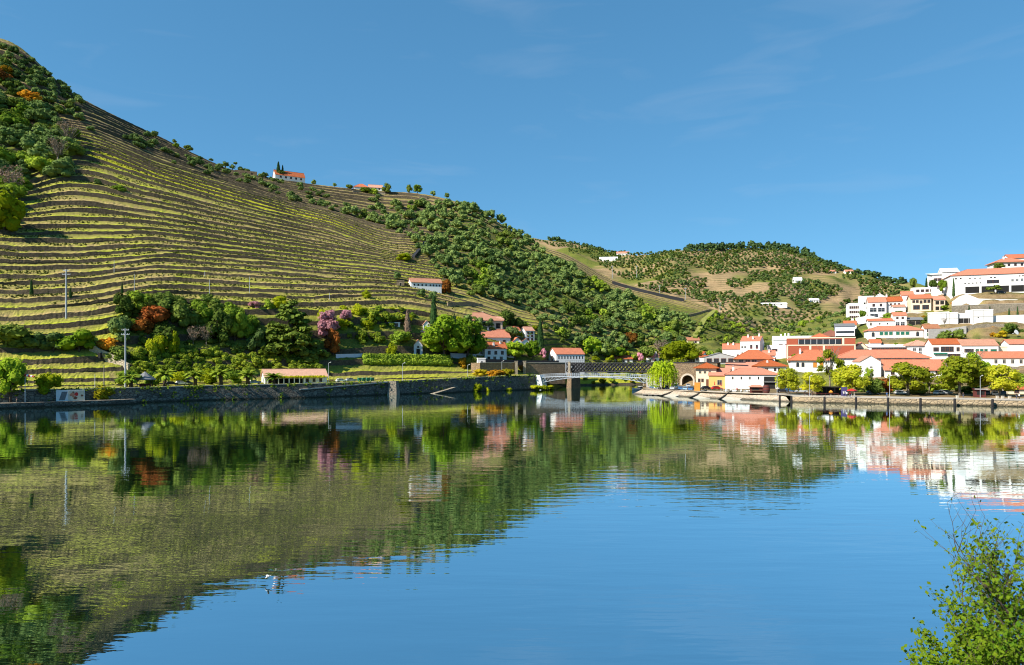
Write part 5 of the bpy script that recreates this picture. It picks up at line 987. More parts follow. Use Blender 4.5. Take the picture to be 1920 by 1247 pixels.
m.add(V, [(i, i+1, k+i+1, k+i) for i in range(n_)] + [(k+i, k+i+1, 3*k+i+1, 3*k+i) for i in range(n_)] + [(i+1, i, 2*k+i, 2*k+i+1) for i in range(n_)]); m.box(xa - ra - .75, xa - ra, -.12, .02, -.5, zs_); m.box(xa + ra, xa + ra + .75, -.12, .02, -.5, zs_); m.build('arch_surround', M['coping'], rwl)
m = MB(); m.box(-.1, Ln + 12, -.35, .9, top + .003, top + .35); m.box(-.1, Ln + 12, -.05, .05, top + 1.2, top + 1.27)
for i in range(30): m.box(Ln * i / 29 - .04, Ln * i / 29 + .04, -.04, .04, top + .353, top + 1.2)
m.build('coping', M['iron'], rwl)
# ---------------------------------------------------------------- retaining and garden walls
def pwall(name, pts, zt_off, th, mat, cope, label, fd=5, cat='wall'):
    ps = [P(px, py, d) for px, py, d in pts]; return wall_line(name, [(p.x, p.y) for p in ps], [p.z - fd for p in ps], [p.z + zt_off for p in ps], th, mat, cope, label, cat)
pwall('retaining_wall', [(1786, 574, 359.5), (1850, 571, 356), (1925, 569, 352), (2050, 567, 346)], 0, 1.2, 'granite', 'coping', 'tall grey rubble retaining wall below the winery', 9)
pwall('parapet_wall', [(1786, 566, 366), (1800, 556, 366), (1812, 551, 366), (1835, 560, 364), (1925, 562, 358), (2050, 562, 352)], 0, .6, 'white', None, 'stepped white parapet wall above the rubble retaining wall', 5)
pwall('garden_wall', [(1862, 592, 338), (1925, 590, 334), (2050, 590, 330)], 0, .6, 'white2', None, 'long plain grey-white wall right of the tall white block', 6)
pwall('retaining_wall', [(1662, 634, 341), (1735, 633, 337)], 0, 1.0, 'granite', 'coping', 'brownish rubble wall under the school', 7)
pwall('retaining_wall', [(1742, 617, 333), (1780, 616, 332), (1812, 611, 330)], 0, .8, 'conc', None, 'pale retaining wall below the plain white block', 6)
pwall('retaining_wall', [(1812, 611, 331), (1850, 607, 330), (1888, 608, 328)], 0, .8, 'granite', None, 'brownish wall below the tall white block', 6)
pwall('garden_wall', [(1604, 596, 400), (1630, 592, 397), (1668, 600, 378)], 0, .6, 'white', None, 'white stepped garden wall below the flats of the upper town', 4)
pwall('garden_wall', [(1700, 586, 384), (1740, 586, 380), (1780, 584, 377)], 0, .6, 'white', None, 'whitewashed terrace wall under the twin house', 4)
pwall('garden_wall', [(1746, 541, 405), (1775, 545, 398)], 0, .6, 'white', None, 'white garden wall below the modern villa', 4)
pwall('retaining_wall', [(1854, 686, 280), (1925, 688, 276), (2000, 688, 272)], 0, .8, 'granite', None, 'rough brown bank wall under the long low row', 7)
hp = lambda px, py: (px, py, hill_d(px, py))
o = pwall('ruined_wall', [(167, 643, hill_d(168, 660)), (186, 655, hill_d(186, 672)), (205, 662, hill_d(205, 680)), (240, 682, hill_d(240, 697))], 0, .8, 'palestone', None, 'broken pale stone wall with a doorway descending the left bank', 6)
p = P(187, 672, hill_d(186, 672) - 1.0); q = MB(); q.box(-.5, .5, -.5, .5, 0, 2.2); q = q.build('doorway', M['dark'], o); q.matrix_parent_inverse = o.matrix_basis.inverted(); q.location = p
pwall('garden_wall', [(630, 664, hill_d(630, 676)), (681, 663, hill_d(681, 675))], 0, .5, 'blue', None, 'long low whitewashed wall left of the clipped hedge', 5)
pwall('garden_wall', [(845, 662, hill_d(845, 672)), (893, 664, hill_d(893, 674))], 0, .5, 'blue', None, 'pale wall behind the right end of the clipped hedge', 4)
pwall('terrace_wall', [(840, 567, hill_d(840, 575)), (880, 566, hill_d(880, 574)), (905, 570, hill_d(905, 576))], 0, .8, 'drystone', None, 'short stone terrace wall above the manor house', 4)
pwall('ridge_wall', [(662, 357, hill_d(662, 362)), (690, 358, hill_d(690, 362)), (722, 362, hill_d(722, 366))], 0, .8, 'granite', None, 'stone garden wall in front of the ridge houses', 5)
pwall('railway_parapet', [(911, 674, 331), (985, 677, 344), (1048, 677, 352)], .3, .4, 'iron', None, 'dark iron fence along the railway in front of the warehouse', 1.2, 'fence')
# ---------------------------------------------------------------- gardens and orchards of the left bank
PL = [('dark', 'dark round tree at the left end of the wood under the terraces', 232, 548, 600, 44), ('round', 'mid green tree above the rusty trees in the wood', 262, 545, 592, 50), ('dark', 'dark green tree behind the rusty trees', 300, 548, 600, 56), ('dark', 'dark tree right of the rusty trees', 345, 560, 618, 56), ('round', 'green tree at the right end of the wood under the terraces', 378, 560, 612, 46),
 ('rust', 'large rusty brown tree in the middle of the wood', 292, 572, 622, 56), ('rust', 'smaller rusty tree below the large rusty one', 268, 598, 630, 40), ('greyshrub', 'grey-green tree left of the rusty trees', 226, 588, 640, 46), ('dark', 'dark tree under the rusty trees', 310, 606, 652, 46), ('bare', 'bare grey tree left of its twin below the dark wood', 362, 612, 652, 36), ('bare', 'bare grey tree right of its twin below the dark wood', 387, 610, 654, 34),
 ('darkshrub', 'dark olive shrub at the left edge below the terraces', 16, 602, 652, 74), ('darkshrub', 'second dark shrub right of the one at the left edge', 48, 622, 655, 40), ('greyshrub', 'pale grey olive between dark shrub and bright bush', 70, 622, 656, 40), ('greyshrub', 'taller grey olive left of the bright green bush', 100, 618, 660, 42), ('brightshrub', 'large bright green bush left of the ruined wall', 148, 612, 660, 64), ('rustshrub', 'round orange bush above the ruined wall', 202, 630, 658, 38),
 ('darkshrub', 'dark green bush right of the orange bush', 222, 648, 678, 44), ('limeshrub', 'feathery yellow-green tree above the orchard', 302, 622, 668, 26), ('limeshrub', 'second feathery yellow-green tree above the orchard', 326, 620, 670, 20), ('limeshrub', 'upright yellow-green tree left of the feathery ones', 284, 632, 672, 24),
 ('cedar', 'huge dark cedar with spreading layered boughs', 545, 560, 668, 118), ('greyshrub', 'grey-leaved tree at the left foot of the cedar', 483, 612, 662, 36), ('round', 'tall green tree left of the cedar', 440, 570, 640, 50), ('dark', 'dark tree between wood and cedar', 412, 580, 650, 50), ('round', 'green tree at the upper left of the cedar', 470, 590, 640, 34), ('darkshrub', 'dark shrub below the cedar', 575, 650, 685, 40), ('rust', 'brownish tree right of the cedar below the pink one', 625, 618, 668, 34),
 ('pinkt', 'big pink blossoming tree right of the cedar', 614, 582, 636, 44), ('pinkt', 'second pink blossoming tree right of the big one', 649, 580, 608, 24), ('pinkt', 'small pink blossoming tree above the cedar garden', 478, 564, 580, 24), ('limeshrub', 'yellow-green bush between the pink trees', 640, 596, 618, 30), ('limeshrub', 'bright bush above the pink trees', 606, 578, 600, 26), ('limeshrub', 'yellow-green tree at the top of the cedar garden', 525, 553, 580, 36), ('round', 'round tree at the top of the garden right of the small pink tree', 505, 560, 582, 22),
 ('limeshrub', 'yellow bush right of the second pink tree', 672, 572, 592, 28), ('citrus', 'row bush above the white terrace house', 700, 580, 605, 34), ('limeshrub', 'bright bush in the garden rows', 690, 598, 618, 26), ('citrus', 'round citrus left of the brown cypress', 728, 583, 606, 32), ('round', 'dark garden tree below the terrace house', 750, 620, 650, 44), ('citrus', 'citrus beside the white terrace house', 745, 585, 603, 28), ('limeshrub', 'yellow bush above the brown cypress', 765, 588, 604, 22), ('citrus', 'low citrus in the garden below the pink trees', 680, 620, 642, 30), ('citrus', 'low bush left of the dark garden tree', 708, 622, 645, 28), ('limeshrub', 'light bush on the lane under the dark garden tree', 735, 642, 668, 22),
 ('cypress', 'tall dark cypress above the big green trees', 813, 553, 612, 18), ('browncyp', 'brownish cypress left of the chapel-like house', 764, 580, 626, 16), ('cypress', 'big dark cypress beside the three storey house', 1013, 600, 664, 18), ('cypress', 'small dark cypress on the terrace left of the power pole', 59, 524, 554, 8), ('cypress', 'small cypress on the terrace right of the power pole', 132, 540, 560, 7), ('cypress', 'small cypress at the end of the lowest terrace wall', 229, 530, 552, 6),
 ('bright', 'huge bright green tree left of its twin in front of the manor', 832, 594, 678, 84), ('bright', 'huge bright green tree right of its twin in front of the manor', 877, 600, 680, 76), ('bright', 'round bright tree in front of the gabled cottages', 965, 640, 676, 46), ('bright', 'round bright tree left of the white warehouse', 998, 638, 676, 32), ('pinkt', 'small pink tree at the left end of the warehouse', 1018, 652, 672, 14),
 ('olive', 'olive before the left end of the manor roof', 848, 590, 612, 22), ('olive', 'olive before the middle of the manor roof', 876, 589, 610, 24), ('olive', 'third olive before the manor roof', 898, 594, 614, 20), ('olive', 'olive left of the manor wing', 917, 595, 616, 20), ('darkshrub', 'dark tree right of the manor wing', 952, 580, 612, 36), ('darkshrub', 'dark shrub behind the manor wing', 975, 592, 616, 24), ('greyshrub', 'grey olive below the manor wing', 960, 610, 634, 28), ('rust', 'reddish bare tree at the right end of the white farmhouse', 837, 524, 552, 22), ('olive', 'grey olive in front of the white farmhouse', 790, 541, 558, 18), ('olive', 'grey olive at the right corner of the white farmhouse', 812, 545, 566, 18), ('olive', 'olive left of the stone shed', 745, 508, 526, 16), ('limeshrub', 'bright bush alone on the right end of the vineyard', 756, 474, 490, 28), ('limeshrub', 'yellow bush alone on the low vineyard', 687, 543, 560, 18), ('brightshrub', 'bright shrub on the skyline of the rocky gully', 760, 472, 488, 20),
 ('darkshrub', 'dark bush at the right end of the clipped hedge', 885, 664, 690, 30), ('rustshrub', 'orange-yellow bush on the bank above the quay', 868, 668, 690, 20), ('yellowshrub', 'straw coloured bush before the railway wall', 900, 690, 706, 30), ('rustshrub', 'dry reddish bush on the bank before the railway wall', 930, 692, 707, 34), ('yellowshrub', 'dry yellow bush at the foot of the railway wall', 952, 690, 706, 26),
 ('brightshrub', 'fresh green bush below the terraced hill behind the bridge', 1110, 630, 662, 40), ('darkshrub', 'dark bush behind the warehouse', 1138, 640, 668, 34), ('rust', 'russet tree on the slope above the railway bridge', 1182, 622, 650, 30), ('pinkt', 'pink blossoming tree left of its twin behind the railway bridge', 1200, 660, 680, 14), ('pinkt', 'pink blossoming tree right of its twin behind the railway bridge', 1222, 660, 680, 16), ('darkshrub', 'dark tree behind the two pink trees', 1212, 646, 676, 34), ('bare', 'bare grey tree above the two pink trees', 1238, 636, 668, 40), ('brightshrub', 'fresh green tree above the river house', 1160, 648, 670, 26), ('limeshrub', 'yellow bush left of the river house', 1145, 664, 680, 18)]
for kind, lab, px, yt, yb, w in PL:
    plant_px(kind, 'cypress' if 'cyp' in kind else ('bush' if 'shrub' in kind and yb - yt < 30 else 'tree'), lab, px, yt, yb, w, cat='bush' if 'shrub' in kind and yb - yt < 30 else 'tree')
og = random.Random(9); oc = 0
for x, y, d in scatter([(250, 672), (300, 664), (380, 668), (470, 672), (560, 668), (600, 676), (602, 706), (480, 690), (470, 704), (250, 706)], 80, 4.6, 17, aspect=2.6):
    p = P(x, y, d); s = og.uniform(4.2, 5.6); plant('citrus', 'orange_tree', 'round dark green citrus tree with yellowish top in the orchard above the palms', 'tree', p - Vector((0, 0, 1.2)), s, s * 1.2, 'citrus trees of the orchard')
for x, y, d in scatter([(215, 560), (400, 566), (480, 600), (480, 665), (330, 668), (230, 640)], 46, 5.0, 18): s = og.uniform(4, 6.5); plant('darkshrub' if og.random() < .75 else 'shrub', 'garden_shrub', 'dark green shrub filling the wood between vineyard and orchard', 'bush', P(x, y, d) - Vector((0, 0, .6)), s * .9, s * 1.15, 'shrubs of the wood above the orchard', parts=False)
for x, y, d in scatter([(640, 575), (760, 578), (790, 600), (760, 640), (690, 655), (640, 640)], 34, 4.2, 19): s = og.uniform(2.6, 4.2); plant(og.choice(['citrus', 'limeshrub', 'shrub']), 'garden_shrub', 'small green or yellow-green shrub in the terraced garden right of the pink trees', 'bush', P(x, y, d) - Vector((0, 0, .3)), s * .85, s * 1.15, 'shrubs of the terraced garden', parts=False)
for x, y, d in scatter([(840, 600), (960, 600), (1100, 660), (1260, 664), (1260, 688), (1100, 690), (1040, 640), (900, 625)], 60, 5.2, 20): s = og.uniform(3, 5); plant(og.choice(['darkshrub', 'shrub', 'scrubtree', 'limeshrub']), 'garden_shrub', 'green shrub among the houses and terraces above the railway', 'bush', P(x, y, d) - Vector((0, 0, .4)), s * .9, s * 1.15, 'shrubs between the houses above the railway', parts=False)
for x, y, d in scatter([(1070, 700), (1240, 694), (1240, 716), (1080, 720)], 26, 4, 21): s = og.uniform(2, 3.6); plant(og.choice(['darkshrub', 'shrub', 'yellowshrub']), 'bank_shrub', 'shrub on the shady river bank behind the two bridges', 'bush', P(x, y, d) - Vector((0, 0, .3)), s * .9, s * 1.3, 'shrubs on the bank behind the bridges', parts=False)
# clipped hedge
hg = np.random.default_rng(31); hm = MB(); hp0, hp1 = hill_at(684, 684), hill_at(846, 686); dv = hp1 - hp0; nz_ = Vector((-dv.y, dv.x, 0)).normalized()
hb = []
for i in range(44):
    for k in range(2): f = (i + .5) / 44; b = hp0 + dv * f; hb.append((b.x + nz_.x * (k * 1.6) + hg.normal() * .2, b.y + nz_.y * (k * 1.6), b.z + 1.4 + k * 2.1 + hg.normal() * .15, 1.7))
crown(hm, hb, 5200, .34, 32, .85); tag(hm.build('hedge', [M['l_green']]), 'long dark green clipped hedge above the meadow terraces', 'hedge')
# waterside plants
plant_px('yellowshrub', 'willow_bush', 'yellow-green willow bush growing out of the left quay wall', 195, 722, 763, 44, d=221, cat='bush'); plant_px('bright', 'tree', 'fresh green tree on the wharf at the left edge beside the windsock', 20, 672, 752, 56, d=205); plant_px('limeshrub', 'bush', 'yellowish sapling between the windsock and the billboard', 92, 695, 738, 44, d=212, cat='bush')
for px, yt, yb, d, w, lab in [(895, 717, 738, 306, 18, 'green bush hanging on the left quay wall near the slip'), (915, 725, 737, 309, 8, 'small plant on the quay wall right of the hanging bush'), (955, 726, 736, 317, 12, 'low plant at the foot of the quay wall near the footbridge')]: plant_px('limeshrub', 'bush', lab, px, yt, yb, w, d=d, cat='bush')
for i, (px, d) in enumerate([(1005, 322), (1018, 324), (1030, 326)]): plant_px('limeshrub', 'bush', ['low green plants below the white abutment, nearest the quay', 'low green plants below the white abutment, in the middle', 'low green plants below the white abutment, nearest the pier'][i], px, 721, 731, 22, d=d, cat='bush')
for px, yt, lab in [(246, 694, 'palm beside the dark tent'), (309, 684, 'palm right of the dark tent'), (366, 688, 'palm with orange fruit left of the parked cars'), (414, 684, 'palm between the two pairs of palms on the quay'), (465, 686, 'tall palm left of the porch house'), (513, 694, 'palm in front of the left end of the porch house')]:
    plant_px('palm', 'palm_tree', 'green ' + lab, px, yt, 724, 44, d=hill_d(px, 724) if False else float(np.interp(px, [0, 240, 380, 520], [214, 231, 252, 262])), z=4.95)
for px, yt, yb, w, lab in [(238, 690, 724, 40, 'dark ragged olive left of the first palm'), (285, 696, 724, 30, 'green tree between the first two palms'), (335, 694, 724, 34, 'yellow-green tree between the second and third palm'), (392, 690, 724, 36, 'yellow-green tree behind the fourth palm'), (438, 692, 724, 36, 'green tree left of the tall palm')]:
    plant_px('limeshrub' if 'yellow' in lab else 'shrub', 'tree', lab, px, yt, yb, w, d=float(np.interp(px, [0, 240, 380, 520], [222, 240, 262, 276])), z=4.9)
# ---------------------------------------------------------------- trees of the right bank
plant_px('willow', 'weeping_willow', 'weeping willow with hanging yellow-green branches at the point', 1243, 675, 729, 58, d=283, z=1.95); plant_px('lime', 'tree', 'broad yellow-green tree rising behind the railway wall', 1274, 640, 690, 76, d=338, z=8)
QT = [('plane', 'small pruned plane tree at the right end of the white restaurant', 1478, 690, 740, 46, 240), ('plane', 'pruned plane tree second from the restaurant on the quay', 1522, 698, 741, 46, 235), ('tall', 'tall thin twiggy tree rising above the quay planes', 1556, 650, 738, 66, 250), ('plane', 'full yellow-green plane tree left of the red parasol', 1594, 684, 741, 64, 236), ('tallgreen', 'spindly young tree before the white gable', 1630, 688, 741, 26, 240), ('plane', 'full round plane tree in the middle of the quay behind a white car', 1702, 680, 742, 76, 232), ('plane', 'broad golden plane tree left of the tall green tree', 1800, 667, 743, 86, 228), ('tallgreen', 'tall bright green tree between two golden planes', 1826, 655, 742, 66, 236), ('plane', 'golden plane tree nearest the right edge of the quay', 1874, 683, 745, 66, 224), ('round', 'dark green tree at the right edge behind the last plane', 1914, 700, 738, 40, 246), ('tall', 'brownish thin tree right of the middle quay plane', 1742, 698, 741, 46, 240), ('darkshrub', 'dark bushy tree right of the spindly young tree', 1642, 706, 742, 32, 238), ('rust', 'brown leafless shrub left of the middle plane', 1662, 708, 741, 30, 240), ('darkshrub', 'dark shrub under the middle quay plane', 1722, 722, 743, 34, 236), ('darkshrub', 'dark shrub under the golden planes', 1815, 722, 743, 50, 240), ('shrub', 'green shrub behind the dark kiosk', 1762, 716, 742, 36, 240)]
for kind, lab, px, yt, yb, w, d in QT: plant_px(kind, 'tree', lab, px, yt, yb, w, d=d, z=town_z(px, d) + .05)
TP_ = [('pine', 'dark umbrella-shaped tree in front of the winery pillars', 1864, 534, 556, 30, 372), ('cypress', 'slim tall cypress at the left end of the winery', 1788, 521, 556, 6, 374), ('round', 'green tree beside the modern villa', 1767, 524, 548, 16, 396), ('dark', 'dark pointed tree on the skyline left of the modern villa', 1712, 520, 545, 13, 430), ('cypress', 'dark cypress on the skyline beside the modern villa', 1737, 521, 545, 6, 428), ('darkshrub', 'dark tree touching the left side of the modern villa', 1750, 522, 540, 14, 420), ('darkshrub', 'dark shrub below the hilltop villa', 1872, 492, 504, 22, 452),
   ('darkshrub', 'big dark green bush below the white blocks', 1772, 617, 640, 30, 322), ('darkshrub', 'dark bush right of the big one below the white blocks', 1797, 616, 638, 26, 322), ('darkshrub', 'dark bush above the satellite dish', 1895, 605, 624, 30, 322), ('yellowshrub', 'yellowish bush left of the satellite dish', 1878, 618, 634, 20, 316), ('darkshrub', 'dark bush beside the open shed', 1739, 593, 610, 22, 360), ('shrub', 'green shrub under the balcony house', 1664, 586, 602, 22, 384), ('shrub', 'green shrub between flats and balcony house', 1617, 580, 598, 14, 405), ('darkshrub', 'dark round shrub above the square house', 1685, 582, 590, 18, 376), ('cypress', 'small cypress before the rubble retaining wall, leftmost', 1817, 572, 586, 4, 350), ('cypress', 'small cypress before the rubble retaining wall, second', 1856, 573, 588, 4, 347), ('cypress', 'small cypress before the rubble retaining wall, third', 1892, 577, 592, 4, 345), ('cypress', 'small cypress before the rubble retaining wall, rightmost', 1908, 574, 592, 4, 344), ('bare', 'bare little tree in front of the plain white block', 1771, 596, 611, 12, 336), ('darkshrub', 'dark tree behind the brick building', 1515, 626, 640, 26, 385), ('brightshrub', 'bright bush between station chimney and brick wall', 1491, 662, 678, 14, 320)]
for kind, lab, px, yt, yb, w, d in TP_: plant_px(kind, 'cypress' if kind == 'cypress' else ('bush' if 'shrub' in kind else 'tree'), lab, px, yt, yb, w, d=d, cat='bush' if 'shrub' in kind else 'tree')
def town_d(px, py):
    dk, zk = town_col(px); d = np.interp(tk, np.arange(9), dk); z = np.interp(tk, np.arange(9), zk); ys = HY - (z - CZ) * F / d; return float(np.interp(-py, -np.minimum.accumulate(ys), d))
for x, y, d in scatter([(1330, 672), (1400, 640), (1480, 612), (1580, 560), (1680, 535), (1740, 545), (1600, 620), (1580, 640), (1400, 668)], 130, 5.0, 22, fn=town_d): s = og.uniform(3, 6); p = P(x, y, d); p.z = town_z(x, d) - .4; plant(og.choice(['olive', 'grove', 'scrubtree', 'olive']), 'slope_tree', 'small tree on the open slope behind the upper town', 'tree', p, s, s * 1.1, 'trees on the slope behind the town', parts=False)
for x, y, d in scatter([(1640, 600), (1760, 560), (1920, 585), (1920, 650), (1800, 660), (1640, 645)], 46, 5, 23, fn=town_d): s = og.uniform(1.5, 2.8); p = P(x, y, d); p.z = town_z(x, d) - .3; plant(og.choice(['greyshrub', 'shrub', 'rustshrub', 'darkshrub']) if og.random() < .7 else 'scrubtree', 'slope_shrub', 'low shrub on the dry slopes between the upper houses', 'bush', p, s, s * 1.3, 'shrubs between the houses of the town', parts=False)

# weeds along the quay walls
wg = np.random.default_rng(44); wp = []; 
for (x0, y0, z0_), (x1, y1, z1_) in zip(lw[2:-1], lw[3:]):
    for _ in range(34):
        f = wg.random(); n = wg.integers(6, 16); c0 = np.array([x0 + (x1 - x0) * f + .4, y0 + (y1 - y0) * f - 1.1, (z0_ + (z1_ - z0_) * f) * (1 if wg.random() < .5 else wg.random()) + .25]); wp.append(c0 + wg.normal(size=(n, 3)) * np.array([.5, .25, .3]))
wp = np.concatenate(wp); wm_ = MB(); leafquads(wm_, wp, wg.normal(size=wp.shape) + np.array([.3, -.6, .3]), np.full(len(wp), .26), wg); tag(wm_.build('wall_weeds', [M['l_green']]), 'weeds growing from the joints of the left quay wall', 'weeds', kind='stuff')

for px in (1612, 1625, 1655, 1676, 1690, 1712, 1735, 1752, 1778, 1792, 1828, 1846, 1866, 1888, 1900):  # dark shrubs added to fill out the shadow mass below the crowns
    d = 250 + og.uniform(-3, 6); plant('darkshrub', 'garden_shrub', 'dark shrub added to deepen the shade under and behind the quay plane trees', 'bush', Vector((Xat(px, d), d, town_z(px, d) - .2)), og.uniform(2.6, 4), og.uniform(3.5, 5), 'dark shrubs under the quay trees', parts=False)

# dark wall along the brown spur and the bright grassy path running down its end
pwall('spur_wall', [hp(1148, 533), hp(1180, 542), hp(1215, 551), hp(1250, 559), hp(1283, 566)], 2.6, 1.0, 'iron', None, 'long dark stone wall crossing the bare brown spur', 4)
pwall('spur_wall', [hp(1283, 596), hp(1310, 590), hp(1330, 584), hp(1345, 586)], 1.8, 1.0, 'drystone', None, 'short dark wall at the lower end of the brown spur', 4)
pp = [(1340, 584), (1331, 592), (1320, 601), (1314, 612), (1309, 622), (1301, 634), (1294, 645), (1288, 655)]; V = []
for i, (x, y) in enumerate(pp):
    c = P(x, y, hill_d(x, y)); w_ = 1.9
    for s_ in (-1, 1): V.append((c.x + s_ * w_, c.y - 1.2, c.z + 1.3))
    for s_ in (1, -1): V.append((c.x + s_ * w_, c.y + .5, c.z - 3))
m_path = plain('path_grass', (.24, .26, .04), (.19, .18, .05), .4)
tag(MB().add(V, [(4*i+k, 4*i+4+k, 4*i+4+(k+1) % 4, 4*i+(k+1) % 4) for i in range(len(pp) - 1) for k in range(4)]).build('path', m_path), 'bright yellow-green grassy path climbing the end of the spur', 'path', kind='structure')
pwall('gully_wall', [hp(778, 486), hp(786, 476), hp(794, 466), hp(800, 458)], 2.2, 2.0, 'iron', None, 'dark rocky wall in the gully between vineyard and grove', 4)
# ---------------------------------------------------------------- poles and lamps
def pole(name, label, px, yt, yb, d, r=.17, mat='pole', arms=(), z=None, group=None, lamp=None, cat='pole'):
    p = P(px, yb, d); 
    if z is not None: p.z = z
    h = CZ + (HY - yt) / F * d - p.z
    o = thing(name, label, cat, p, 0, group); m = MB(); m.tube([(0, 0, -1), (0, 0, h)], [r * 1.25, r * .8], 7); m.build('mast', M[mat], o)
    for zz, L in arms:
        a = MB(); a.box(-L, L, -.08, .08, h - zz - .08, h - zz + .08); c = a.build('crossarm', M[mat], o)
        for k in (-1, -.5, .5, 1): MB().lathe([(.05, h - zz + .083), (.11, h - zz + .15), (.09, h - zz + .3), (.04, h - zz + .36)], 6, 0, (L * k * .95, 0)).build('insulator', M['frame'], c)
    if lamp:
        a = MB(); a.tube([(0, 0, h), (lamp, 0, h + .35)], .06, 5); a.tube([(lamp, 0, h + .35), (lamp * 1.5, 0, h + .38)], [.16, .1], 6); a.build('lamp_head', M['frame'], o)
    return o
pole('power_pole', 'tall grey concrete power pole on the lowest terraces', 124, 505, 598, hill_d(124, 598), .30, arms=((.5, 1.2), (2.0, 1.6)))
pole('power_pole', 'grey concrete power pole in the orchard left of the palms', 235, 616, 722, 231, .26, arms=((.5, 1.2), (2.0, 1.4)), z=4.8)
pole('telegraph_pole', 'pale wooden pole on the wall between billboard and orchard pole', 195, 685, 724, 223, .16, 'barkpale', z=4.7); pole('telegraph_pole', 'thin grey post left of the pale wooden pole', 178, 702, 722, 222, .1, z=4.7)
for px, yt, yb, lab in [(252, 514, 546, 'thin grey pole standing on the terraces above the left end of the wood'), (393, 524, 556, 'thin grey pole on the terraces above the dark trees'), (468, 519, 552, 'thin grey pole on the terraces above the small pink tree'), (618, 549, 563, 'short thin pole on the lowest vineyard wall above the big pink tree'), (384, 508, 520, 'short thin pole in the middle of the vineyard'), (214, 488, 512, 'thin grey pole on the terraces above the grassy hollow')]: pole('vineyard_pole', lab, px, yt, yb, hill_d(px, yb), .11)
for px, yt, yb, d, lab in [(755, 682, 717, 283, 'white lamp post on the quay wall buttress'), (877, 685, 711, 306, 'white lamp post on the quay near the hedge end'), (616, 681, 716, 276, 'white lamp post right of the porch house'), (941, 678, 704, 322, 'thin lamp post in front of the railway wall')]: pole('lamp_post', lab, px, yt, yb, d, .09, 'pole', z=None, lamp=.7, cat='lamp post')
for px, d, lab in [(1457, 238, 'tall thin white mast at the corner of the white restaurant'), (1518, 230, 'grey lamp post left of the twiggy tree'), (1668, 226, 'grey lamp post left of the middle quay plane'), (1838, 220, 'grey lamp post beside the dark kiosk')]: pole('lamp_post', lab, px, 706, 741, d, .07, 'pole', z=2.05, lamp=.6, cat='lamp post')
for px, yt, yb, d, lab in [(1194, 498, 515, 560, 'small pylon on the crest of the brown spur, upper'), (1148, 498, 517, 575, 'small pylon on the crest of the brown spur, highest'), (1237, 535, 552, 565, 'small pylon on the brown spur above the dark road'), (1285, 540, 559, 565, 'small pylon near the lower end of the brown spur'), (1350, 567, 583, 560, 'small pylon at the saddle beside the bright path')]: pole('pylon', lab, px, yt, yb + 3, d, .16, 'pole', arms=((.6, 1.0),), cat='pylon')
# windsock
o = pole('windsock', 'red and white windsock on a white pole on the left wharf', 47, 702, 752, 205, .09, 'frame', z=1.5, cat='windsock'); h = CZ + (HY - 702) / F * 205 - 1.5
for i in range(5): MB().tube([(i * .55, 0, h - .25 - i * .09), (i * .55 + .55, 0, h - .34 - i * .09)], [.42 - .035 * i, .385 - .035 * i], 8).build('sleeve', M['red' if i % 2 == 0 else 'frame'], o)
# billboard
b0 = P(105, 752, 209); o = thing('billboard', 'pale billboard with an abstract picture standing on the left wharf', 'billboard', (b0.x, b0.y, 1.5), R(30)); w = 7.4
MB().box(0, w, 0, .12, .05, 3.4).build('board', M['frame'], o); q = MB(); q.box(w * .42, w * .98, -.03, -.001, .15, 3.2, 0); q.add([(w*.1, -.02, .3), (w*.3, -.02, .3), (w*.4, -.02, 2.9), (w*.2, -.02, 2.9)], [(0,1,2,3)], 1)
V_, F_ = [], []
g = random.Random(8)
for i in range(9):
    cx, cz, r0 = w * g.uniform(.5, .92), g.uniform(.6, 2.7), g.uniform(.25, .6); n0 = 9; q.add([(cx + r0 * math.cos(6.283 * k / n0) * g.uniform(.7, 1.3), -.034 - i * .003, cz + r0 * math.sin(6.283 * k / n0)) for k in range(n0)], [tuple(range(n0))], 2 + i % 3)
q.build('picture', [M['cream'], M['slate'], M['brownp'], M['oldtile'], M['red']], o)
for x in (.3, w - .5): MB().box(x, x + .15, .13, .28, -.5, 3.0).build('post', M['wood'], o)
q = MB(); q.box(-1.9, 1.9, 0, 3, 0, 3.4); q.box(-2.1, 2.1, -.25, 3.2, 3.403, 3.6); o = q.build('hut', [M['iron']]); p = P(56, 752, 210); o.location = (p.x, p.y, 1.5); o.rotation_euler = (0, 0, R(30)); tag(o, 'black open hut against the wharf wall beside the windsock', 'hut')
p = P(272, 724, 236); o = thing('garden_tent', 'dark pointed tent among the palms', 'tent', (p.x, p.y, 4.85), R(20)); MB().lathe([(3.4, 2.4), (3.3, 2.7), (1.6, 4.0), (.1, 5.2)], 8).build('canopy', M['slate'], o)
for a in range(4): MB().tube([(2.9 * math.cos(.78 + a * 1.57), 2.9 * math.sin(.78 + a * 1.57), -.3), (2.9 * math.cos(.78 + a * 1.57), 2.9 * math.sin(.78 + a * 1.57), 2.5)], .08, 6).build('leg', M['iron'], o)
MB().box(-1.6, 1.6, -.4, 1.5, 0, 1.1).build('counter', M['maroon'], o)
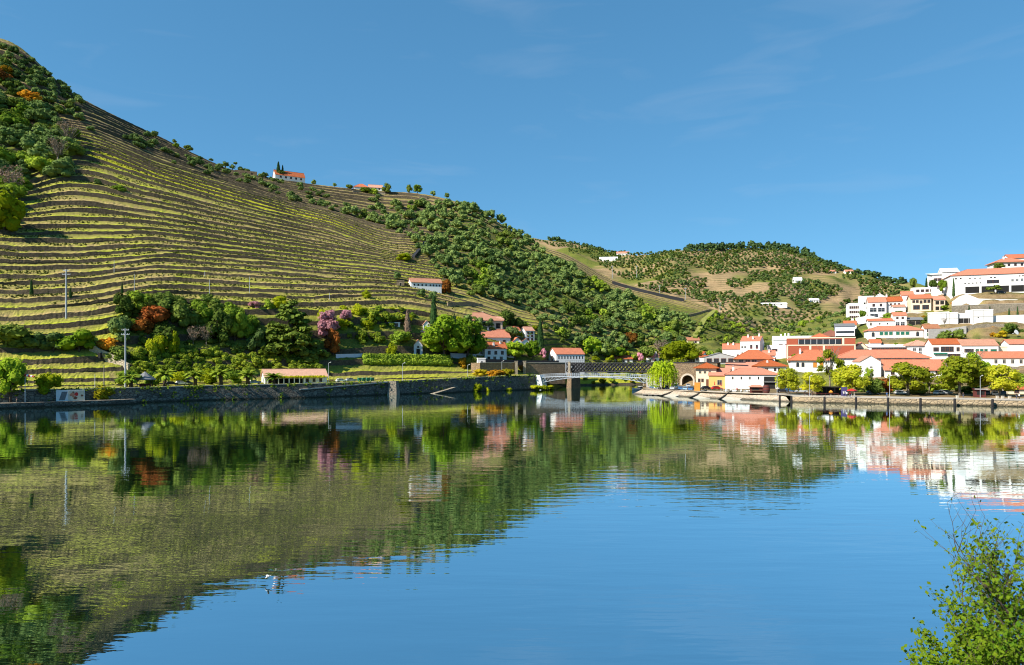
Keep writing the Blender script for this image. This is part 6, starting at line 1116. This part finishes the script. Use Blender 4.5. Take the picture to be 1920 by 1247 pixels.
# ---------------------------------------------------------------- vehicles
CM = {}
def paint(nm, c):
    if nm not in M: M[nm] = plain(nm, c, tuple(x * .9 for x in c), 1, .25)
    return M[nm]
def car(label, px, d, z, rz, col, c, van=False):
    p = Vector((Xat(px, d), d, z)); o = thing('van' if van else 'car', label, 'van' if van else 'car', p, R(rz)); L, H, Wd = (4.9, 2.0, 1.85) if van else (4.2, 1.45, 1.72)
    k = (col, van)
    if k not in CM:
        prof = [(-L/2, .35), (-L/2 + .03, .8), (-L/2 + .15, .95), (-L*.30, .98), (L*.20, .96), (L*.44, .78), (L/2, .62), (L/2 - .02, .33)] if not van else [(-L/2, .35), (-L/2, 1.1), (L*.3, 1.1), (L*.45, .95), (L/2, .8), (L/2, .35)]
        b = MB(); b.prism(prof, -Wd/2, Wd/2)
        cp = [(-L*.42, .96), (-L*.34, H - .06), (-L*.2, H), (L*.06, H - .02), (L*.24, .95)] if not van else [(-L*.495, 1.1), (-L*.48, H), (L*.22, H), (L*.36, 1.1)]
        g_ = MB(); g_.prism([(x * .985, z_ - .02) for x, z_ in cp], -Wd/2 + .09, Wd/2 - .09); r = MB(); zr = H - .10; xs2 = [q[0] for q in cp if q[1] > H - .12]; r.box(min(xs2), max(xs2), -Wd/2 + .06, Wd/2 - .06, H - .07, H + .015)
        for s in (-1, 1):
            for x0, x1 in ((cp[0][0], min(xs2)), (cp[-1][0], max(xs2)), (-.15 * L * .3, -.15 * L * .3)): r.tube([(x0, s * (Wd/2 - .09), .95), (x1, s * (Wd/2 - .1), H - .04)], .05, 4)
        wh2 = MB(); wh2.tube([(0, -.1, 0), (0, .1, 0)], .32, 12); rm = MB(); rm.tube([(0, -.115, 0), (0, .115, 0)], .19, 10); hl = MB().box(-.05, .05, -.18, .18, -.08, .08)
        CM[k] = (b.mesh('body', [paint(col, c)]), g_.mesh('cabin_glass', [M['glass']]), r.mesh('roof_frame', [paint(col, c)]), wh2.mesh('wheel', [M['tyre']]), rm.mesh('rim', [M['rim']]), hl.mesh('headlight', [M['frame']]))
    b, gl, rf, wm, rmm, hlm = CM[k]; bo = link('body', b, o); link('cabin', gl, o); link('roof', rf, o)
    for x in (-L * .31, L * .31):
        for s in (-1, 1): q = link('wheel', wm, o); q.location = (x, s * (Wd/2 - .1), .32); link('rim', rmm, q)
    for s in (-1, 1): q = link('headlight', hlm, o); q.location = (L/2 - .03, s * Wd * .36, .66)
    return o
WH, BK, BL, SV, RD, DG = ('car_white', (.75, .75, .74)), ('car_black', (.02, .02, .024)), ('car_blue', (.05, .14, .30)), ('car_silver', (.42, .44, .46)), ('car_red', (.5, .025, .02)), ('car_grey', (.10, .11, .12))
for lab, px, d, z, rz, (cn, cc), vn in [('white car parked behind the third palm', 340, 252, 4.9, 30, WH, 0), ('dark car parked right of the white one behind the palms', 352, 257, 4.9, 35, DG, 0), ('dark car left of the white one between the palms', 322, 249, 4.9, 32, BK, 0), ('white car parked left of the porch house', 478, 262, 4.95, 30, WH, 0),
   ('white car parked right of the porch house, nearer the house', 640, 280, 5.1, 35, WH, 0), ('white estate car parked second right of the porch house', 658, 284, 5.15, 38, SV, 0), ('dark blue car behind the willow', 1228, 290, 2.06, -30, BL, 0), ('white car under the left side of the willow', 1233, 284, 2.06, 60, WH, 0), ('black car at the foot of the willow', 1252, 284, 2.06, 60, BK, 0), ('white van behind the right side of the willow', 1268, 296, 2.06, 70, WH, 1), ('silver car parked right of the willow trunk', 1262, 279, 2.06, 65, SV, 0), ('blue car leftmost of the three before the arch', 1277, 277, 2.06, 65, BL, 0), ('pale blue car in the middle of the three before the arch', 1286, 275, 2.06, 65, ('car_paleblue', (.25, .38, .5)), 0), ('blue car rightmost of the three before the arch', 1296, 272, 2.06, 65, BL, 0),
   ('grey car under the stone arch', 1290, 307, 2.06, 80, SV, 0), ('red car parked before the orange wing', 1344, 279, 2.06, 10, RD, 0), ('black car between the orange kiosk and the red car', 1325, 280, 2.06, 10, BK, 0), ('dark car parked at the left under the first plane tree', 1468, 252, 2.1, -15, BK, 0), ('dark blue car behind the first plane tree', 1482, 255, 2.1, -15, BL, 0), ('silver car right of the first plane tree', 1502, 252, 2.1, -15, SV, 0), ('white car under the middle quay plane', 1690, 236, 2.2, -8, WH, 0), ('dark car right of the white car under the middle plane', 1712, 240, 2.2, -8, BK, 0), ('dark car left of the brown shrub on the quay', 1637, 238, 2.2, -8, BK, 0), ('white car parked left of the golden plane', 1761, 234, 2.2, 30, WH, 0), ('white car with dark windows beside the golden plane', 1773, 236, 2.2, -8, SV, 0), ('white car right of the dark kiosk', 1865, 228, 2.2, 60, WH, 0), ('dark car right of the last white car', 1880, 230, 2.2, 60, DG, 0), ('silver car under the tree right of the dark kiosk', 1850, 232, 2.2, 60, DG, 0), ('black car parked in front of the winery beside the umbrella-shaped tree', 1877, 372, 49.6, -20, BK, 0)]:
    o = car(lab, px, d, z, rz, cn, cc, bool(vn))
    if px > 1400 and z < 10: o.location.z = max(2.07, town_z(px, d) + .02)
g = random.Random(12)
for i, lab in enumerate(['nearest the parked cars', 'second from the parked cars', 'third from the parked cars', 'farthest from the parked cars']):
    q = MB(); q.add([(-.55,-.5,0),(.55,-.5,0),(.55,.5,0),(-.55,.5,0),(-.7,-.6,1.25),(.7,-.6,1.25),(.7,.6,1.25),(-.7,.6,1.25)], [(0,3,2,1),(0,1,5,4),(1,2,6,5),(2,3,7,6),(3,0,4,7)]); q.prism([(-.72, 1.253), (.72, 1.253), (.6, 1.5), (-.6, 1.5)], -.62, .62); o = q.build('rubbish_bin', [M['green']]); d = 287 + i * 1.6; o.location = (Xat(674 + i * 8, d), d, 5.15); o.rotation_euler = (0, 0, R(35)); tag(o, 'green rubbish bin right of the porch house, ' + lab, 'bin', 'green rubbish bins on the quay')
# ---------------------------------------------------------------- boat and jetty
p = P(1203, 728, 341); p = Vector((Xat(1203, 318), 318, 0)); o = thing('motorboat', 'white motorboat with low cabin moored at the point of the right bank', 'boat', (p.x, p.y, 0), R(200))
st = [(-4.6, 1.45, .0), (-2, 1.6, .0), (1.5, 1.5, .05), (3.6, .9, .2), (5.0, .04, .45)]; V = []
for x, w_, r_ in st: V += [(x, -w_ * .55, -.4 + r_), (x, -w_, .95 + r_ * .8), (x, w_, .95 + r_ * .8), (x, w_ * .55, -.4 + r_)]
q = MB().add(V, [(4*i+k, 4*i+4+k, 4*i+4+(k+1) % 4, 4*i+(k+1) % 4) for i in range(4) for k in range(4)] + [(0, 1, 2, 3), (19, 18, 17, 16)]); q.build('hull', M['frame'], o); MB().prism([(-1.2, .9), (1.9, 1.0), (1.2, 1.75), (-.8, 1.85)], -1.05, 1.05).build('cabin', M['glass'], o); MB().box(-1.2, 1.25, -1.15, 1.15, 1.86, 1.98).build('cabin_roof', M['frame'], o); MB().tube([(-1, 0, 1.98), (-1.1, 0, 3.4)], .05, 5).build('mast', M['frame'], o); MB().box(-4.9, -4.5, -.35, .35, -.2, 1.2).build('outboard_motor', M['iron'], o)
o = thing('pontoon', 'low floating pontoon of dark floats and a pale deck off the point', 'pontoon', (Xat(1206, 277), 277, 0), R(-33)); MB().box(0, 11.5, -.9, .9, .35, .55).build('deck', M['coping'], o)
for i in range(5): MB().box(.4 + i * 2.3, 1.7 + i * 2.3, -1.0, 1.0, -.3, .347).build('float', M['tar'], o)
# ---------------------------------------------------------------- promenade furniture
p = Vector((Xat(1302, 268), 268, 2.06)); o = thing('orange_kiosk', 'tall plain orange panel kiosk at the water end of the car park', 'kiosk', p, R(-25)); MB().box(0, 2.1, 0, 1.6, 0, 3.1).build('panel_body', M['ochre'], o); MB().box(-.08, 2.18, -.08, 1.68, 3.103, 3.22).build('cap', M['ochre'], o); MB().box(2.103, 2.13, .3, 1.3, .1, 2.3).build('door', M['maroon'], o)
p = Vector((Xat(1405, 252), 252, 2.08)); o = thing('snack_kiosk', 'low dark red snack kiosk with orange roof before the white restaurant', 'kiosk', p, R(-16)); MB().box(.2, 4.6, 0, 2.4, 0, 2.1).build('body', M['maroon'], o); MB().box(1.0, 3.4, -.05, .02, 1.0, 1.9).build('hatch', M['dark'], o); V = [(-.3,-.7,2.1),(5.1,-.7,2.1),(5.1,3.0,2.1),(-.3,3.0,2.1),(1,1.1,2.9),(3.8,1.1,2.9)]; MB().add(V, [(0,3,2,1),(0,1,5,4),(1,2,5),(2,3,4,5),(3,0,4)]).build('roof', M['orange'], o); MB().box(.5, 4.3, -1.0, -.05, .85, .95).build('counter', M['wood'], o)
p = Vector((Xat(1437, 250), 250, 2.08)); o = thing('wine_barrel', 'giant upright brown wine barrel stall beside the snack kiosk', 'barrel', p); MB().lathe([(.95, 0), (1.2, .8), (1.25, 1.5), (1.2, 2.1), (.95, 2.9)], 18).build('staves', M['maroon'], o)
for zz, r in ((.35, 1.09), (.95, 1.235), (2.0, 1.235), (2.55, 1.08)): MB().lathe([(r, zz), (r + .02, zz + .07), (r, zz + .14)], 18).build('hoop', M['iron'], o)
def parasol(label, px, d, mat, h=2.6, r=1.6, open_=True, z=2.07):
    o = thing('parasol', label, 'parasol', (Xat(px, d), d, z)); MB().tube([(0, 0, 0), (0, 0, h)], .04, 6).build('pole', M['frame'], o); MB().lathe([(.35, 0), (.35, .1), (.06, .16)], 10).build('base', M['conc'], o)
    MB().lathe([(r, h - .75), (r * .97, h - .55), (r * .5, h - .2), (.04, h + .02)] if open_ else [(.12, h - 1.6), (.2, h - 1.4), (.12, h - .3), (.03, h + .05)], 8).build('canopy', M[mat], o); return o
parasol('red parasol open beside the quay between the two plane trees', 1597, 224, 'red', 2.7, 1.5)
parasol('small orange parasol on the quay railing left of the purple panel', 1558, 228, 'ochre', 2.0, .7)
for px, d, mat, lab in [(1363, 268, 'frame', 'white folded parasol nearest the left corner of the white restaurant'), (1377, 266, 'frame', 'white folded parasol second from the left at the white restaurant'), (1352, 272, 'red', 'red folded parasol before the orange wing, right one'), (1340, 284, 'red', 'red folded parasol before the orange wing, left one'), (1390, 262, 'frame', 'white folded parasol nearest the snack kiosk')]: parasol(lab, px, d, mat, 3.2, 1.5, False)
tm = MB(); tm.lathe([(.32, 0), (.05, .06), (.05, .7), (.45, .72), (.45, .76)], 10); tm = tm.mesh('table', [M['frame']]); cm_ = MB(); cm_.box(-.22, .22, -.22, .22, .42, .47); cm_.box(-.22, .22, .19, .22, .47, .9)
for x in (-.19, .19):
    for y in (-.19, .19): cm_.box(x - .02, x + .02, y - .02, y + .02, 0, .42)
cm_ = cm_.mesh('chair', [M['frame']])
for i in range(7):
    px, d = 1362 + i * 6.5, 262 - i * 1.1; t_ = link('cafe_table', tm); t_.location = (Xat(px, d), d, 2.07); tag(t_, 'small round white table on the terrace of the white riverside restaurant', 'table', 'white tables of the restaurant terrace')
    for k in range(3): a = g.uniform(0, 6.28); c_ = link('cafe_chair', cm_); c_.location = (Xat(px, d) + math.cos(a) * .75, d + math.sin(a) * .75, 2.07); c_.rotation_euler = (0, 0, a - 1.57); tag(c_, 'small white chair on the terrace of the white riverside restaurant', 'chair', 'white chairs of the restaurant terrace')
p = Vector((Xat(1534, 236), 236, 2.08)); o = thing('terrace_canopy', 'long black terrace canopy under the quay trees', 'canopy', p, R(-14)); MB().box(0, 8, 0, 3.6, 2.6, 2.85).build('awning', M['tar'], o); MB().box(0, 8, 3.2, 3.6, 0, 2.59).build('back_panel', M['dark'], o)
for x in (.1, 2.7, 5.3, 7.8): MB().tube([(x, .15, 0), (x, .15, 2.6)], .06, 6).build('post', M['iron'], o)
p = Vector((Xat(1577, 231), 231, 2.08)); o = thing('sign_panel', 'dark purple panel with a white tulip-shaped mark at the end of the terrace', 'sign', p, R(-14)); MB().box(0, 1.9, 0, .15, 0, 2.9).build('panel', M['purple'], o); q = MB()
q.add([(.5, -.02, 1.5), (.75, -.02, 1.5), (.8, -.02, .95), (.62, -.02, .8)], [(0, 1, 2, 3)]); q.add([(1.4, -.02, 1.5), (1.15, -.02, 1.5), (1.1, -.02, .95), (1.28, -.02, .8)], [(3, 2, 1, 0)]); q.add([(.62, -.021, .8), (.8, -.021, .97), (1.1, -.021, .97), (1.28, -.021, .8), (1.05, -.021, .62), (.85, -.021, .62)], [(0, 1, 2, 3, 4, 5)]); q.build('mark', M['frame'], o)
p = Vector((Xat(1829, 221), 221, 2.08)); o = thing('dark_kiosk', 'dark red-brown wooden kiosk with a pale rim under the golden planes', 'kiosk', p, R(-16)); MB().box(0, 2.9, 0, 2.2, 0, 2.5).build('body', M['maroon'], o); MB().box(.4, 2.5, -.05, .02, .9, 2.1).build('hatch', M['dark'], o); MB().box(-.4, 3.3, -.6, 2.5, 2.503, 2.72).build('roof', M['maroon'], o); MB().box(-.42, 3.32, -.63, -.603, 2.6, 2.76).build('rim', M['frame'], o)
for nm, px0, px1, d0, d1, lab in [('railing', 1508, 1572, 229.5, 226, 'thin reddish railing along the quay before the black canopy')]:
    A, B = Vector((Xat(px0, d0), d0, 2.06)), Vector((Xat(px1, d1), d1, 2.06)); o = thing(nm, lab, 'railing', A, math.atan2(B.y - A.y, B.x - A.x)); Ln = (B - A).length; MB().box(0, Ln, -.04, .04, .95, 1.03).build('rail', M['maroon'], o)
    for i in range(9): MB().box(Ln * i / 8 - .04, Ln * i / 8 + .04, -.04, .04, 0, .947).build('post', M['maroon'], o)
for i, (px, d, lab) in enumerate([(1880, 214, 'nearest the walker'), (1893, 213.4, 'in the middle of the pale bollards'), (1870, 214.6, 'left end of the pale bollards'), (1795, 217, 'below the broad golden plane')]):
    q = MB(); q.box(-.3, .3, -.3, .3, 0, .75); q.box(-.36, .36, -.36, .36, .753, .85); o = q.build('bollard', [M['coping']]); o.location = (Xat(px, d), d, 2.07); tag(o, 'pale stone bollard on the right quay, ' + lab, 'bollard', 'stone bollards on the right quay')
q = MB(); V, Fc = ICO[2]; q.lathe([(.05, 0), (.5, .12), (.95, .42), (1.2, .8)], 18); q.tube([(0, 0, 0), (0, 0, -1.2)], .1, 6); o = q.build('satellite_dish', [M['frame']]); p = P(1903, 624, 316); o.location = p; o.rotation_euler = (R(70), 0, R(20)); tag(o, 'large white satellite dish on the dry slope at the right', 'dish')
# flags of the restaurant
for px, d, lab in [(1456, 284, 'red and white banner at the right corner of the white restaurant')]:
    o = thing('banner', lab, 'banner', (Xat(px, d), d, 2.1)); MB().tube([(0, 0, 0), (0, 0, 7)], .06, 6).build('pole', M['frame'], o); 
    for i in range(4): MB().box(.07, .9, -.02, .02, 4.2 + i * .65, 4.82 + i * .65).build('cloth', M['red' if i % 2 else 'frame'], o)
# ---------------------------------------------------------------- people
def person(label, px, d, z, rz, shirt, trousers, stride=.22, arm=.25, group=None):
    me = bpy.data.meshes.new('figure'); 
    J = dict(pel=(0,0,.95), chest=(0,0,1.3), neck=(0,0,1.48), chin=(0,.02,1.56), head=(0,.01,1.66), top=(0,0,1.75), hl=(-.1,0,.88), kl=(-.11,stride*.6,.5), al=(-.11,stride*.3,.08), tl=(-.11,stride*.3+.17,.03), hr=(.1,0,.88), kr=(.11,-stride*.25,.5), ar=(.11,-stride,.1), tr=(.11,-stride+.16,.03), sl=(-.2,0,1.41), el=(-.26,-arm*.4,1.13), wl=(-.25,-arm*.2+.1,.9), fl=(-.25,-arm*.2+.14,.8), sr=(.2,0,1.41), er=(.26,arm*.3,1.13), wr=(.25,arm*.9,.92), fr=(.25,arm,.82))
    K = list(J); E = [('pel','chest'),('chest','neck'),('neck','chin'),('chin','head'),('head','top'),('pel','hl'),('hl','kl'),('kl','al'),('al','tl'),('pel','hr'),('hr','kr'),('kr','ar'),('ar','tr'),('chest','sl'),('sl','el'),('el','wl'),('wl','fl'),('chest','sr'),('sr','er'),('er','wr'),('wr','fr')]
    rad = dict(pel=.15, chest=.16, neck=.06, chin=.08, head=.105, top=.07, hl=.1, kl=.065, al=.045, tl=.04, hr=.1, kr=.065, ar=.045, tr=.04, sl=.065, el=.045, wl=.033, fl=.04, sr=.065, er=.045, wr=.033, fr=.04)
    me.from_pydata([J[k] for k in K], [(K.index(a), K.index(b)) for a, b in E], []); t = bpy.data.objects.new('figure', me); C.objects.link(t)
    t.modifiers.new('skin', 'SKIN'); t.modifiers.new('sub', 'SUBSURF').levels = 1
    for i, k in enumerate(K): me.skin_vertices[0].data[i].radius = (rad[k], rad[k])
    me.skin_vertices[0].data[0].use_root = True
    dg = bpy.context.evaluated_depsgraph_get(); nm = bpy.data.meshes.new_from_object(t.evaluated_get(dg)); bpy.data.objects.remove(t)
    for m in (M['skin'], shirt, trousers, M['hair']): nm.materials.append(m)
    for p_ in nm.polygons:
        c = p_.center; p_.material_index = (3 if c.z > 1.68 or (c.z > 1.58 and c.y < -.03) else 0) if c.z > 1.47 else (0 if abs(c.x) > .2 and c.z < .98 else (1 if c.z > .92 else 2)); p_.use_smooth = True
    o = link('person', nm); o.location = (Xat(px, d), d, z); o.rotation_euler = (0, 0, R(rz)); return tag(o, label, 'person', group)
cl = {k: plain('cloth_' + k, c) for k, c in dict(white=(.7,.7,.68), black=(.025,.025,.03), blue=(.04,.12,.3), red=(.45,.03,.03), jeans=(.05,.08,.16), beige=(.4,.33,.22), pink=(.5,.22,.2)).items()}
for lab, px, d, z, rz, a, b in [('person in pale top and dark trousers walking near the right edge of the quay', 1911, 212.5, 2.07, 80, 'white', 'black'), ('person in dark top walking behind the one in the pale top at the right edge', 1906, 214, 2.07, 80, 'black', 'jeans'), ('person in blue top standing on the quay left of the middle plane tree', 1663, 221.5, 2.07, 170, 'blue', 'jeans'), ('person in red top beside the red parasol', 1594, 222.6, 2.07, 30, 'red', 'jeans'), ('person in white top left of the red parasol', 1588, 224, 2.07, -30, 'white', 'black'), ('person in black on the quay beside the purple panel', 1583, 226.5, 2.07, 60, 'black', 'black'), ('person in beige right of the red parasol', 1602, 222.8, 2.07, 200, 'beige', 'white'), ('person in pink top standing on the wharf left of the black hut', 31, 203.5, 1.52, 150, 'pink', 'beige'), ('person in red beside the snack kiosk', 1382, 257, 2.07, 0, 'red', 'black'), ('person in black crouching-height at the golden plane foot', 1806, 219, 2.07, 110, 'black', 'jeans')]:
    person(lab.replace('crouching-height at the golden plane foot', 'standing at the foot of the broad golden plane'), px, d, z, rz, cl[a], cl[b])
# ---------------------------------------------------------------- bird skimming the water
g2 = MB(); V = []
bd = [(-.42, .02, 0), (-.25, .07, .02), (0, .11, .03), (.2, .08, .05), (.33, .055, .09), (.42, .015, .09)]
for x, r, zz in bd: V += [(x, r * math.cos(6.283 * k / 8), zz + r * .8 * math.sin(6.283 * k / 8)) for k in range(8)]
Fc = [(8*i+k, 8*i+(k+1) % 8, 8*i+8+(k+1) % 8, 8*i+8+k) for i in range(5) for k in range(8)] + [tuple(range(8))[::-1], tuple(range(40, 48))]; g2.add(V, Fc)
for s in (-1, 1): g2.add([(.12, s * .08, .06), (-.16, s * .08, .06), (-.12, s * .4, .26), (.1, s * .42, .27), (-.2, s * .8, .16), (-.08, s * .82, .17), (.12, s * .08, .08), (-.16, s * .08, .075), (-.12, s * .4, .275), (.1, s * .42, .29), (-.2, s * .8, .17), (-.08, s * .82, .185)], [(0, 1, 2, 3), (3, 2, 4, 5), (6, 9, 8, 7), (9, 11, 10, 8), (0, 3, 9, 6), (3, 5, 11, 9), (1, 7, 8, 2), (2, 8, 10, 4), (5, 4, 10, 11), (0, 6, 7, 1)])
g2.tube([(.42, 0, .09), (.52, 0, .07)], [.018, .003], 5, 1); o = g2.build('gull', [M['frame'], M['ochre']], None, True); d = CZ * F / (1094 - HY); o.location = (Xat(503, d), d, .4); o.scale = (.5, .5, .5); o.rotation_euler = (R(-12), R(-10), R(35)); tag(o, 'white gull flying low over the water', 'bird')
# ---------------------------------------------------------------- bush at the viewpoint
def bank_bush():
    g = np.random.default_rng(77); rr = random.Random(77); d0 = 12.6; base = Vector((Xat(1902, d0), d0, 5.3)); o = thing('bank_bush', 'leafy light green bush with thin dark branches at the bottom right corner', 'bush', base); t = MB(); tips = []
    def grow(p, dr, L, r, lvl):
        pts = [p]; n = 5
        for i in range(n):
            dr = (dr + Vector((rr.uniform(-.16, .16), rr.uniform(-.16, .16), rr.uniform(-.05, .12)))).normalized(); p = p + dr * (L / n); pts.append(p)
            if lvl < 3 and i >= (1 if lvl else 2):
                for _ in range(2 if lvl < 2 else 1):
                    a = rr.uniform(0, 6.283); sd = Vector((math.cos(a), math.sin(a), rr.uniform(.0, .7))); grow(p, (dr * .75 + sd * .8).normalized(), L * rr.uniform(.42, .62), r * .5, lvl + 1)
            if lvl >= 2: tips.append((p, dr))
        t.tube([tuple(q) for q in pts], [r * (1 - .7 * i / n) for i in range(n + 1)], 5 if lvl < 2 else 3, 0, False)
    for x, y, L in [(-.15, 0, 2.9), (.05, .1, 3.6), (.35, -.1, 3.3), (-.5, .2, 2.4), (.7, .3, 3.1), (-.6, -.2, 2.2), (1.4, .2, 2.6), (.2, .3, 2.6), (.9, -.3, 2.4), (1.05, 0, 2.7), (.5, .5, 3.4), (-.3, -.5, 2.3)]:
        grow(Vector((x * .5, y * .6, 0)), Vector((x * .42, y * .4, 1)).normalized(), L, .035, 0)
    t.build('branches', M['bark'], o); T_ = np.array([tuple(q) for q, _ in tips]); k = g.integers(0, len(T_), 38000); zz = T_[k, 2]; zm = np.percentile(T_[:, 2], 99.5); keep = g.random(len(k)) < np.clip(2.0 - zz / zm * 1.95, .08, 1); pts = T_[k][keep] + g.normal(size=(keep.sum(), 3)) * .06
    c = MB(); leafquads(c, pts, g.normal(size=pts.shape) + np.array([-.4, -.4, .8]), np.full(len(pts), .030), g, 0, 1.35); c.build('leaves', M['l_bush'], o)
bank_bush()
